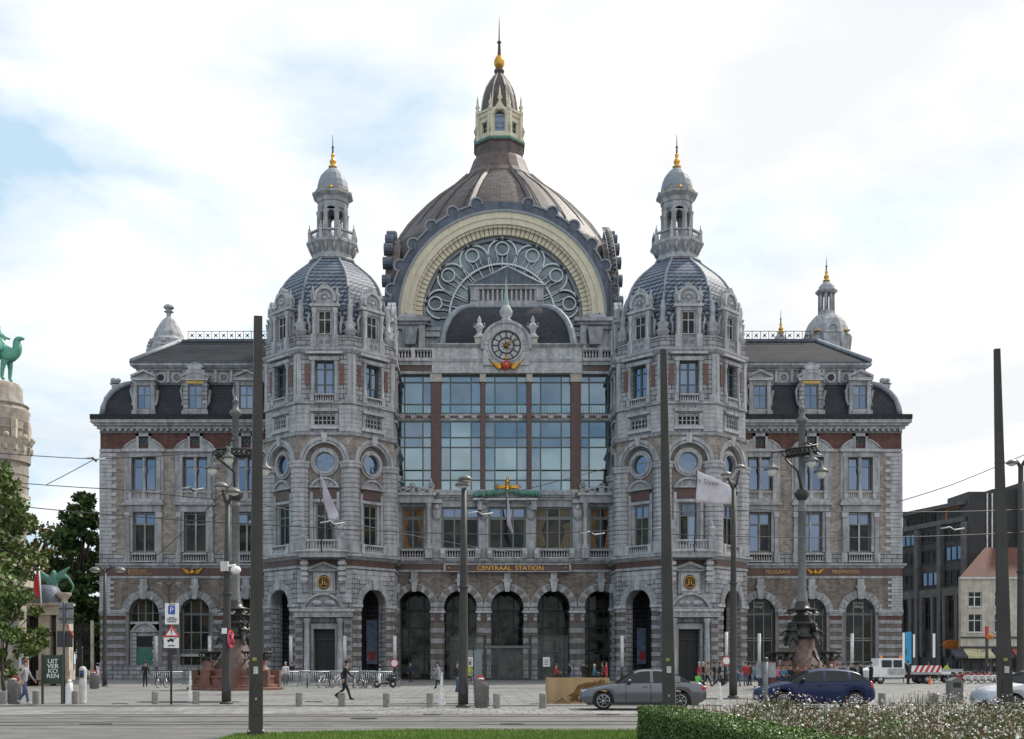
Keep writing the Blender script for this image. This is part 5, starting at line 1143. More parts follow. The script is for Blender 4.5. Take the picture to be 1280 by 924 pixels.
# ---- flower bed
m = MB(); pts, fs = [], []
sheet([(4.9, 8), (30, 8), (30, 29.2), (5.6, 29.2)], .015, 'soil', 'bed_soil')
def bedh(x, y): return .60+.16*sin(x*1.3+y*.7)+.12*sin(x*.47-y*1.1)+.10*sin(x*3.1)
def fleaf():
    y = 13.0+R.random()**.7*15.8; x = R.uniform(4.75+(.4 if y > 24.2 else 0), 6+y*.52); h = bedh(x, y)
    if y > 26.5: h *= max(.35, 1-(y-26.5)*.16)
    return (x, y, h*R.random()**.6), (0, 0, 1), 1
scatter_leaves(m, 52000, fleaf, .045, ['leaf_olive', 'leaf_a', 'leaf_olive', 'stem', 'leaf_autumn', 'leaf_b'], .3)
for k, num in (('stem', 5200), ('stem_red', 2200)):
    pts, fs = [], []
    for i in range(num):
        (x, y, z), _, _ = fleaf(); h = bedh(x, y)*R.uniform(.7, 1.18); b = len(pts); lx, ly = R.uniform(-.15, .15), R.uniform(-.1, .1)
        pts += [(x-.006, y, 0), (x+.006, y, 0), (x+lx+.004, y+ly, h), (x+lx-.004, y+ly, h)]; fs.append((b, b+1, b+2, b+3))
    m.mesh(pts, fs, k)
o = m.build('flower_bed_foliage', auto=False); tag(o, 'loose green and reddish foliage and stems of the flower bed', 'foliage', kind='stuff')
m = MB()
def fl():
    (x, y, z), _, _ = fleaf(); h = bedh(x, y)
    if y > 26.5: h *= max(.35, 1-(y-26.5)*.16)
    if sin(x*2.3+y*1.7)+sin(x*1.1-y*2.9)+sin(x*5.7)*.6+R.uniform(-1.9, 1.9) < -.7: return fl()
    return (x, y, h*R.uniform(.6, 1.25)), (0, -.6, .5), R.uniform(.4, 1.4)
scatter_leaves(m, 21000, fl, .021, ['petal', 'petal', 'petal_pink', 'petal', 'petal_dry'], .9); o = m.build('white_flowers', auto=False); tag(o, 'hundreds of small white and pale pink blossoms above the bed', 'flowers', kind='stuff')

# ---- trees
def tree(name, x, y, h, rad, base, n, leaf, mats, label, group=None, clusters=60, trunk=.3, seed=1, squash=1.2, lean=0, cats='tree'):
    rr = random.Random(seed); root = empty(name, (x, y, 0), label, cats, group)
    cz = base+(h-base)/2; cl = []
    for i in range(clusters):
        while True:
            p = Vector((rr.uniform(-1, 1), rr.uniform(-1, 1), rr.uniform(-1, 1)))
            if p.length < 1 and p.length > .25: break
        taper = 1-.35*max(0, p.z); cl.append((x+lean*(p.z)+p.x*rad*taper, y+p.y*rad*taper, cz+p.z*(h-base)/2, rr.uniform(.13, .26)*rad*1.25))
    m = MB()
    def fn():
        c = cl[int(R.random()*clusters)]; d = Vector((R.gauss(0, 1), R.gauss(0, 1), R.gauss(0, .75))).normalized()*c[3]*R.random()**.4
        return (c[0]+d.x, c[1]+d.y, c[2]+d.z*.8), d.normalized(), 1
    scatter_leaves(m, n, fn, leaf, mats, .6); m.build('crown', root, auto=False)
    m = MB(); m.tube([(x, y, 0), (x+.1, y, base*.6), (x+lean*.2, y, base+.5), (x+lean*.5, y, cz)], [trunk, trunk*.8, trunk*.6, trunk*.25], 'bark', 8)
    for i in range(0, clusters, 3):
        c = cl[i]; m.tube([(x+lean*.2, y, base*.8+(cz-base)*rr.random()), ((x+c[0])/2, (y+c[1])/2, (cz+c[2])/2-.3), (c[0], c[1], c[2])], [trunk*.35, trunk*.2, .02], 'bark', 5)
    m.build('trunk', root); return root
tree('plane_tree', -23.3, 52, 12.6, 2.8, 3.2, 9500, .15, ['leaf_a', 'leaf_b', 'leaf_olive', 'leaf_b', 'leaf_olive'], 'large leafy green tree at the left edge in front of the zoo building', seed=3, clusters=95, lean=-.6)
tree('young_tree', -20.2, 48, 5.6, 1.7, .5, 5200, .11, ['leaf_olive', 'leaf_b', 'leaf_a'], 'low yellowish green bushy tree at the left edge under the large leafy tree', seed=5, clusters=36, trunk=.12)
tree('tree', -48.6, 138, 23, 3.6, 4, 12000, .36, ['leaf_c', 'leaf_dark', 'leaf_a'], 'tall dark green tree touching the left corner of the station', seed=18, clusters=110, trunk=.5)
tree('tree', -54.8, 150, 16.5, 5, 4, 5200, .34, ['leaf_autumn', 'leaf_olive', 'leaf_red', 'leaf_autumn'], 'smaller tree with rust and orange autumn leaves behind the zoo gate', seed=9, clusters=46, trunk=.4)
tree('tree', -49.5, 146, 11, 3.6, 1.0, 9000, .36, ['leaf_dark', 'leaf_c'], 'broad dark tree filling the gap behind the iron gates', seed=10, clusters=60, trunk=.4)
tree('tree', -61, 160, 22, 6, 5, 5200, .36, ['leaf_c', 'leaf_a', 'leaf_autumn'], 'green and rust tree rising behind the zoo roof at far left', seed=12, clusters=50, trunk=.4)
tree('tree', -47.5, 152, 9, 6, .4, 7000, .36, ['leaf_dark', 'leaf_c'], 'low dark bushy tree behind the iron gate beside the station corner', seed=22, clusters=50, trunk=.2)
# ================================================================ SIDE BUILDINGS
zx = lambda px: at(px, 74); zz_ = lambda py: zt(py, 74)
root = empty('zoo_entrance_building', (zx(0), 76, 0), 'beige stone zoo entrance building with domed pylon at the left edge', 'building')
m = MB(frame(0, 74)); 
m.box(-50, zx(24), -1.2, 0, 0, zz_(620), 'zoo_stone'); m.box(-50, zx(28), -1.4, .35, zz_(622), zz_(617), 'zoo_trim'); m.box(-60, -38, -14, -1.2, 0, zz_(620), 'zoo_stone')
m.box(-50, zx(42), -.5, 1.6, zz_(735), zz_(727), 'zoo_trim'); m.box(-50, zx(27), -1, .25, zz_(662), zz_(658), 'zoo_trim')
for i in range(3): m.box(-42+i*3.3, -40.6+i*3.3, 0, .02, 2, 5, 'black')
m.build('wall', root)
m = MB(frame(0, 74)); cxp = zx(-9)-.2; rr_ = zx(24)-cxp
for (z0, z1, f_) in ((zz_(620), zz_(575), 1.0), (zz_(575), zz_(552), 1.08), (zz_(552), zz_(520), .98)): m.lathe(cxp, -1.2, [(rr_*f_, z0), (rr_*f_, z1)], 'zoo_stone', 20)
for p0, p1, f_ in ((556, 552, 1.12), (552, 548, 1.18), (523, 517, 1.04), (517, 510, 1.07)): m.lathe(cxp, -1.2, [(rr_*(f_-.05), zz_(p0)), (rr_*f_, zz_(p1))], 'zoo_trim', 20)
for i in range(20): a = 2*pi*i/20; m.box(cxp+rr_*1.1*cos(a)-.1, cxp+rr_*1.1*cos(a)+.1, -1.2+rr_*1.1*sin(a)-.1, -1.2+rr_*1.1*sin(a)+.1, zz_(562), zz_(556), 'zoo_trim')
m.lathe(cxp, -1.2, [(rr_*1.05, zz_(510)), (rr_*.9, zz_(500)), (rr_*.82, zz_(495)), (rr_*.82, zz_(480)), (rr_*.72, zz_(475))], 'zoo_stone', 20)
for i in range(10):
    a = 2*pi*i/10; m.box(cxp+rr_*1.02*cos(a)-.16, cxp+rr_*1.02*cos(a)+.16, -1.2+rr_*1.02*sin(a)-.16, -1.2+rr_*1.02*sin(a)+.16, zz_(547), zz_(524), 'zoo_trim'); m.ball((cxp+rr_*1.12*cos(a+.3), -1.2+rr_*1.12*sin(a+.3), zz_(545)), .22, 'zoo_trim', 7, 5)
for p_ in (605, 590, 533, 502): m.lathe(cxp, -1.2, [(rr_*.95, zz_(p_+2)), (rr_*1.03, zz_(p_+1)), (rr_*1.03, zz_(p_))], 'zoo_trim', 20)
m.build('pylon', root)
m = MB(frame(0, 74)); m.balus(-50, zx(40), 1.3, zz_(727), zz_(707), 'zoo_trim', .28, (zx(40),)); m.build('balustrade', root)
# camel and rider statue in green bronze: one continuous casting
def skin_mesh(nodes, edges, name, mt, sub=1, root_i=0):
    me = bpy.data.meshes.new(name); me.from_pydata([n[:3] for n in nodes], edges, []); o = bpy.data.objects.new(name, me); SC.collection.objects.link(o)
    md = o.modifiers.new('skin', 'SKIN'); md.use_smooth_shade = True
    sv = me.skin_vertices[0].data
    for i, n in enumerate(nodes):
        r = n[3]; r = r if isinstance(r, tuple) else (r, r); sv[i].radius = r; sv[i].use_root = (i == root_i)
    sb = o.modifiers.new('sub', 'SUBSURF'); sb.levels = sub; sb.render_levels = sub
    dg = bpy.context.evaluated_depsgraph_get(); res = bpy.data.meshes.new_from_object(o.evaluated_get(dg)); bpy.data.objects.remove(o); bpy.data.meshes.remove(me)
    res.materials.clear(); res.materials.append(MATS[mt]) if mt else None
    for p in res.polygons: p.use_smooth = True
    return res
camel_nodes = [(0,0,2.3,.72), (-1.0,0,2.35,.78), (-1.9,0,2.3,.65), (.75,0,2.25,.68), (1.15,0,2.1,.56), (1.42,0,2.3,.46), (1.5,0,2.7,.38), (1.42,0,3.1,.33), (1.55,0,3.36,.27), (1.85,0,3.36,.14), (2.05,0,3.3,.11),
  (.75,.3,1.7,.3), (.8,.32,1.0,.18), (.75,.32,.25,.14), (.95,.32,.08,.12), (.6,-.3,1.7,.3), (.45,-.32,1.0,.18), (.4,-.32,.25,.14), (.6,-.32,.08,.12),
  (-1.8,.3,1.6,.28), (-1.9,.32,1.0,.14), (-2.05,.32,.25,.1), (-1.85,.32,.08,.12), (-1.9,-.3,1.6,.28), (-2.1,-.32,1.0,.14), (-2.2,-.32,.25,.1), (-2.0,-.32,.08,.12), (-.9,0,3.0,.38),
  (-.1,0,3.2,.3), (-.05,0,3.75,.32), (-.05,0,4.15,.15), (0,0,4.4,.24), (.05,.35,3.8,.13), (.45,.42,3.5,.09), (.8,.3,3.4,.08), (.0,-.35,3.8,.13), (.4,-.42,3.45,.09), (.7,-.3,3.1,.08), (.3,.62,2.9,.17), (.5,.7,2.2,.12), (.3,-.62,2.9,.17), (.5,-.7,2.2,.12)]
camel_edges = [(0,1),(1,2),(0,3),(3,4),(4,5),(5,6),(6,7),(7,8),(8,9),(9,10),(3,11),(11,12),(12,13),(13,14),(3,15),(15,16),(16,17),(17,18),(2,19),(19,20),(20,21),(21,22),(2,23),(23,24),(24,25),(25,26),(1,27),(0,28),(28,29),(29,30),(30,31),(29,32),(32,33),(33,34),(29,35),(35,36),(36,37),(28,38),(38,39),(28,40),(40,41)]
me = skin_mesh(camel_nodes, camel_edges, 'camel_statue', 'statue_green', 2)
o = bpy.data.objects.new('camel_statue', me); SC.collection.objects.link(o); Yc_ = 75.2; sc_ = .86; o.scale = (sc_*1.0,)*3; o.location = (at(32, Yc_)-2.12*sc_, Yc_, zt(477, Yc_)); tag(o, 'green bronze camel with rider on top of the round stone pylon', 'statue')
# gate lodge with roof, iron gates
gr = empty('gate_lodge', (at(60, 84), 84, 0), 'small beige gate lodge with dark domed roof and green sculpture on it', 'gate lodge')
g = lambda px: at(px, 84); h = lambda py: zt(py, 84)
m = MB(frame(0, 84)); m.box(g(-20), g(27), -3, 0, 0, h(770), 'zoo_stone')
for a, b in ((27, 33), (50, 64), (72, 88)): m.box(g(a), g(b), -.6, .3, 0, h(768), 'zoo_trim'); m.box(g(a)-.12, g(b)+.12, -.7, .45, h(850), h(838), 'zoo_trim')
m.box(g(25), g(87), -.8, .5, h(769), h(757), 'zoo_trim'); m.box(g(23), g(89), -.9, .75, h(757), h(754), 'zoo_trim'); m.box(g(33), g(72), -.8, -.6, 0, h(769), 'black')
m.box(g(64)+.1, g(72)-.1, -.2, 0, h(790), h(772), 'dark_metal')
for px in (57, 80): m.lathe(g(px), 0, [(.3, h(754)), (.25, h(750)), (.6, h(744)), (.55, h(741))], 'zoo_trim', 8)
m.build('wall', gr)
m = MB(frame(0, 84)); m.lathe(g(56), -.4, [(1.3, h(754)), (1.25, h(748)), (1.0, h(738)), (.8, h(733)), (.3, h(731))], 'lead_dark', 14); m.build('roof', gr)
pts_ = [(0,0,0,.3),(0,0,.9,.35),(.5,0,1.5,.25),(1.2,0,1.3,.12),(1.6,0,.6,.08),(1.4,0,.1,.06),(-.6,0,1.4,.22),(-1.1,0,1.9,.1),(.1,0,1.9,.2),(-1.2,0,.8,.15),(1.3,0,2.1,.06)]
me = skin_mesh(pts_, [(0,1),(1,2),(2,3),(3,4),(4,5),(1,6),(6,7),(1,8),(6,9),(2,10)], 'roof_sculpture', 'verdigris', 2); o = bpy.data.objects.new('roof_sculpture', me); SC.collection.objects.link(o); o.parent = gr; o.location = (g(57)-gr.location.x, 1.4, h(742))
def iron_gate(x0, x1, Y, hgt, label, lean=0):
    r = empty('iron_gate', ((x0+x1)/2, Y, 0), label, 'gate'); m = MB(); n = int(abs(x1-x0)/.22)
    for i in range(n+1): x = x0+(x1-x0)*i/n; m.box(x-.035, x+.035, Y-.03, Y+.03, .1, hgt+(.35*sin(pi*i/n)), 'black')
    for z in (.2, hgt*.5, hgt*.55, hgt-.25): m.box(x0, x1, Y-.04, Y+.04, z, z+.09, 'black')
    m.build('bars', r); m = MB(); m.box(x0-.25, x0-.05, Y-.15, Y+.15, 0, hgt+.6, 'zoo_trim' if lean else 'dark_metal'); m.box(x1+.05, x1+.3, Y-.15, Y+.15, 0, hgt+.6, 'zoo_trim' if lean else 'dark_metal'); m.build('gate_post', r)
iron_gate(g(34), g(49), 84, 4.6, 'tall black iron gate inside the stone lodge on the left')
iron_gate(at(89,108), at(113,108), 108, 5.2, 'black iron gate closing the gap beside the left corner of the station', 1)
# ---- dark modern block on the right
A0 = Vector((at(1122, 150), 150, 0)); A1 = Vector((at(1208, 137), 137, 0)); dv = (A1-A0); ln = dv.length; t = atan2(dv.y, dv.x)
bk = empty('office_block', (A0.x, A0.y, 0), 'dark grey modern office block with strip windows to the right of the station', 'building')
M_ = frame(A0.x, A0.y, t); H = lambda py: zt(py, 140); m = MB(M_)
m.box(0, ln, -14, 0, 0, H(652), 'concrete_dark'); m.box(0, ln, -14, -.8, H(652), H(634), 'concrete_mid'); m.box(0, ln, -1, .3, H(655), H(649), 'concrete_mid'); m.box(0, ln, -14, .1, H(634), H(629), 'concrete_mid'); 
m.box(0, ln, .02, .4, H(745), H(735), 'concrete_mid')
for i in range(4):
    x = ln*i/3; m.box(x-.35, x+.35, 0, .55, 0, H(656), 'concrete_mid')
for i in range(6): x = ln*(i+.5)/6; m.tbox(x, .3, 2.5, H(745), .22, .3, 'concrete_mid', .3, .4)
m.box(0, ln, .01, .3, 0, H(815), 'black'); m.build('wall', bk)
for fl, (a, b) in enumerate(((660, 675), (684, 701), (713, 730))):
    for i in range(3):
        f = MB(M_); f.panes(ln*i/3+.7, ln*(i+1)/3-.5, .06, H(b), H(a), (.33, .66), (), 'dark_metal', 'glass_dim' if (i+fl) % 3 else 'glass_window', .12); f.build('window', bk)
for i in range(3): f = MB(M_); f.panes(ln*i/3+.7, ln*(i+1)/3-.5, .05, H(785), H(750), (.4,), (.5,), 'dark_metal', 'glass_dim', .12); f.build('shop_window', bk)
f = MB(M_); f.panes(ln*.08, ln*.5, -.72, H(648), H(637), (.5,), (), 'dark_metal', 'glass_dim', .12); f.build('window', bk)
f = MB(M_); f.box(ln*.66, ln*.9, -.75, -.55, H(650), H(634), 'orange_frame'); f.box(ln*.69, ln*.87, -.6, -.5, H(649), H(636), 'black'); f.build('orange_window', bk)
B0 = A1; m = MB(frame(B0.x, B0.y-.5, 0)); X1 = at(1320, 128)-B0.x; bk2 = empty('tower_block', (B0.x+5, 136, 0), 'tall windowless black clad block behind the cream house', 'building')
m.box(0, 3.2, -6, 0, 0, H(620), 'cladding_black'); m.box(3.2, 8, -6, -.4, 0, H(616), 'cladding_black'); m.box(6.6, X1+9, -6, 1.2, 0, H(608), 'cladding_black'); m.build('wall', bk2)
m = MB(frame(B0.x, B0.y-.5, 0)); 
for x in (2.2, 2.8, 6.9): m.box(x, x+.14, .02 if x < 5 else 1.22, .16 if x < 5 else 1.35, H(706), H(622 if x < 5 else 612), 'sky_white')
m.build('steel_strip', bk2)
# ---- cream corner house with red tiled roof
Y = 128.; c0, c1 = at(1201, Y), at(1325, Y); H = lambda py: zt(py, Y); ho = empty('cream_house', (c0, Y, 0), 'cream rendered house with red tiled roof and shops at street level', 'building')
m = MB(frame(0, Y)); xs_ = [c0+.9+3.0*i for i in range(5)]
m.wall(c0, c1, H(764), H(722), 0, .4, [(x, x+1.5, H(758), H(740), 'r') for x in xs_], 'render_cream'); m.wall(c0, c1, H(808), H(764), 0, .4, [(x, x+1.5, H(790), H(768), 'r') for x in xs_], 'render_cream')
m.box(c0, c1, -.6, -.4, H(850), H(722), 'render_cream'); m.box(c0+4, c1, -8, -.6, H(850), H(722), 'render_cream') ; m.box(c0-.1, c1, -.2, .25, H(724), H(721), 'white_dirty'); m.box(c0, c1, -.1, .1, H(798), H(796), 'dark_metal'); m.box(c0, c1, 0, .12, H(810), H(808), 'dark_metal'); m.build('wall', ho)
m = MB(frame(0, Y)); m.mesh([(c0-.2, .3, H(721)), (c1, .3, H(721)), (c1, -4, H(680)), (c0+4.6, -4, H(680)), (c0+4, -8, H(721)), (c1, -8, H(721))], [(0,1,2,3), (0,3,4), (3,2,5,4)], 'tile_red'); m.build('roof', ho)
for x in xs_:
    for a, b in ((758, 740), (790, 768)):
        f = MB(frame(0, Y)); f.panes(x, x+1.5, -.3, H(a), H(b), (.5,), (.65,), 'sky_white', 'glass_dim', .1); f.box(x-.15, x+1.65, -.05, .1, H(a)-.15, H(a), 'white_dirty'); f.build('window', ho)
for i, (a, b, mt, sg) in enumerate(((1188, 1203, 'awning_dark', 0), (1204, 1238, 'awning_yellow', 1), (1240, 1262, 'awning_dark', 0), (1264, 1300, 'awning_red', 0))):
    f = MB(frame(0, Y)); a_, b_ = at(a, Y), at(b, Y); f.prismx([(.1, H(813)), (.1, H(817)), (1.3, H(823)), (1.3, H(820))], a_, b_, mt); f.box(a_, b_, .05, .2, H(816), H(811), mt); f.panes(a_+.1, b_-.1, .02, H(846), H(820), (.3, .7), (.8,), 'dark_metal', 'glass_dim', .12); f.build('shop_front', ho)
text('CAFE', .55, at(1221, Y), Y-1.34, H(813.5), 'dark_metal', ho, 'shop_lettering')
sgn = MB(); sgn.ball((at(1187, 134), 133.5, zt(806, 134)), .75, 'orange_frame', 14, 6, 1.5, .15, .8); sgn.box(at(1187, 134)-.06, at(1187, 134)+.06, 133.5, 136.8, zt(806, 134)-.05, zt(806, 134)+.05, 'dark_metal'); tag(sgn.build('shop_sign'), 'round orange shop sign hanging on the dark office block', 'sign')
sgn = MB(); sgn.box(at(1233.5, 120)-.12, at(1233.5, 120)+.12, 119.9, 120.1, 0, zt(785, 120), 'dark_metal'); sgn.ball((at(1236, 120), 119.8, zt(796, 120)), .3, 'orange_frame', 10, 6, 1.6, .4, 1.0); sgn.box(at(1233.5, 120)-.14, at(1233.5, 120)+.14, 119.86, 120.14, zt(797, 120), zt(783, 120), 'red_paint'); tag(sgn.build('red_topped_post'), 'slim dark post with red top and orange disc before the cream house', 'post')
# ================================================================ STREET FURNITURE
# tall tapering square masts
def mast(px, Y, top_px, top_py, w0, w1, label):
    x, x2, z = at(px, Y), at(top_px, Y), zt(top_py, Y); r = empty('square_mast', (x, Y, 0), label, 'mast', 'tall tapering square masts')
    a, b = w0/2, w1/2; MR = Matrix.Translation((x, Y, 0)) @ Matrix.Rotation(radians(14 if x < 5 else -14), 4, 'Z'); m = MB(MR); dx = x2-x
    m.mesh([(-a,-a,.02),(a,-a,.02),(a,a,.02),(-a,a,.02),(dx-b,-b,z),(dx+b,-b,z),(dx+b,b,z),(dx-b,b,z)], [(0,1,2,3),(4,5,6,7),(0,1,5,4),(1,2,6,5),(2,3,7,6),(3,0,4,7)], 'mast_grey')
    for q in (-.25, .25): m.mesh([(q*a*1.0-.012,-a-.004,.3),(q*a+.012,-a-.004,.3),(dx+q*b+.01,-b-.004,z-.2),(dx+q*b-.01,-b-.004,z-.2)], [(0,1,2,3)], 'dark_metal') if False else None
    m.build('shaft', r); m = MB(MR); m.box(-a-.03, a+.03, -a-.03, a+.03, 0, .12, 'dark_metal')
    for q in (-1, 1):
        for q2 in (-1, 1): m.lathe(q*a*1.0, q2*a*1.0, [(.03, .12), (.03, .16), (.001, .16)], 'galvanised', 6)
    m.build('base_plate', r); m = MB(MR); m.box(-a*.6, a*.6, -a-.012, -a+.01, .5, 1.25, 'mast_grey'); m.box(-.02, .02, -a-.02, -a, .85, .9, 'galvanised'); m.build('service_hatch', r)
    m = MB(MR); m.box(-a*.35, a*.3, -a-.004, -a+.02, 1.45, 1.62, 'white_dirty'); m.box(-a*.5, a*.1, -a-.002, -a+.02, 1.75, 1.83, 'sticker'); m.build('sticker', r)
    for hz in (z*.36, z*.70):
        f_ = hz/z; aa = a+(b-a)*f_+.006; m = MB(MR @ Matrix.Translation((dx*f_, 0, 0))); m.box(-aa, aa, -aa, aa, hz, hz+.03, 'dark_metal'); m.build('collar', r)
mast(319.5, 26, 322.5, 396, .32, .19, 'tall dark square mast in the left foreground, foot by the lawn')
mast(837, 28.6, 829.5, 437, .34, .16, 'tall dark leaning mast rising behind the hedge in front of the grey sedan')
mast(1257, 28.6, 1247, 436, .34, .14, 'tall dark mast rising from the flowers near the right edge')
# lamp posts with mushroom heads
def mushroom(m, x, y, z, r, ax, az):
    m.lathe(x, y, [(.05, z+r*.72), (r*.45, z+r*.66), (r*.8, z+r*.42), (r, z+.06), (r*1.02, z), (r*.9, z-.03)], 'pole_light', 16)
    m.lathe(x, y, [(r*.86, z-.035), (r*.5, z-.1), (.05, z-.13)], 'bulb_glass', 14)
def lamp(name, px, base_py, top_py, heads, label, w0=.19, w1=.1, hr=.32, x_top=None, mt='pole_grey', Y=None, group='double headed lamp posts', split=None):
    Y = Y or gy(base_py); k = Y/F; x = at(px, Y); zt_ = zt(top_py, Y)+.0; xt = at(x_top or px, Y); r = empty(name, (x, Y, 0), label, 'street lamp', group)
    m = MB(); zb = zt_ if split is None else zt(split, Y)
    m.tube([(x, Y, 0), (x, Y, .9), (x+(xt-x)*.1, Y, .95), (x+(xt-x)*.6, Y, zb*.6), (xt, Y, zb-.35)], [w0*1.05, w0*1.05, w0, (w0+w1)/2, w1], mt, 10)
    m.lathe(x, Y, [(w0*1.5, 0), (w0*1.5, .06), (w0*1.1, .1)], mt, 10); m.box(x-w0*.5, x+w0*.5, Y-w0*1.08, Y-w0*.8, .5, .95, 'dark_metal') 
    m.lathe(x+(xt-x)*.5, Y, [(w0*1.05, zb*.52), (w0*1.12, zb*.52+.05), (w0*1.0, zb*.52+.1)], mt, 10)
    m.build('post', r)
    for hx, hy in heads:
        X, Zh = at(hx, Y), zt(hy, Y); f = MB(); f.tube([(xt, Y, zb-.5), (xt+(X-xt)*.5, Y, zb-.15), (X, Y-.02, Zh-.02)], [w1*.8, w1*.6, w1*.5], mt, 6); mushroom(f, X, Y, Zh-.1, hr, 0, 0); f.build('lamp_head', r)
    return r, x, Y
lamp('street_lamp', 579, 884, 598, ((581.5, 597), (577.5, 604)), 'grey lamp post with two mushroom heads in front of the middle of the arcade', .19, .1, .27, x_top=580)
LB, lbx, lby = lamp('street_lamp', 283, 880, 603, ((276.5, 606), (291.5, 613)), 'lamp post with two mushroom heads and a red and blue disc beside the left mast', .19, .1, .3, x_top=284.5, split=618)
lamp('street_lamp', 916.5, 872, 585, ((925, 583), (908, 592)), 'lamp post with two mushroom heads just left of the right wing behind the flowers', .19, .1, .28, x_top=917, split=600)
lamp('street_lamp', 1276, 872, 572, ((1265, 577), (1286, 577)), 'lamp post at the right edge of the view, partly cut off', .19, .12, .28)
lamp('street_lamp', 131, 858, 706, ((119, 712), (150, 712)), 'slim dark lamp post with two wide arms before the left corner of the station', .17, .1, .42, mt='dark_metal', group='slim lamps with two spread arms')
lamp('street_lamp', 211, 846, 726, ((200, 730), (223, 730)), 'slim lamp with two spread arms directly behind the traffic signs', .13, .08, .35, Y=96, mt='pole_grey', group='slim lamps with two spread arms')
# ornate bronze lamps on rock pedestals
def ornate(px, Y, topz, label, baskets, lamps, seed=1):
    x = at(px, Y); r = empty('ornate_lamp_fountain', (x, Y, 0), label, 'monumental lamp', 'monumental bronze lamps on rock pedestals'); rr = random.Random(seed)
    m = MB()
    for (rad, z0, z1) in ((3.1, 0, .16), (2.75, .16, .34), (2.5, .34, .75), (2.55, .75, .9), (2.2, .9, 1.3)): m.lathe(x, Y, [(rad, z0), (rad, z1-.03), (rad-.05, z1)], 'granite_steps', 16, False)
    for i in range(8):
        a = 2*pi*i/8+.2; m.box(x+2.55*cos(a)-.28, x+2.55*cos(a)+.28, Y+2.55*sin(a)-.28, Y+2.55*sin(a)+.28, .1, 1.25, 'granite_steps')
    m.build('stepped_base', r)
    m = MB(); n = 16; prof = [(1.55, 1.3), (1.3, 1.9), (.98, 2.8), (.8, 3.7), (.7, 4.6), (.68, 5.0)]; pts = []
    for j, (rd, z) in enumerate(prof):
        for i in range(n): a = 2*pi*i/n; q = rd*(1+rr.uniform(-.12, .12)); pts.append((x+q*cos(a), Y+q*sin(a), z+rr.uniform(-.08, .08)))
    m.mesh(pts, [(j*n+i, j*n+(i+1) % n, (j+1)*n+(i+1) % n, (j+1)*n+i) for j in range(len(prof)-1) for i in range(n)], 'granite_pink', None, True); m.build('rock_pedestal', r)
    # four side lamps of bronze with basin stems
    for i in range(4):
        a = pi/4+pi/2*i; X, Y_ = x+2.05*cos(a), Y+2.05*sin(a); f = MB()
        f.lathe(X, Y_, [(.5, 1.1), (.45, 1.5), (.3, 1.7), (.36, 2.3), (.28, 2.6), (.18, 2.7)], 'granite_steps', 10); f.lathe(X, Y_, [(.2, 2.7), (.14, 2.9), (.16, 3.6), (.6, 3.7), (.75, 3.95), (.7, 4.05)], 'bronze', 12)
        for k in range(6): b = 2*pi*k/6; f.tube([(X+.62*cos(b), Y_+.62*sin(b), 3.95), (X+.5*cos(b), Y_+.5*sin(b), 3.2), (X+.25*cos(b), Y_+.25*sin(b), 2.8)], .05, 'bronze', 4)
        f.tube([(X-.5*cos(a), Y_-.5*sin(a), 3.0), (x+1.2*cos(a), Y+1.2*sin(a), 2.7), (x+.9*cos(a), Y+.9*sin(a), 3.4), (x+.85*cos(a), Y+.85*sin(a), 4.2)], .09, 'bronze', 6); f.build('side_basin', r)
    m = MB(); m.lathe(x, Y, [(.75, 4.7), (.95, 5.0), (.9, 5.2), (.75, 5.3), (.75, 6.3), (.95, 6.5), (.7, 6.7), (.55, 7.2), (.4, 7.7), (.95, 7.9), (1.0, 8.05), (.5, 8.25), (.45, 8.7), (.35, 9.0)], 'bronze', 14)
    m.build('bronze_drum', r)
    for i in range(4):     # crouching bronze figures round the drum
        a = pi/4+pi/2*i; ca, sa = cos(a), sin(a); P = lambda d, s, z, q: (x+d*ca-s*sa, Y+d*sa+s*ca, z, q)
        nodes = [P(.85,0,5.2,.24), P(.95,0,5.7,.26), P(.9,0,6.1,.12), P(1.0,0,6.4,.19), P(1.2,.2,4.7,.14), P(1.0,.25,4.0,.09), P(1.2,-.2,4.6,.14), P(1.35,-.25,3.9,.09), P(1.1,.35,5.6,.1), P(1.3,.5,5.1,.07), P(1.1,-.35,5.7,.1), P(1.2,-.45,6.2,.07)]
        me = skin_mesh(nodes, [(0,1),(1,2),(2,3),(0,4),(4,5),(0,6),(6,7),(1,8),(8,9),(1,10),(10,11)], 'bronze_figure', 'bronze', 1); o = bpy.data.objects.new('bronze_figure', me); SC.collection.objects.link(o); o.parent = r; o.location = (-x, -Y, 0)
    for i in range(8):
        a = 2*pi*i/8; f = MB(); X, Y_ = x+.95*cos(a), Y+.95*sin(a); f.tube([(x+.5*cos(a), Y+.5*sin(a), 8.1), (X, Y_, 8.0), (X, Y_, 7.75)], .04, 'bronze', 4); f.lathe(X, Y_, [(.06, 7.8), (.22, 7.68), (.24, 7.6)], 'bronze', 8); f.ball((X, Y_, 7.5), .14, 'bulb_glass', 8, 5); f.build('small_lamp', r)
    for ch in r.children:
        if ch.name.split('.')[0] in ('rock_pedestal', 'side_basin', 'bronze_drum', 'bronze_figure', 'small_lamp'):
            k_ = .42 if ch.name.startswith('side') else .58
            for v in ch.data.vertices:
                if v.co.z > 1.3: v.co.z = 1.3+(v.co.z-1.3)*k_
            ch.data.update()
    H = topz; m = MB(); m.lathe(x, Y, [(.36, 5.55), (.36, 5.9), (.27, 6.1), (.25, H*.62), (.29, H*.622), (.29, H*.63), (.23, H*.635), (.21, H*.93), (.36, H*.935), (.4, H*.945), (.2, H*.955), (.16, H*.975), (.24, H*.98), (.1, H*.99), (.02, H)], 'ornate_grey', 12); m.build('column', r)
    m = MB(); zb = zt(568, Y)
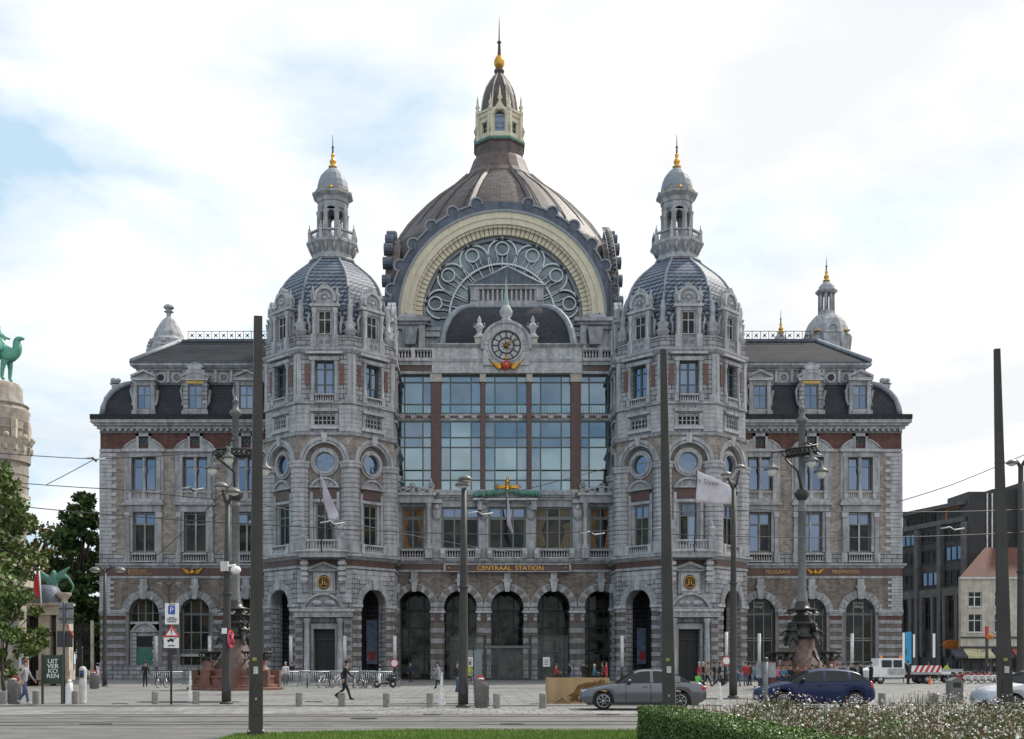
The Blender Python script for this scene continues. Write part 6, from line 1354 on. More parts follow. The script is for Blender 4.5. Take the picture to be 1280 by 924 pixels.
    for (x0, z0, x1, z1) in baskets:
        A = Vector((at(x0, Y), Y-.5, zt(z0, Y))); B = Vector((at(x1, Y), Y-.5, zt(z1, Y)))
        for k in range(9):
            t = k/9; p = A.lerp(B, t); q = A.lerp(B, t+.11); m.tube([p+Vector((0, .25, .22)), q+Vector((0, -.2, -.2))], .05, 'bronze', 4); m.tube([p+Vector((0, -.25, -.2)), q+Vector((0, .2, .22))], .05, 'bronze', 4); m.torus(tuple(p), .2, .045, 'bronze', 'y', 8, 4)
        for dz in (-.27, .27): m.tube([A+Vector((0, 0, dz)), B+Vector((0, 0, dz))], .06, 'bronze', 4)
        m.tube([A+Vector((0, .1, -.3)), A.lerp(B, .4)+Vector((0, .3, -1.2)), Vector((x, Y-.2, zb-2.6))], .07, 'bronze', 5)
    m.lathe(x, Y, [(.3, zb-3), (.5, zb-2.6), (.3, zb-2.3)], 'bronze', 10); m.build('scrolled_bracket', r)
    for lx, lz in lamps:
        X, Zl = at(lx, Y-.6), zt(lz, Y-.6); f = MB(); f.tube([(x, Y, Zl+1.15), ((x+X)/2, Y-.4, Zl+1.3), (X, Y-.6, Zl+1.1), (X, Y-.6, Zl+.5)], .05, 'bronze', 5)
        f.lathe(X, Y-.6, [(.08, Zl+.75), (.14, Zl+.55), (.16, Zl+.3), (.42, Zl+.12), (.5, Zl), (.46, Zl-.03)], 'ornate_grey', 14); f.lathe(X, Y-.6, [(.32, Zl-.03), (.3, Zl-.2), (.15, Zl-.4), (.03, Zl-.45)], 'bulb_glass', 12); f.build('lantern', r)
ornate(294.5, 72.5, 19.0, 'monumental lamp on a red granite pedestal beside the left foreground mast', ((273, 568, 325, 568),), ((265.5, 586), (286, 573), (331, 587)), 1)
ornate(1002.5, 73.5, 18.7, 'monumental lamp on a dark bronze and pink rock pedestal behind the blue car', ((979, 569, 1020, 563),), ((964.5, 587), (1014.5, 577), (1026.5, 590)), 2)
# slim white light columns in front of the arcade
for px, ptop, lab in ((195.5, 795, 'slim white light column beside the green door'), (262, 795, 'slim white light column behind the left granite pedestal'), (363.5, 795, 'slim white light column left of the left tower porch'), (431, 795, 'slim white light column right of the left tower porch'), (493.5, 795, 'slim white light column at the left end of the arcade with small red disc'), (777.5, 795, 'slim white light column at the right end of the arcade'), (908, 790, 'slim white light column right of the right tower porch'), (949, 792, 'slim white light column left of the bronze lamp pedestal'), (1065, 792, 'slim white light column before the last arched window on the right')):
    Y = 100.; x = at(px, Y); r = empty('light_column', (x, Y, 0), lab, 'light column', 'slim white light columns'); m = MB(); m.tube([(x, Y, 0), (x, Y, 1.35)], .14, 'dark_metal', 10); m.build('post', r); m = MB(); m.tube([(x, Y, 1.35), (x, Y, zt(ptop, Y))], .15, 'white_dirty', 10); m.build('light_tube', r)
def disc_sign(px, py, Y, rad, label, par=None):
    m = MB(frame(at(px, Y), Y)); z = zt(py, Y); m.arch(0, z, 0, rad, .02, .05, 'white_paint', 0, 360, 20); m.arch(0, z, rad*.78, rad*1.02, .03, .07, 'red_paint', 0, 360, 20); m.box(-.03, .03, -.06, .02, 0, z, 'dark_metal') if par is None else None
    o = m.build('round_sign', par); return tag(o, label, 'sign') if par is None else o
disc_sign(493, 829, 99.7, .38, 'small red ringed round sign before the left end of the arcade'); disc_sign(908, 826, 90, .38, 'small red ringed round sign behind the lamp post near the right tower')
# no parking disc and camera on the left lamp post
m = MB(frame(lbx+.2, lby-.3, radians(84))); m.arch(0, zt(799, lby), 0, .36, .01, .05, 'sign_blue', 0, 360, 22); m.arch(0, zt(799, lby), .29, .37, .02, .07, 'red_paint', 0, 360, 22)
m.tube([(-.22, .08, zt(799, lby)+.22), (.22, .08, zt(799, lby)-.22)], .035, 'red_paint', 4); m.tube([(-.22, .08, zt(799, lby)-.22), (.22, .08, zt(799, lby)+.22)], .035, 'red_paint', 4); m.build('no_parking_disc', LB)
m = MB(); z = zt(713, lby); m.ball((lbx+.42, lby-.15, z), .2, 'white_paint', 12, 7, 1.1, 1, .9); m.tube([(lbx, lby-.1, z+.15), (lbx+.42, lby-.15, z+.2)], .05, 'white_paint', 5); m.box(lbx-.18, lbx+.12, lby-.3, lby-.1, z-.05, z+.35, 'white_dirty'); m.build('security_camera', LB)
m = MB(); m.box(lbx-.14, lbx+.06, lby-.26, lby-.2, zt(789, lby)-.12, zt(789, lby)+.12, 'white_paint'); m.build('number_plate', LB)
# traffic sign post on the left
Y = 46.; x = at(214, Y); sp = empty('traffic_sign_post', (x, Y, 0), 'post with parking zone sign, warning triangle and tow plate on the left', 'traffic sign')
m = MB(); m.tube([(x, Y, 0), (x, Y, zt(752, Y))], .045, 'pole_grey', 8); m.build('post', sp)
def plate(par, px0, px1, py0, py1, Y, mt, name, d=0., thick=.03):
    m = MB(frame(0, Y)); m.box(at(px0, Y), at(px1, Y), d, d+thick, zt(py1, Y), zt(py0, Y), mt); return m.build(name, par)
Yp = Y-.06; p = plate(sp, 206.5, 223.5, 754, 780.5, Yp, 'white_paint', 'zone_sign'); m = MB(frame(0, Yp-.03)); m.box(at(210.5, Yp), at(219, Yp), .005, .012, zt(768, Yp), zt(757.5, Yp), 'sign_blue'); m.build('blue_field', p)
text('Zone', .12, at(215, Yp), Yp-.035, zt(755.6, Yp), 'black', p); text('P', .3, at(214.9, Yp), Yp-.048, zt(763, Yp), 'white_paint', p); text('ma-za\n9.00-22.00\nbetalend', .1, at(215, Yp), Yp-.035, zt(774.5, Yp), 'black', p)
m = MB(frame(0, Yp)); X = at(214.5, Yp); a_, b_ = zt(796.5, Yp), zt(780.5, Yp); hw = (a_-b_)*-.62; m.prism([(X-hw, a_), (X+hw, a_), (X, b_)], 0, .03, 'red_paint'); m.prism([(X-hw*.7, a_+.07), (X+hw*.7, a_+.07), (X, b_-.14)], .031, .036, 'white_paint'); m.box(X-.02, X+.02, .037, .045, a_+.17, a_+.34, 'black'); m.ball((X, .04, a_+.12), .022, 'black', 6, 4); m.build('warning_triangle', sp)
p = plate(sp, 205, 223.5, 797, 810, Yp, 'white_paint', 'tow_plate'); m = MB(frame(0, Yp-.032)); zc_ = zt(801, Yp); m.box(X-.17, X+.1, 0, .006, zc_-.02, zc_+.04, 'black'); m.box(X-.08, X+.04, 0, .006, zc_+.04, zc_+.09, 'black'); m.tube([(X+.05, .003, zc_+.05), (X+.2, .003, zc_+.1)], .012, 'black', 4)
for q in (-.12, .05): m.arch(X+q, zc_-.03, 0, .035, 0, .007, 'black', 0, 360, 10)
m.build('tow_symbol', p); text('takelen', .1, X, Yp-.035, zt(807, Yp), 'black', p); plate(sp, 212.5, 221, 811, 819, Yp+.12, 'dark_metal', 'rear_sign')
# signs seen from behind, info sign, poster stand
Y = 47.; x = at(80, Y); sb = empty('traffic_sign_post', (x, Y, 0), 'post with the grey backs of two traffic signs beside the green poster', 'traffic sign'); m = MB(); m.tube([(x, Y, 0), (x, Y, zt(753, Y))], .05, 'dark_metal', 8); m.build('post', sb)
p = plate(sb, 73.5, 91.5, 753, 780, Y+.06, 'sign_back', 'sign_back'); plate(sb, 71.5, 91, 789, 809, Y+.06, 'dark_metal', 'sign_back'); m = MB(frame(0, Y-.03)); m.tube([(at(84, Y), 0, zt(781, Y)), (at(92, Y), 0, zt(797, Y))], .03, 'red_paint', 4); m.build('triangle_edge', sb)
for py in (760, 773): plate(sb, 73.5, 91.5, py, py+1.3, Y+.02, 'dark_metal', 'sign_rail')
Y = 45.6; x0, x1 = at(53.5, Y), at(78, Y); ps = empty('poster_stand', ((x0+x1)/2, Y, 0), 'dark green poster board on two posts with white lettering', 'poster stand'); m = MB(); 
for x_ in (x0, x1): m.box(x_-.05, x_+.03, Y-.04, Y+.04, 0, zt(818, Y), 'dark_metal')
m.build('frame', ps); m = MB(frame(0, Y)); m.box(x0+.05, x1-.06, -.04, .04, zt(855, Y), zt(819, Y), 'poster_green'); p = m.build('poster', ps)
text('UIT\nVER\nKO\nREN', .25, (x0+x1)/2+.03, Y-.05, zt(836, Y), 'white_paint', p, sx=1.1)
Y = 60.; x = at(31, Y); m = MB(frame(0, Y)); m.box(at(25.5, Y), at(36, Y), 0, .05, zt(841, Y), zt(815, Y), 'white_dirty'); m.box(at(27.5, Y), at(34, Y), .05, .06, zt(831, Y), zt(823, Y), 'sign_blue'); m.box(x-.04, x+.04, -.1, 0, 0, zt(815, Y), 'dark_metal'); o = tag(m.build('info_sign'), 'small white information sign with a blue field at the far left', 'sign'); text('i', .3, x, Y-.06, zt(819, Y), 'black', o)
Y = 40.; x = at(957, Y); sb = empty('traffic_sign_post', (x, Y, 0), 'grey back of a rectangular sign on a stout post left of the blue car', 'traffic sign'); m = MB(); m.tube([(x, Y, 0), (x, Y, zt(826, Y))], .09, 'sign_back', 8); m.ball((x, Y, zt(825, Y)), .11, 'dark_metal', 8, 5); m.build('post', sb); plate(sb, 945, 969.5, 828.5, 847, Y+.13, 'sign_back2', 'sign_back')
# bollards
def bollard(px, py, label, tall=.55, rad=.14):
    Y = gy(py); x = at(px, Y); m = MB(Matrix.Translation((x, Y, 0))); m.lathe(0, 0, [(rad, 0), (rad, tall-.02), (rad-.02, tall), (0.001, tall)], 'concrete', 14, False); o = m.build('bollard', None); 
    tag(o, label, 'bollard', 'grey concrete bollards along the square')
for px, py, lab in ((4, 881, 'grey concrete bollard at the left edge of the view'), (45, 880, 'grey bollard between the walking man and the poster board'), (94.5, 880, 'grey bollard just left of the white ticket pillar'), (194, 881, 'grey bollard left of the traffic sign post'), (245, 881, 'grey bollard right of the left water jet'), (374, 883, 'grey bollard standing alone right of the tall left mast'), (427.5, 883, 'grey bollard in front of the legs of the walking man in black'), (483, 884, 'grey bollard right of the man in black, before the bicycles'), (537.5, 884, 'grey bollard just left of the middle water jet'), (621, 885, 'grey bollard right of the big leaning litter bin'), (678.5, 885, 'grey bollard left of the plywood box'), (1102.5, 884, 'grey bollard right of the rear of the blue car'), (1167, 884, 'grey bollard left of the dark stone litter bin at right')):
    bollard(px, py, lab)
def litter_bin(px, py, h, rad, label, mt='bin_grey', lean=0.):
    Y = gy(py); x = at(px, Y); r = empty('litter_bin', (x, Y, 0), label, 'litter bin'); m = MB(Matrix.Translation((x, Y, 0)))
    n = 20; pts = []
    for i in range(n): a = 2*pi*i/n; pts.append((rad*.88*cos(a), rad*.88*sin(a), 0))
    for i in range(n): a = 2*pi*i/n; pts.append((rad*.98*cos(a)+lean*.7, rad*.98*sin(a), h*.7))
    for i in range(n): a = 2*pi*i/n; pts.append((rad*.94*cos(a)+lean, rad*.94*sin(a), h*.93+h*.09*(-cos(a)*1.1)*(1 if lean < 0 else .9)))
    m.mesh(pts, [(j*n+i, j*n+(i+1) % n, (j+1)*n+(i+1) % n, (j+1)*n+i) for j in range(2) for i in range(n)]+[tuple(range(2*n, 3*n))], mt)
    for i in range(n): a = 2*pi*(i+.5)/n; m.box(rad*.97*cos(a)-.012, rad*.97*cos(a)+.012, rad*.97*sin(a)-.012, rad*.97*sin(a)+.012, .05, h*.8, mt)
    m.build('body', r); m = MB(Matrix.Translation((x+lean, Y-.0, h*.95))); m.arch(0, .02, .1, .17, .1, .14, 'red_paint', 0, 360, 12); m.ball((.02, -.1, .03), .13, 'white_dirty', 10, 5, 1, .8, .35); m.build('opening', r)
litter_bin(602, 884.5, 1.12, .28, 'big leaning cylindrical litter bin right of the middle lamp post', lean=-.05); litter_bin(18, 880, 1.05, .27, 'cylindrical litter bin at the far left behind the walking man', lean=.0)
litter_bin(118, 861, 1.1, .3, 'dark concrete litter bin behind the ticket pillar', 'bin_grey')
Y = 46.; m = MB(frame(at(1196.5, Y), Y)); m.prism([(-.26, 0), (.26, 0), (.26, .98), (0, 1.12), (-.26, .98)], -.5, 0, 'bin_grey'); m.box(-.15, .15, .0, .02, .7, .9, 'black'); tag(m.build('stone_litter_bin'), 'dark stone bin with a pointed top standing among the flowers at right', 'litter bin')
Y = gy(879); x = at(103.5, Y); tp = empty('ticket_pillar', (x, Y, 0), 'pale round parking ticket pillar beside the poster board', 'ticket machine'); m = MB(); m.lathe(x, Y, [(.155, 0), (.155, 1.42), (.12, 1.52), (.05, 1.56)], 'white_dirty', 14, False); m.build('body', tp); m = MB(frame(x, Y-.15)); m.box(-.09, .09, -.05, .02, 1.08, 1.38, 'dark_metal'); m.box(-.05, .05, .02, .03, 1.25, 1.34, 'sign_blue'); m.build('screen', tp)
Y = gy(880); m = MB(); m.lathe(at(86.5, Y), Y, [(.17, 0), (.15, .6), (.14, .82), (.1, .86)], 'white_paint', 10); m.ball((at(86.8, Y), Y, .93), .09, 'white_paint'); tag(m.build('white_post'), 'low white post between the poster board and the ticket pillar', 'post')
# plywood enclosure
Y = 46.5; x0, x1 = at(685, Y), at(762, Y); pw = empty('plywood_enclosure', ((x0+x1)/2, Y, 0), 'low plywood box with a brown stain in front of the grey sedan', 'wooden enclosure'); zt2 = 1.08
xs2 = [x0, x0+.32*1.25, x0+(x1-x0)*.74, x1]
for a, b in zip(xs2, xs2[1:]): m = MB(); m.box(a+.006, b-.006, Y, Y+.03, .03, zt2, 'plywood'); m.build('panel', pw)
m = MB(); m.box(x0, x0+.03, Y+.032, Y+1.6, .03, zt2, 'plywood'); m.box(x1-.03, x1, Y+.032, Y+1.6, .03, zt2, 'plywood'); m.box(x0, x1, Y+1.6, Y+1.63, .03, zt2, 'plywood'); m.build('panel', pw)
m = MB(frame(0, Y-.004)); rr = random.Random(4)
for i in range(130):
    t = rr.random(); X = x0+.95+t*1.2+rr.uniform(-.18, .18); Z_ = .12+t**.7*.72+rr.uniform(-.16, .12); ang = rr.uniform(.3, 1.1); l = rr.uniform(.08, .25); m.tube([(X, 0, Z_), (X+l*cos(ang), .006, Z_+l*sin(ang)*.8)], rr.uniform(.008, .022), 'rust_stain', 4)
n = 18; m.mesh([(x0+1.5+rr.uniform(.42, .62)*cos(2*pi*i/n)+.25*sin(2*pi*i/n), .001, .5+rr.uniform(.3, .46)*sin(2*pi*i/n)) for i in range(n)], [tuple(range(n))], 'rust_stain'); m.build('brown_stain', pw)
m = MB(frame(at(702, Y), Y-.08)); 
for q in (-1, 1): m.tube([(q*.32, .1, .05), (0, .02, .32)], .04, 'plywood', 4)
m.box(-.35, .35, .05, .12, 0, .06, 'plywood'); m.build('brace', pw)
# crowd barriers
def barrier(px0, px1, Y0, Y1, first=[]):
    x0, x1 = at(px0, Y0), at(px1, Y1); t = atan2(Y1-Y0, x1-x0); L_ = math.hypot(x1-x0, Y1-Y0)
    if first: r = copy_tree(first[0]); r.location = ((x0+x1)/2, (Y0+Y1)/2, 0); r.rotation_euler = (0, 0, t); r.scale = (L_/2.3, 1, 1); return r
    r = empty('crowd_barrier', (0, 0, 0), 'grey steel crowd barrier in the row fencing off the station front', 'crowd barrier', 'steel crowd barriers'); m = MB(); m.tube([(-1.12, 0, .15), (-1.12, 0, 1.1), (1.12, 0, 1.1), (1.12, 0, .15)], .03, 'galvanised', 6); m.tube([(-1.12, 0, .2), (1.12, 0, .2)], .025, 'galvanised', 5)
    m.build('rail', r); m = MB()
    for i in range(15): m.tube([(-.98+.14*i, 0, .2), (-.98+.14*i, 0, 1.1)], .016, 'galvanised', 4)
    m.build('bars', r); 
    for q in (-1, 1): m = MB(); m.box(q*.9-.025, q*.9+.025, -.3, .3, 0, .04, 'galvanised'); m.box(q*.9-.03, q*.9+.03, -.02, .02, .04, .2, 'galvanised'); m.build('foot', r)
    first.append(r); r.location = ((x0+x1)/2, (Y0+Y1)/2, 0); r.rotation_euler = (0, 0, t); r.scale = (L_/2.3, 1, 1); return r
BL = iter(['at the far left beside the white light column', 'just left of the red granite steps', 'just right of the red granite steps', 'left of the tower porch columns', 'in front of the tower doorway behind the bicycles', 'behind the scooter at the right end of the row', 'of the rear row under the left tower arch', 'of the rear row before the tower door', 'of the rear row at its right end'])
for a, b in ((189, 229), (231, 259), (345, 374), (376, 412), (413, 449), (450, 491)): barrier(a, b, 79, 79.4)['label'] = 'grey steel crowd barrier '+next(BL)
for a, b in ((346, 388), (389, 430), (431, 470)): barrier(a, b, 88, 88)['label'] = 'grey steel crowd barrier '+next(BL)
# information panel plates hung on barriers, small table frame
# flags
def cloth(name, P00, P10, P01, P11, nx, nz, wave, mt, label=None, par=None, sag=0, cat='flag'):
    m = MB(); pts = []; P00, P10, P01, P11 = map(Vector, (P00, P10, P01, P11))
    for j in range(nz+1):
        for i in range(nx+1):
            u, v = i/nx, j/nz; p = P00.lerp(P10, u).lerp(P01.lerp(P11, u), v); p = p+Vector((.3*wave*sin(v*5+u*3), wave*sin(u*9+v*4)*(.3+u), -sag*sin(pi*u)*.5+wave*.3*sin(u*7)*v)); pts.append(tuple(p))
    fs = [(j*(nx+1)+i, j*(nx+1)+i+1, (j+1)*(nx+1)+i+1, (j+1)*(nx+1)+i) for j in range(nz) for i in range(nx)]
    m.mesh(pts, fs, mt, None, True); o = m.build(name, par, auto=False); md = o.modifiers.new('thickness', 'SOLIDIFY'); md.thickness = .015
    return tag(o, label, cat) if par is None else o
def flag(px0, py0, px1, py1, Y, Y2, lab):
    A = Vector((at(px0, Y), Y, zt(py0, Y))); B = Vector((at(px1, Y2), Y2, zt(py1, Y2))); r = empty('flagpole', tuple(A), lab, 'flag'); m = MB(); m.tube([tuple(A), tuple(B)], .06, 'dark_metal', 6); m.build('pole', r); return r, A, B
r, A, B = flag(402, 690, 400, 592, 103.6, 101.8, 'long pale lilac flag drooping from the left tower balcony pole')
cloth('cloth', B, (at(424, 101.8), 101.6, zt(646, 101.8)), (at(405, 101.8), 102, zt(628, 101.8)), (at(413, 101.8), 101.8, zt(660, 101.8)), 10, 6, .18, 'flag_lilac', par=r)
r, A, B = flag(868, 690, 871, 588, 103.6, 101.8, 'pale flag blowing to the right from the right tower balcony pole')
c_ = cloth('cloth', B, (at(914, 101.2), 101.2, zt(607, 101.2)), (at(870, 102), 102, zt(629, 102)), (at(915, 101.4), 101.4, zt(631, 101.4)), 14, 8, .16, 'flag_pale', par=r)
text('het Steen', .62, at(881, 101.5), 101.2, zt(603, 101.5), 'flag_text', r, 'flag_lettering', ry=10)
r, A, B = flag(634, 672, 633, 612, 112.2, 110.0, 'narrow lilac flag hanging over the middle first floor window')
cloth('cloth', B, (at(638, 110), 110.2, zt(640, 110)), (at(634, 110.5), 110.5, zt(655, 110)), (at(642, 110), 110.3, zt(672, 110)), 6, 6, .12, 'flag_lilac', par=r)
for (px, pb, pt, lab, lean) in ((52, 758, 705, 'red flag on a slim white pole at the zoo gate', 0), (37, 716, 680, 'small red and white flag on a leaning pole on the zoo balcony', 20)):
    Y = 72; A = Vector((at(px, Y), Y, zt(pb, Y))); B = Vector((at(px+lean, Y), Y-.5, zt(pt, Y))); r = empty('flagpole', tuple(A), lab, 'flag'); m = MB(); m.tube([tuple(A), tuple(B)], .05, 'white_paint', 6); m.build('pole', r); D = (B-A).normalized()
    q0, q1 = B-D*.2, B-D*1.9; cloth('cloth', q0, q0+Vector((-.35, .1, -.9)), q1, q1+Vector((-.3, 0, -.5)), 5, 6, .1, 'flag_red', par=r)
# vertical white and blue banners by the truck
Y = 98.
for px, w_, pt, pb, mt, lab in ((1129.5, 3, 791, 829, 'white_paint', 'slim white vertical banner left of the blue banner'), (1135.5, 7.5, 790, 830, 'banner_blue', 'broad blue vertical banner beside the work truck'), (1142.5, 2.4, 793, 822, 'white_paint', 'slim white vertical banner right of the blue banner'), (1167.5, 3, 792, 822, 'white_paint', 'slim white vertical banner above the trailer')):
    x = at(px, Y); h = w_*Y/F/2; r = empty('banner', (x, Y, 0), lab, 'banner'); m = MB(); m.box(x-.03, x+.03, Y+.02, Y+.08, 0, zt(pt, Y), 'dark_metal'); m.build('pole', r); m = MB(); m.box(x-h, x+h, Y-.02, Y+.02, zt(pb, Y), zt(pt, Y), mt); p = m.build('banner_cloth', r)
text('stad', .3, at(1132.6, Y), Y-.04, zt(815, Y), 'dark_metal', bpy.data.objects['banner.001'], rz=0, ry=90)
# overhead tram wires
def wire(pts, label, rad=.022, name='overhead_wire'):
    path = []
    for (a, b) in zip(pts, pts[1:]):
        A = Vector((at(a[0], a[2]), a[2], zt(a[1], a[2]))); B = Vector((at(b[0], b[2]), b[2], zt(b[1], b[2]))); n = 10
        for i in range(n): t = i/n; p = A.lerp(B, t); p.z -= (B-A).length*.006*4*t*(1-t); path.append(tuple(p))
    path.append(tuple(B)); m = MB(); m.tube(path, rad, 'dark_metal', 4); return tag(m.build(name), label, 'wire')
wire([(-20, 565, 60), (122, 574, 60), (330, 560, 60)], 'thin overhead wire crossing the sky left of the station at second floor height')
wire([(58, 606, 60), (118, 574, 60)], 'short slanting wire joining the upper overhead wire at left')
wire([(-20, 600, 58), (150, 612, 58), (318, 628, 58), (700, 700, 90)], 'overhead tram wire running across the left wing below the second floor balustrades')
wire([(-20, 628, 52), (160, 645, 52), (320, 655, 52), (600, 668, 52), (830, 660, 52)], 'lowest overhead wire crossing the left wing and tower at first floor height')
wire([(1120, 628, 60), (1190, 606, 60), (1300, 560, 60)], 'thin overhead wire rising to the right above the dark office block')
wire([(838, 640, 55), (950, 637, 55), (1160, 640, 55), (1300, 636, 55)], 'overhead wire crossing the right wing at first floor height')
wire([(838, 668, 55), (1100, 672, 55), (1300, 664, 55)], 'lower overhead wire crossing the right wing under the first floor windows')
wire([(190, 700, 58), (240, 655, 58), (290, 605, 58)], 'slanting wire across the left wing windows')
wire([(600, 625, 70), (760, 585, 70), (830, 575, 70)], 'thin slanting wire before the lower right of the glazed wall')
for px, py, Y, lab in ((118, 574.5, 60, 'wire joint in the sky left of the station'), (415, 655, 52, 'pale insulator bar hanging before the left tower'), (740, 668, 52, 'pale insulator bar hanging right of the middle windows'), (600, 643, 52, 'pale insulator bar near the middle lamp post'), (1190, 662, 55, 'pale insulator bar before the dark office block'), (240, 612, 58, 'pale insulator bar over the left wing balustrade')):
    x, z = at(px, Y), zt(py, Y); m = MB(); m.tube([(x-.55, Y, z+.05), (x-.1, Y, z+.12), (x+.1, Y, z-.02), (x+.6, Y, z+.06)], .035, 'white_dirty', 5); m.tube([(x-.12, Y, z+.1), (x+.12, Y, z-.1)], .06, 'dark_metal', 5); tag(m.build('wire_insulator'), lab, 'insulator')
# water jets
for px, py, pt, w_, lab in ((237, 878, 839, 1.0, 'white water jet rising from the paving beside the traffic signs'), (551, 883, 841, 1.1, 'tall white water jet in the middle of the square'), (899, 877, 853, .8, 'low water jet between the grey sedan and the lamp post')):
    Y = gy(py); x = at(px, Y); h = zt(pt, Y); m = MB(); rr = random.Random(px)
    m.tube([(x-.02, Y, 0), (x, Y, h*.4), (x+.03, Y, h*.8), (x+.04, Y, h)], [.03, .035, .05, .02], 'water_jet', 7)
    for i in range(240):
        t = rr.random()**.6; z = h*(1.02-.98*t); sp = .02+.17*t*w_; a = rr.uniform(0, 2*pi); q = rr.random()**.7; m.ball((x+.03+sp*q*cos(a)*.9, Y+sp*q*sin(a), max(.02, z*rr.uniform(.6, 1.0) if t > .5 else z)), rr.uniform(.008, .022), 'water_jet', 5, 3, 1, 1, rr.uniform(1, 2.6))
    tag(m.build('water_jet', auto=False), lab, 'water jet')
# ================================================================ CARS
def interp(P, x):
    for (a, b), (c, d) in zip(P, P[1:]):
        if a <= x <= c: t = (x-a)/(c-a) if c > a else 0; t = t*t*(3-2*t) if False else t; return b+(d-b)*t
    return P[0][1] if x < P[0][0] else P[-1][1]
def smooth(P, n=6):
    out_ = []
    for i in range(len(P)-1):
        p0 = P[max(i-1, 0)]; p1 = P[i]; p2 = P[i+1]; p3 = P[min(i+2, len(P)-1)]
        for k in range(n):
            t = k/n; f = lambda a, b, c, d: .5*(2*b+(c-a)*t+(2*a-5*b+4*c-d)*t*t+(3*b-a-3*c+d)*t**3)
            out_.append((p1[0]+(p2[0]-p1[0])*t, f(p0[1], p1[1], p2[1], p3[1])))
    return out_+[P[-1]]
def car(name, L_, W_, top, roof, wheels, wr, glass_x, posts, paint, loc, rot, label, lights, hatch=False, sill=.2, spokes=10):
    """nose at x=0, tail at x=L_. top = bonnet/belt/boot line, roof = greenhouse line, glass_x = (start,end)"""
    root = empty(name, loc, label, 'car'); top = smooth(top); roof = smooth(roof); hw = W_/2; m = MB()
    xs = sorted(set([round(i*L_/70, 4) for i in range(71)]+[round(g_, 4) for g_ in glass_x]+[round(a, 4) for p in posts for a in p])); NP = 9; secs = []; pts = []
    for x in xs:
        zt_ = interp(top, x); e = min(1, x/(.55), (L_-x)/(.40)); e = max(0, e); plan = hw*(.80+.20*sin(e*pi/2)**.8) if e < 1 else hw
        zb = sill
        if x < .35: zb = sill+.03+.12*(1-x/.35)**2
        if x > L_-.35: zb = sill+.05+.16*((x-L_+.35)/.35)**2
        for wx in wheels:
            d = abs(x-wx)
            if d < wr+.075: zb = max(zb, wr+sqrt((wr+.075)**2-d*d))
        zb = min(zb, zt_-.06); zr = interp(roof, x) if glass_x[0] <= x <= glass_x[1] else zt_; hasg = zr > zt_+.03
        tw = plan*.93; rw = plan-.05-(.26*(zr-zt_)/.5 if hasg else .0); rw = max(rw, .3); zs = zt_-.05
        P = [(plan-.03, zb), (plan+.0, zb+(zs-zb)*.3), (plan, zb+(zs-zb)*.62), (plan-.015, zs), (plan-.06, zt_), (rw+.04 if hasg else plan-.2, zr-.05 if hasg else zt_+.012), (rw-.06 if hasg else plan-.35, zr if hasg else zt_+.022), (rw*.45 if hasg else plan*.4, zr+.03 if hasg else zt_+.035), (0, zr+.035 if hasg else zt_+.038)]
        secs.append((x, hasg, zb)); pts += [(x, y, z) for y, z in P]+[(x, -y, z) for y, z in P]
    S = 2*NP; groups = {}
    for i in range(len(xs)-1):
        xm = (xs[i]+xs[i+1])/2; inp = any(a <= xm <= b for a, b in posts); g0, g1 = secs[i][1], secs[i+1][1]
        screen_f = glass_x[0] <= xm and interp(roof, xm) < max(z for _, z in roof)-.09 and xm < (glass_x[0]+glass_x[1])/2
        screen_r = xm <= glass_x[1] and interp(roof, xm) < max(z for _, z in roof)-(.13 if not hatch else .16) and xm > (glass_x[0]+glass_x[1])/2
        for sd in (0, NP):
            for j in range(NP-1):
                a, b, c, d = i*S+sd+j, i*S+sd+j+1, (i+1)*S+sd+j+1, (i+1)*S+sd+j; k = paint
                if (g0 or g1):
                    if j == 4 and not inp: k = 'glass_car'
                    if j >= 5 and (screen_f or screen_r): k = 'glass_car'
                if j == 0 and False: k = 'trim_black'
                groups.setdefault(k, []).append((a, b, c, d))
    for i in (0, len(xs)-1): groups[paint].append(tuple([i*S+j for j in range(NP)]+[i*S+NP+j for j in range(NP-1, -1, -1)]))
    b0 = len(m.v); m.v += [Vector(p) for p in pts]
    for k, fs in groups.items():
        mi_ = m.mi(k)
        for f in fs: m.f.append([b0+q for q in f]); m.m.append(mi_); m.sm.append(k == paint); m.uv.append([(0, 0)]*len(f))
    body = m.build('body', root, world=False)
    m = MB(); m.box(.25, L_-.3, -hw+.12, hw-.12, sill-.02, .62, 'trim_black'); m.build('underbody', root, world=False)
    for wx in wheels:
        for sd in (-1, 1):
            y = sd*(hw-.11); w_ = MB(); w_.torus((wx, y, wr), wr-.075, .078, 'rubber', 'y', 28, 8); w_.M = Matrix.Translation((wx, y, wr)); w_.tube([(0, -.09, 0), (0, .09, 0)], wr-.08, 'trim_black', 20)
            for k in range(spokes):
                a = 2*pi*k/spokes; w_.tube([(.04*cos(a), sd*.1, .04*sin(a)), ((wr-.1)*cos(a), sd*.095, (wr-.1)*sin(a))], .018, 'alloy', 4)
            w_.torus((0, sd*.088, 0), wr-.1, .018, 'alloy', 'y', 24, 5); w_.tube([(0, sd*.08, 0), (0, sd*.115, 0)], .05, 'alloy', 10); w_.build('wheel', root, world=False)
    for nm, mt, x, y, z, sx, sy, sz in lights:
        for sd in (-1, 1): m = MB(); m.ball((x, sd*y, z), .1, mt, 12, 8, sx, sy, sz); m.build(nm, root, world=False)
    for sd in (-1, 1):
        x = glass_x[0]+.5; m = MB(); m.ball((x, sd*(hw+.06), interp(top, x)+.08), .1, paint, 10, 6, .8, 1.1, .7); m.tube([(x, sd*(hw-.06), interp(top, x)+.02), (x, sd*(hw+.05), interp(top, x)+.05)], .025, 'trim_black', 5); m.build('mirror', root, world=False)
    m = MB()
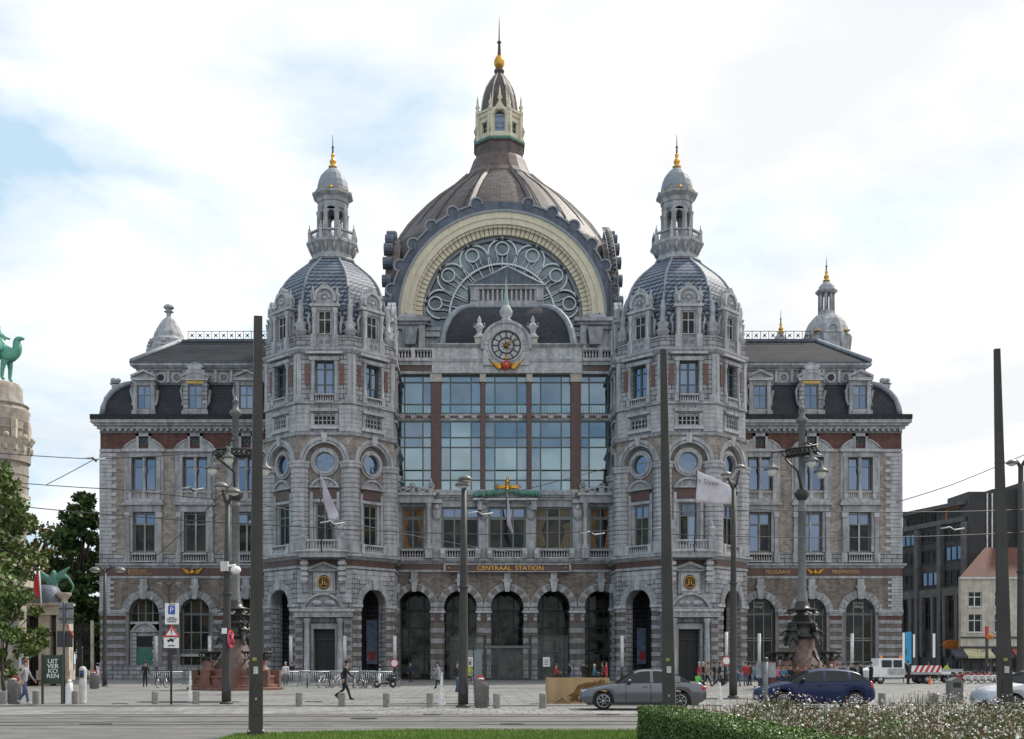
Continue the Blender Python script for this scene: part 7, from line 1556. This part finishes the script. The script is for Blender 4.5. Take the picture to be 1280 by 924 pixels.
    for sd in (-1, 1):
        doors = [glass_x[0]+.38, posts[0][0], posts[0][0]+1.0]
        for dx in doors: m.tube([(dx, sd*(hw-.006), sill+.1), (dx+.02, sd*(hw+.0), .5), (dx, sd*(hw-.012), interp(top, dx)-.05)], .013, 'trim_black', 4)
        for dx in doors[1:]: m.box(dx-.28, dx-.1, sd*(hw-.0)-.012, sd*(hw)+.022, interp(top, dx)-.16, interp(top, dx)-.13, paint)
        m.box(.9, L_-.9, sd*(hw)-.03, sd*hw+.006, sill-.005, sill+.07, 'trim_black')
        P_ = [(x, sd*(interp([(0, hw-.06), (L_, hw-.06)], x)+.004), interp(top, x)+.005) for x in [glass_x[0]+.3+(glass_x[1]-glass_x[0]-.7)*i/8 for i in range(9)]]; m.tube(P_, .012, 'trim_black', 4)
    m.build('door_seams', root, world=False)
    m = MB(); m.box(-.02, .05, -.5, .5, .28, .45, 'trim_black'); m.box(-.03, .02, -.26, .26, .36, .47, 'white_dirty'); m.build('front_grille', root, world=False)
    m = MB(); m.box(L_-.06, L_+.012, -.26, .26, .62, .73, 'white_dirty'); m.build('number_plate', root, world=False)
    root.rotation_euler = (0, 0, rot); return root
Y = 41.6
car('sedan', 4.55, 1.77, [(0, .58), (.12, .70), (.5, .80), (1.25, .93), (1.6, .97), (3.3, .99), (3.9, 1.0), (4.35, .97), (4.55, .80)], [(1.25, .93), (1.55, 1.12), (2.05, 1.40), (2.6, 1.455), (3.1, 1.42), (3.6, 1.24), (4.0, .99)],
    (.82, 3.58), .325, (1.25, 4.0), ((2.52, 2.62), (3.42, 3.6)), 'paint_grey', (at(726, Y-.4), Y, 0), radians(-3.0), 'grey metallic sedan facing left behind the mast and hedge', (('headlight', 'head_glass', .22, .66, .66, 1.8, .9, .75), ('tail_light', 'tail_red', 4.42, .76, .80, 1.3, .9, .8)), sill=.2, spokes=7)
Y = 42.3
car('hatchback', 4.2, 1.75, [(0, .60), (.12, .74), (.5, .86), (1.0, .97), (1.4, 1.0), (3.2, 1.03), (3.8, 1.05), (4.08, .98), (4.2, .72)], [(1.0, .97), (1.5, 1.24), (1.95, 1.42), (2.5, 1.47), (3.2, 1.43), (3.6, 1.33), (4.02, 1.03)],
    (.8, 3.42), .32, (1.0, 4.02), ((2.3, 2.38), (3.2, 3.3)), 'paint_blue', (at(946, Y), Y, 0), radians(-2), 'dark blue hatchback facing left beyond the flower bed', (('headlight', 'head_glass', .25, .68, .72, 1.9, .8, .9), ('tail_light', 'tail_red', 4.02, .74, .88, 1.0, .9, 1.7)), hatch=True, spokes=12)
Y = 38.5
car('compact_car', 3.9, 1.72, [(0, .58), (.1, .74), (.5, .88), (.95, .98), (1.3, 1.02), (3.0, 1.06), (3.6, 1.05), (3.9, .75)], [(.95, .98), (1.5, 1.28), (1.9, 1.45), (2.5, 1.49), (3.1, 1.43), (3.7, 1.1)],
    (.78, 3.2), .31, (.95, 3.7), ((2.2, 2.3), (3.1, 3.2)), 'paint_silver', (at(1224, Y), Y, 0), radians(3), 'silver car at the right edge, only its nose and windscreen in view', (('headlight', 'head_glass', .25, .66, .70, 2.0, .8, .9), ('tail_light', 'tail_red', 3.75, .72, .9, 1.0, .9, 1.6)), hatch=True, spokes=9)
# flatbed service truck and trailer
Y = 93.; x0 = at(1092, Y); tr = empty('service_truck', (x0, Y, 0), 'white flatbed service truck with orange beacons and striped tailboard', 'truck')
m = MB(Matrix.Translation((x0, Y, 0))); m.prismx([(-.95, .55), (.95, .55), (.95, 1.35), (.85, 2.1), (-.85, 2.1), (-.95, 1.35)], 0.1, 2.2, 'white_paint'); m.prism([(-.75, .55), (.15, .55), (.15, 1.5), (-.4, 1.3), (-.75, 1.1)], -.93, .93, 'white_paint'); m.build('cab', tr)
m = MB(Matrix.Translation((x0, Y, 0))); m.box(.35, 1.15, -.975, -.94, 1.35, 1.95, 'glass_car'); m.box(1.3, 2.0, -.975, -.94, 1.35, 1.95, 'glass_car'); m.box(2.17, 2.22, -.7, .7, 1.35, 1.95, 'glass_car'); m.build('window', tr)
m = MB(Matrix.Translation((x0, Y, 0))); m.box(2.4, 5.2, -1.0, 1.0, .75, .85, 'bed_grey'); m.box(.9, 5.2, -1.05, -1.0, .8, 1.25, 'bed_grey'); m.box(2.4, 5.2, 1.0, 1.05, .8, 1.25, 'bed_grey'); m.box(2.4, 5.1, -.5, .5, .45, .74, 'trim_black'); m.build('flatbed', tr)
m = MB(Matrix.Translation((x0, Y, 0)))
for i in range(5): u = 2.9+.45*i; m.prism([(u, .95), (u+.22, .95), (u+.5, 1.5), (u+.28, 1.5)], -1.075, -1.06, 'red_paint')
m.box(2.75, 5.2, -1.06, -1.055, .95, 1.5, 'white_paint'); m.build('striped_board', tr)
for q in (.3, 1.9): m = MB(Matrix.Translation((x0, Y, 0))); m.lathe(1.0 if q < 1 else 1.0, 0, [(.01, 0), (.02, 0)], 'mat_orange') if False else None; m.tube([(q+.2, -.3, 2.1), (q+.2, -.3, 2.3)], .12, 'mat_orange', 8); m.build('beacon', tr)
for q in (.25, 4.1):
    for sd in (-1, 1): m = MB(Matrix.Translation((x0+q, Y+sd*.85, .34))); m.torus((0, 0, 0), .25, .1, 'rubber', 'y', 18, 6); m.tube([(0, -.08, 0), (0, .08, 0)], .2, 'bed_grey', 12); m.build('wheel', tr)
m = MB(Matrix.Translation((x0, Y, 0))); m.box(5.18, 5.24, -.9, -.6, .65, .8, 'tail_red'); m.box(5.18, 5.24, .6, .9, .65, .8, 'tail_red'); m.build('tail_light', tr)
Y = 96.; x0 = at(1136, Y); tr = empty('flat_trailer', (x0, Y, 0), 'low grey flat trailer behind the service truck', 'trailer'); m = MB(Matrix.Translation((x0, Y, 0)))
m.box(0, 4.2, -1, 1, .75, .85, 'bed_grey'); m.box(0, 4.2, -1.05, -1.0, .7, 1.2, 'bed_grey'); m.box(0, 4.2, 1, 1.05, .7, 1.2, 'bed_grey'); m.box(2.0, 4.9, -1.06, -1.02, .78, .98, 'white_paint'); m.tube([(4.2, 0, .6), (5.2, 0, .5)], .06, 'trim_black'); m.build('flatbed', tr)
for q in (.9, 3.4):
    for sd in (-1, 1): m = MB(Matrix.Translation((x0+q, Y+sd*.85, .32))); m.torus((0, 0, 0), .23, .09, 'rubber', 'y', 18, 6); m.tube([(0, -.08, 0), (0, .08, 0)], .18, 'bed_grey', 12); m.build('wheel', tr)
m = MB(Matrix.Translation((at(1162.5, 90), 90, 0))); m.lathe(0, 0, [(.2, 0), (.2, .04), (.15, .05), (.03, .65)], 'cone_orange', 12); tag(m.build('traffic_cone'), 'small orange traffic cone in front of the trailer', 'traffic cone')
# ================================================================ BICYCLES
def bicycle(fcol, label, group, rack=False, bright=False):
    r = empty('bicycle', (0, 0, 0), label, 'bicycle', group)
    for x, nm in ((-.52, 'rear'), (.52, 'front')):
        m = MB(); m.torus((x, 0, .34), .32, .022, 'rubber', 'y', 20, 5); m.torus((x, 0, .34), .295, .01, 'alloy', 'y', 20, 4)
        for k in range(8): a = pi*k/8; m.tube([(x-.29*cos(a), 0, .34-.29*sin(a)), (x+.29*cos(a), 0, .34+.29*sin(a))], .005, 'alloy', 3)
        if bright and nm == 'rear':
            m.arch(x, .34, .3, .4, -.05, .05, 'white_paint', 20, 190, 10); m.arch(x, .34, .1, .27, -.02, .02, 'white_dirty', 0, 180, 8)
        m.build('wheel', r, world=False)
    m = MB(); 
    for a, b, q in (((-.52, 0, .34), (-.12, 0, .32), .014), ((-.52, 0, .34), (-.2, 0, .78), .012), ((-.12, 0, .32), (-.24, 0, .88), .02), ((-.12, 0, .32), (.36, 0, .72), .022), ((-.2, 0, .76), (.34, 0, .84), .02), ((.32, 0, .92), (.4, 0, .66), .022), ((.4, 0, .66), (.52, 0, .34), .015)): m.tube([a, b], q*(1.6 if bright else 1), fcol, 6)
    m.torus((-.12, 0, .32), .09, .012, 'dark_metal', 'y', 12, 4); m.tube([(-.12, -.12, .2), (-.12, .12, .44)], .012, 'dark_metal', 4); m.build('frame', r, world=False)
    m = MB(); m.ball((-.26, 0, .93), .1, 'trim_black', 8, 5, 1.3, .7, .35); m.build('saddle', r, world=False)
    m = MB(); m.tube([(.3, 0, .92), (.3, 0, 1.02)], .015, 'dark_metal', 5); m.tube([(.18, -.27, 1.0), (.32, -.12, 1.04), (.32, .12, 1.04), (.18, .27, 1.0)], .014, 'dark_metal', 5); m.build('handlebar', r, world=False)
    if bright: m = MB(); m.box(.42, .72, -.16, .16, .74, .98, 'dark_metal'); m.build('basket', r, world=False)
    return r
bikemats = [('paint_silver', 'silver'), ('trim_black', 'black'), ('paint_blue', 'dark blue'), ('white_dirty', 'off white'), ('red_paint', 'red')]
protos = {}
spots = [(268, 77.6, 1, 80, 1), (400+4, 77.8, 0, 70, 0), (413, 78, 1, 110, 0), (421, 77.5, 3, 60, 0), (441, 77.8, 1, 95, 0), (447, 77.6, 2, 75, 0), (455, 77.9, 0, 110, 0), (462, 77.5, 1, 65, 0), (468, 77.8, 3, 100, 0), (384, 77.8, 1, 100, 0), (203, 77.7, 1, 75, 0), (489, 80, 1, 20, 0)]
names = ['black bicycle in front of the barriers beside the left granite pedestal', 'silver bicycle left of the man in black', 'black bicycle just left of the man in black', 'off white bicycle behind the man in black', 'black bicycle right of the man in black', 'dark blue bicycle right of the man in black', 'silver bicycle in the middle of the row by the tower porch', 'black bicycle near the right end of the row by the tower porch', 'off white bicycle next to the parked scooter', 'black bicycle below the left tower doorway', 'black bicycle behind the barriers near the green door', 'black bicycle right of the scooter by the first arcade pier']
for (px, Y, k, ang, _), lab in zip(spots, names):
    if k not in protos: o = protos[k] = bicycle(bikemats[k][0], lab, 'bicycles parked by the barriers')
    else: o = copy_tree(protos[k])
    o['label'] = lab; o.location = (at(px, Y-1.3 if Y < 79 else Y), Y-1.3 if Y < 79 else Y, 0); o.rotation_euler = (radians(R.uniform(-6, 6)), 0, radians(ang))
pr = bicycle('red_paint', 'red and white hire bicycle in the rack before the cream house', 'red hire bicycles in the rack', bright=True)
labs = ['red and white hire bicycle at the left end of the rack before the cream house', 'second red hire bicycle from the left in the rack', 'third red hire bicycle from the left in the rack', 'fourth red hire bicycle from the left in the rack', 'red hire bicycle at the right end of the rack before the cream house']
for i in range(5):
    o = pr if i == 0 else copy_tree(pr); o['label'] = labs[i]; o.location = (at(1201+10*i, 92), 92+.2*i, 0); o.rotation_euler = (0, 0, radians(150+8*i))
gb = bicycle('galvanised', 'grey', 'grey bicycles in the long rack at right')
for i in range(12):
    o = gb if i == 0 else copy_tree(gb); px = 1152+9.4*i; o['label'] = ('first second third fourth fifth sixth seventh eighth ninth tenth eleventh twelfth'.split()[i])+' grey bicycle from the left in the long rack under the shop fronts'; o.location = (at(px, 108), 108, 0); o.rotation_euler = (0, 0, radians(70+R.uniform(-12, 12)))
m = MB(); 
for i in range(20): x = at(1150+6.4*i, 109); m.torus((x, 109, .3), .45, .03, 'galvanised', 'x', 12, 4)
m.box(at(1148, 109), at(1275, 109), 108.96, 109.04, .72, .78, 'galvanised'); m.box(at(1148, 109), at(1275, 109), 108.96, 109.04, .0, .06, 'galvanised'); tag(m.build('bicycle_rack'), 'long grey steel bicycle rack in front of the shops at right', 'bicycle rack')
# scooter with white windshield parked by the bicycles
Y = 76.5; x = at(481, Y); sc = empty('scooter', (x, Y, 0), 'black and white motor scooter at the right end of the bicycle row', 'scooter'); M_ = Matrix.Translation((x, Y, 0)) @ Matrix.Rotation(radians(200), 4, 'Z')
m = MB(M_); m.box(-.35, .3, -.15, .15, .25, .36, 'trim_black'); m.ball((-.45, 0, .62), .26, 'trim_black', 10, 7, 1.5, .7, .7); m.tube([(.35, 0, .3), (.42, 0, .7), (.36, 0, 1.0)], .12, 'white_paint', 8); m.ball((-.5, 0, .9), .16, 'trim_black', 8, 5, 1.8, .8, .4); m.build('body', sc)
for q in (-.58, .55): m = MB(M_); m.torus((q, 0, .25), .19, .06, 'rubber', 'y', 16, 6); m.tube([(q, -.04, .25), (q, .04, .25)], .14, 'alloy', 10); m.build('wheel', sc)
m = MB(M_); m.tube([(.3, -.3, 1.05), (.38, 0, 1.02), (.3, .3, 1.05)], .02, 'trim_black', 5); m.build('handlebar', sc); m = MB(M_); m.mesh([(.42, -.2, .85), (.42, .2, .85), (.34, .2, 1.35), (.34, -.2, 1.35), (.44, -.2, .85), (.44, .2, .85), (.36, .2, 1.35), (.36, -.2, 1.35)], [(0,1,2,3), (4,5,6,7), (0,1,5,4), (1,2,6,5), (2,3,7,6), (3,0,4,7)], 'white_dirty'); m.build('windshield', sc)
# ================================================================ PEOPLE
for n_, c_ in (('skin', (.45,.26,.18)), ('cl_black', (.014,.014,.017)), ('cl_navy', (.02,.03,.07)), ('cl_jeans', (.05,.09,.17)), ('cl_grey', (.28,.28,.30)), ('cl_brown', (.08,.055,.04)), ('cl_red', (.42,.025,.03)), ('cl_white', (.65,.64,.62)), ('cl_hivis', (.50,.62,.04)), ('cl_green', (.12,.55,.08)), ('cl_tan', (.30,.20,.12)), ('cl_teal', (.05,.16,.24)), ('cl_pink', (.45,.12,.18)), ('hair_dark', (.02,.014,.01)), ('hair_brown', (.07,.04,.02)), ('hair_grey', (.42,.41,.40)), ('hair_red', (.20,.05,.02)), ('shoe_dark', (.015,.014,.014)), ('shoe_white', (.6,.58,.56))): mat(n_, c_, .85, nscale=14, namt=.5, bump=.15)
def person_mesh(pose, coat=False, bag=False):
    """figure facing +x; materials: 0 skin 1 top 2 trousers 3 shoes 4 hair"""
    sit = pose == 'sit'; z0 = .55 if sit else .93; hip = Vector((0, 0, z0)); lean = {'walk': .05, 'stride': .09, 'stand': .0, 'sit': .05, 'bend': .35, 'phone': .0}[pose]
    V = []; E = []; reg = []
    def add(p, r, parent, g_):
        V.append((*p, r)); i = len(V)-1
        if parent is not None: E.append((parent, i)); reg.append((parent, i, g_))
        return i
    pel = add(hip, (.155, .125), None, 1); wa = add(hip+Vector((lean*.5, 0, .2)), (.145, .115), pel, 1); ch = add(hip+Vector((lean, 0, .40)), (.175, .13), wa, 1); ns = add(hip+Vector((lean*1.1, 0, .53)), (.085, .07), ch, 1)
    nk = add(hip+Vector((lean*1.2, 0, .59)), .052, ns, 0); hd0 = add(hip+Vector((lean*1.25+.015, 0, .665)), (.078, .088), nk, 0); hd1 = add(hip+Vector((lean*1.25+.01, 0, .765)), (.075, .082), hd0, 0)
    legs = {'stand': ((.03, 0, .0), (-.03, 0, .0)), 'walk': ((.20, .10, .02), (-.24, -.06, .10)), 'stride': ((.30, .16, .03), (-.38, -.06, .18)), 'sit': ((.45, .45, 0), (.43, .43, 0)), 'bend': ((.1, .05, 0), (-.12, -.04, 0)), 'phone': ((.04, .02, 0), (-.05, 0, 0))}[pose]
    for s_, (fx, kx, fz) in zip((-1, 1), legs):
        y = s_*.09; hj = add(hip+Vector((0, y, -.03)), .1, pel, 1 if not coat else 1)
        kn = add(Vector((kx+.03, y*1.05, .5 if not sit else .5)), .066 if not sit else .08, hj, 2 if not coat else 5); an = add(Vector((fx, y*1.1, .10+fz)), .045, kn, 2)
        tz = .045+fz*(.3 if fx < 0 else 1.6); add(Vector((fx+.17, y*1.2, tz)), (.04, .032), an, 3); add(Vector((fx-.05, y*1.1, .055+fz*1.1)), .042, an, 3)
    arms = {'stand': ((.02, -.28, 0.05, -.50), (.02, -.28, .06, -.50)), 'walk': ((-.14, -.25, -.06, -.47), (.12, -.25, .26, -.42)), 'stride': ((-.2, -.24, -.14, -.44), (.14, -.25, .33, -.35)), 'sit': ((.1, -.26, .3, -.3), (.1, -.26, .3, -.3)), 'bend': ((.2, -.27, .38, -.42), (.2, -.25, .4, -.38)), 'phone': ((.02, -.28, .05, -.5), (.1, -.25, .24, .02))}[pose]
    hands = []
    for s_, (ex, ez, hx, hz) in zip((-1, 1), arms):
        sh = add(hip+Vector((lean*1.05, s_*.185, .475)), .068, ch, 1); el = add(hip+Vector((lean*1.05+ex, s_*.235, .475+ez)), .047, sh, 1); wr = add(hip+Vector((lean*1.05+hx, s_*.22, .475+hz)), .030, el, 1); hands.append((Vector(V[wr][:3]), (Vector(V[wr][:3])-Vector(V[el][:3])).normalized(), s_))
        d = (Vector(V[wr][:3])-Vector(V[el][:3])).normalized(); add(Vector(V[wr][:3])+d*.075, (.038, .018), wr, 0)
    me = skin_mesh(V, E, 'person', None, 2)
    for k in range(5): me.materials.append(None)
    segs = [(Vector(V[a][:3]), Vector(V[b][:3]), g_) for a, b, g_ in reg]; hc = Vector(V[hd1][:3])
    bm = bmesh.new(); bm.from_mesh(me)
    for f in bm.faces:
        c = f.calc_center_median(); best = 9; g = 1
        for a, b, gg in segs:
            t = max(0, min(1, (c-a).dot(b-a)/(b-a).length_squared)); dd = (c-a.lerp(b, t)).length
            if dd < best: best = dd; g = gg
        if g == 5: g = 1 if c.z > .62 else 2
        if g == 1 and c.z < z0-.0 and not coat and abs(c.y) < .2 and not sit: g = 2
        if g == 0 and c.z > hip.z+.62 and (c.z > hc.z+.035 or c.x < hc.x-.025): g = 4
        f.material_index = g; f.smooth = True
    def blob(c, rx, ry, rz, mi_, n=8, k=5):
        r_ = bmesh.ops.create_uvsphere(bm, u_segments=n, v_segments=k, radius=1, matrix=Matrix.Translation(c) @ Matrix.Diagonal((rx, ry, rz, 1)))
        for v in r_['verts']:
            for f in v.link_faces: f.material_index = mi_; f.smooth = True
    H_ = Vector(V[hd0][:3]); blob(H_+Vector((.088, 0, .035)), .022, .014, .024, 0); 
    for s_ in (-1, 1): blob(H_+Vector((.0, s_*.083, .045)), .018, .010, .03, 0); blob(H_+Vector((.078, s_*.03, .062)), .009, .013, .008, 4)
    blob(H_+Vector((.079, 0, -.005)), .008, .024, .007, 4) if False else None
    blob(hc+Vector((-.012, 0, .03)), .098, .092, .085, 4, 12, 8)
    for w_, d, s_ in hands:      # five fingers
        side = d.cross(Vector((0, 1, 0))).normalized(); p = w_+d*.085
        for i in range(4):
            b0_ = p+side*(-.027+.018*i); ln = (.062, .072, .068, .052)[i]; mid_ = b0_+d*ln*.55; tip = mid_+(d*.8+Vector((0, -s_*.6, 0))).normalized()*ln*.5
            for A_, B_, r_ in ((b0_, mid_, .0085), (mid_, tip, .007)):
                q = bmesh.ops.create_cone(bm, cap_ends=True, segments=5, radius1=r_, radius2=r_*.8, depth=(B_-A_).length*1.1, matrix=Matrix.Translation((A_+B_)/2) @ (B_-A_).to_track_quat('Z', 'Y').to_matrix().to_4x4())
        A_ = w_+d*.03+side*.03; B_ = A_+d*.045+side*.03; bmesh.ops.create_cone(bm, cap_ends=True, segments=5, radius1=.011, radius2=.008, depth=.06, matrix=Matrix.Translation((A_+B_)/2) @ (B_-A_).to_track_quat('Z', 'Y').to_matrix().to_4x4())
    if coat: pass
    bm.to_mesh(me); bm.free(); return me
PM = {}
def person(px, fy, pose, face, cols, label, coat=False, h=1.0, Y=None, z=0, group=None):
    key = (pose, coat)
    if key not in PM: PM[key] = person_mesh(pose, coat)
    me = PM[key].copy(); me.name = 'person'
    for i_, c_ in enumerate(cols): me.materials[i_] = MATS[c_]
    Y = Y or gy(fy); o = bpy.data.objects.new('person', me); SC.collection.objects.link(o); o.location = (at(px, Y), Y, z); o.rotation_euler = (0, 0, radians(face)); s_ = h*1.0; o.scale = (s_, s_, s_); return tag(o, label, 'person', group)
K_ = ['skin', 'cl_black', 'cl_black', 'shoe_dark', 'hair_dark']
def C(*a): return ['skin', *a]
person(430, 877, 'stride', 0, C('cl_black', 'cl_black', 'shoe_dark', 'hair_dark'), 'person in black jacket and trousers striding right past the bollards', h=1.02)
person(30, 882, 'walk', 0, C('cl_grey', 'cl_jeans', 'shoe_white', 'hair_red'), 'person in grey top, blue jeans and white shoes walking at far left', h=1.03)
person(12, 862, 'stand', 30, C('cl_black', 'cl_navy', 'shoe_dark', 'hair_dark'), 'person in dark jacket standing by the litter bin at far left')
person(43, 857, 'stand', -60, C('cl_brown', 'cl_black', 'shoe_dark', 'hair_dark'), 'person in dark brown standing at the zoo gate')
person(181.5, 859, 'stand', -80, K_, 'person in black standing before the green door', True)
person(513, 853.5, 'stand', -90, C('cl_navy', 'cl_black', 'shoe_dark', 'hair_dark'), 'person in navy standing before the first arcade pier', h=1.0)
person(548.5, 862, 'walk', 180, C('cl_grey', 'cl_black', 'shoe_dark', 'hair_dark'), 'person in grey coat behind the middle water jet', True)
person(571, 866, 'phone', 0, C('cl_black', 'cl_jeans', 'shoe_dark', 'hair_brown'), 'person in black top and jeans left of the middle lamp post', h=1.0)
person(586.5, 851.5, 'walk', 0, C('cl_hivis', 'cl_black', 'shoe_white', 'hair_dark'), 'person in bright yellow coat right of the middle lamp post', True, Y=95)
person(694, 855, 'sit', 0, C('cl_red', 'cl_black', 'shoe_dark', 'hair_brown'), 'small seated person in red above the left end of the plywood box', Y=88, z=.25)
person(713, 852, 'walk', 180, C('cl_black', 'cl_jeans', 'shoe_dark', 'hair_dark'), 'person in black top and pale jeans behind the plywood box', Y=92)
person(730, 852, 'phone', -90, K_, 'person in black standing before the pier behind the plywood box', Y=92)
person(742, 852, 'sit', 0, C('cl_teal', 'cl_navy', 'shoe_dark', 'hair_grey'), 'seated person with grey hair behind the plywood box', Y=90, z=.2)
person(753, 852, 'stand', 180, C('cl_brown', 'cl_black', 'shoe_dark', 'hair_dark'), 'dark clothed person left of the one in the red jacket', Y=91)
person(757.5, 852, 'stand', 0, C('cl_red', 'cl_black', 'shoe_dark', 'hair_brown'), 'person in red jacket behind the right end of the plywood box', True, Y=88)
person(873, 858, 'walk', 0, C('cl_red', 'cl_black', 'shoe_dark', 'hair_grey'), 'white haired person in red top right of the tall leaning mast', Y=82)
person(879, 858, 'stand', 0, C('cl_black', 'cl_black', 'shoe_dark', 'hair_grey'), 'white haired person in black beside the one in red top', Y=84)
person(883.5, 860, 'stride', 0, C('cl_tan', 'cl_black', 'shoe_dark', 'hair_red'), 'red haired person in tan and black walking right of the two white haired people', Y=78)
person(871.5, 866, 'sit', 40, C('cl_green', 'cl_navy', 'shoe_dark', 'hair_brown'), 'crouching person in bright green beside the boot of the sedan', h=.8, Y=70)
person(893, 856, 'stand', 160, K_, 'person in long black coat facing another in black near the right tower door', True, Y=86)
person(899, 856, 'walk', 0, K_, 'person in black pulling a suitcase near the right tower door', True, Y=86)
Y = 85; x = at(905, Y); m = MB(); m.M = Matrix.Translation((x, Y, 0)) @ Matrix.Rotation(radians(-25), 4, 'Y'); m.box(-.15, .15, -.2, .2, .06, .6, 'trim_black'); m.tube([(-.05, -.1, .6), (-.05, -.1, .95), (-.05, .1, .95), (-.05, .1, .6)], .015, 'alloy', 4)
for q in (-.15, .15): m.ball((-.1, q, .05), .05, 'rubber', 6, 4)
tag(m.build('suitcase'), 'small black wheeled suitcase tilted behind a person in black', 'suitcase')
person(923, 858, 'bend', 180, C('cl_grey', 'cl_jeans', 'shoe_dark', 'hair_dark'), 'bending person in grey right of the right lamp post', Y=82)
person(932, 858, 'stand', -90, C('cl_red', 'cl_jeans', 'shoe_dark', 'hair_dark'), 'person in bright red jacket right of the right lamp post', Y=82)
person(937, 858, 'stand', 30, C('cl_brown', 'cl_black', 'shoe_dark', 'hair_dark'), 'person in brown beside the bright red jacket', Y=83)
crowd = [(945, 864, 'sit', 'cl_teal', 'hair_brown', 'seated person in teal left of the back of the grey sign'), (951, 862, 'stand', 'cl_brown', 'hair_dark', 'person in brown half hidden by the back of the grey sign'), (972, 866, 'sit', 'cl_pink', 'hair_brown', 'seated person in pink left of the pedestal behind the blue car'), (979, 866, 'sit', 'cl_teal', 'hair_dark', 'seated person in blue before the pedestal behind the blue car'), (988, 866, 'sit', 'cl_black', 'hair_dark', 'seated person in black before the left of the pedestal'), (997, 866, 'sit', 'cl_brown', 'hair_brown', 'seated person in brown before the middle of the pedestal'), (1007, 866, 'sit', 'cl_red', 'hair_red', 'seated red haired person before the pedestal'), (1015, 866, 'sit', 'cl_white', 'hair_dark', 'seated person in white before the right of the pedestal'), (1029, 864, 'sit', 'cl_tan', 'hair_brown', 'seated person in tan at the right of the pedestal'), (1039, 864, 'sit', 'cl_white', 'hair_grey', 'seated person with grey hair right of the pedestal'), (1046, 860, 'stand', 'cl_black', 'hair_dark', 'short person in black behind the roof of the blue car'), (1054, 860, 'stand', 'cl_navy', 'hair_dark', 'broad person in navy behind the roof of the blue car')]
for px, fy, ps_, c1, h1, lab in crowd: person(px, fy, ps_, R.uniform(-120, -60), C(c1, 'cl_navy', 'shoe_dark', h1), lab, Y=67 if ps_ == 'sit' else 76, z=.28 if ps_ == 'sit' else 0, h=.95)
person(1066, 858, 'stand', -90, C('cl_black', 'cl_navy', 'shoe_dark', 'hair_dark'), 'person in black left of the tallest of the group by the blue car', Y=80, h=.96)
person(1077, 860, 'walk', 180, C('cl_black', 'cl_black', 'shoe_dark', 'hair_dark'), 'person in black jacket in the middle of the group above the blue car boot', Y=76)
person(1089, 861, 'phone', 180, K_, 'tall person in long black coat right of the group above the blue car boot', True, Y=74.5)
person(1135, 853, 'stand', -60, C('cl_black', 'cl_black', 'shoe_dark', 'hair_dark'), 'person in black standing before the striped board of the truck', Y=88, h=1.05)
person(1160, 852, 'stand', 0, C('cl_tan', 'cl_navy', 'shoe_dark', 'hair_brown'), 'person in tan behind the trailer', Y=101)
person(1178, 852, 'bend', 0, C('cl_hivis', 'cl_black', 'shoe_dark', 'hair_dark'), 'worker in bright yellow jacket bending behind the trailer', Y=101)
person(1243, 853, 'stand', 180, C('cl_black', 'cl_navy', 'shoe_dark', 'hair_dark'), 'person in black left of the mast at the right edge', Y=96)
person(1234, 853, 'walk', 0, C('cl_navy', 'cl_black', 'shoe_dark', 'hair_brown'), 'person in navy walking by the hire bicycles', Y=105)
person(357, 853, 'stand', -90, C('cl_white', 'cl_black', 'shoe_dark', 'hair_grey'), 'person in white behind the barriers left of the tower porch', Y=84)
person(365, 853, 'stand', -90, C('cl_black', 'cl_black', 'shoe_dark', 'hair_dark'), 'person in black behind the barriers left of the tower porch', Y=92)
person(475, 853, 'stand', 0, C('cl_black', 'cl_navy', 'shoe_dark', 'hair_dark'), 'person in black standing behind the scooter', Y=92)
person(267, 853, 'stand', 180, C('cl_black', 'cl_black', 'shoe_dark', 'hair_dark'), 'person in black partly hidden by the left granite pedestal', Y=95)
person(1262, 853, 'walk', 0, C('cl_black', 'cl_navy', 'shoe_dark', 'hair_dark'), 'person in black right of the mast at the right edge', Y=98)
# poster and lit things inside arches
for px, py0, py1, lab in ((465, 775, 830, 'tall blue advertising poster inside the open arch right of the left tower porch'), (803, 785, 830, 'tall pale blue advertising poster inside the open arch left of the right tower porch')):
    Y = 112; m = MB(frame(at(px, Y), Y)); m.box(-.55, .55, 0, .06, zt(py1, Y), zt(py0, Y), 'poster_blue'); m.box(-.3, .3, .061, .066, zt(py1, Y)+.4, zt(py1, Y)+1.2, 'red_paint'); m.box(-.5, -.4, -.06, 0, 0, zt(py0, Y), 'dark_metal'); m.box(.4, .5, -.06, 0, 0, zt(py0, Y), 'dark_metal'); tag(m.build('advertising_poster'), lab, 'poster')
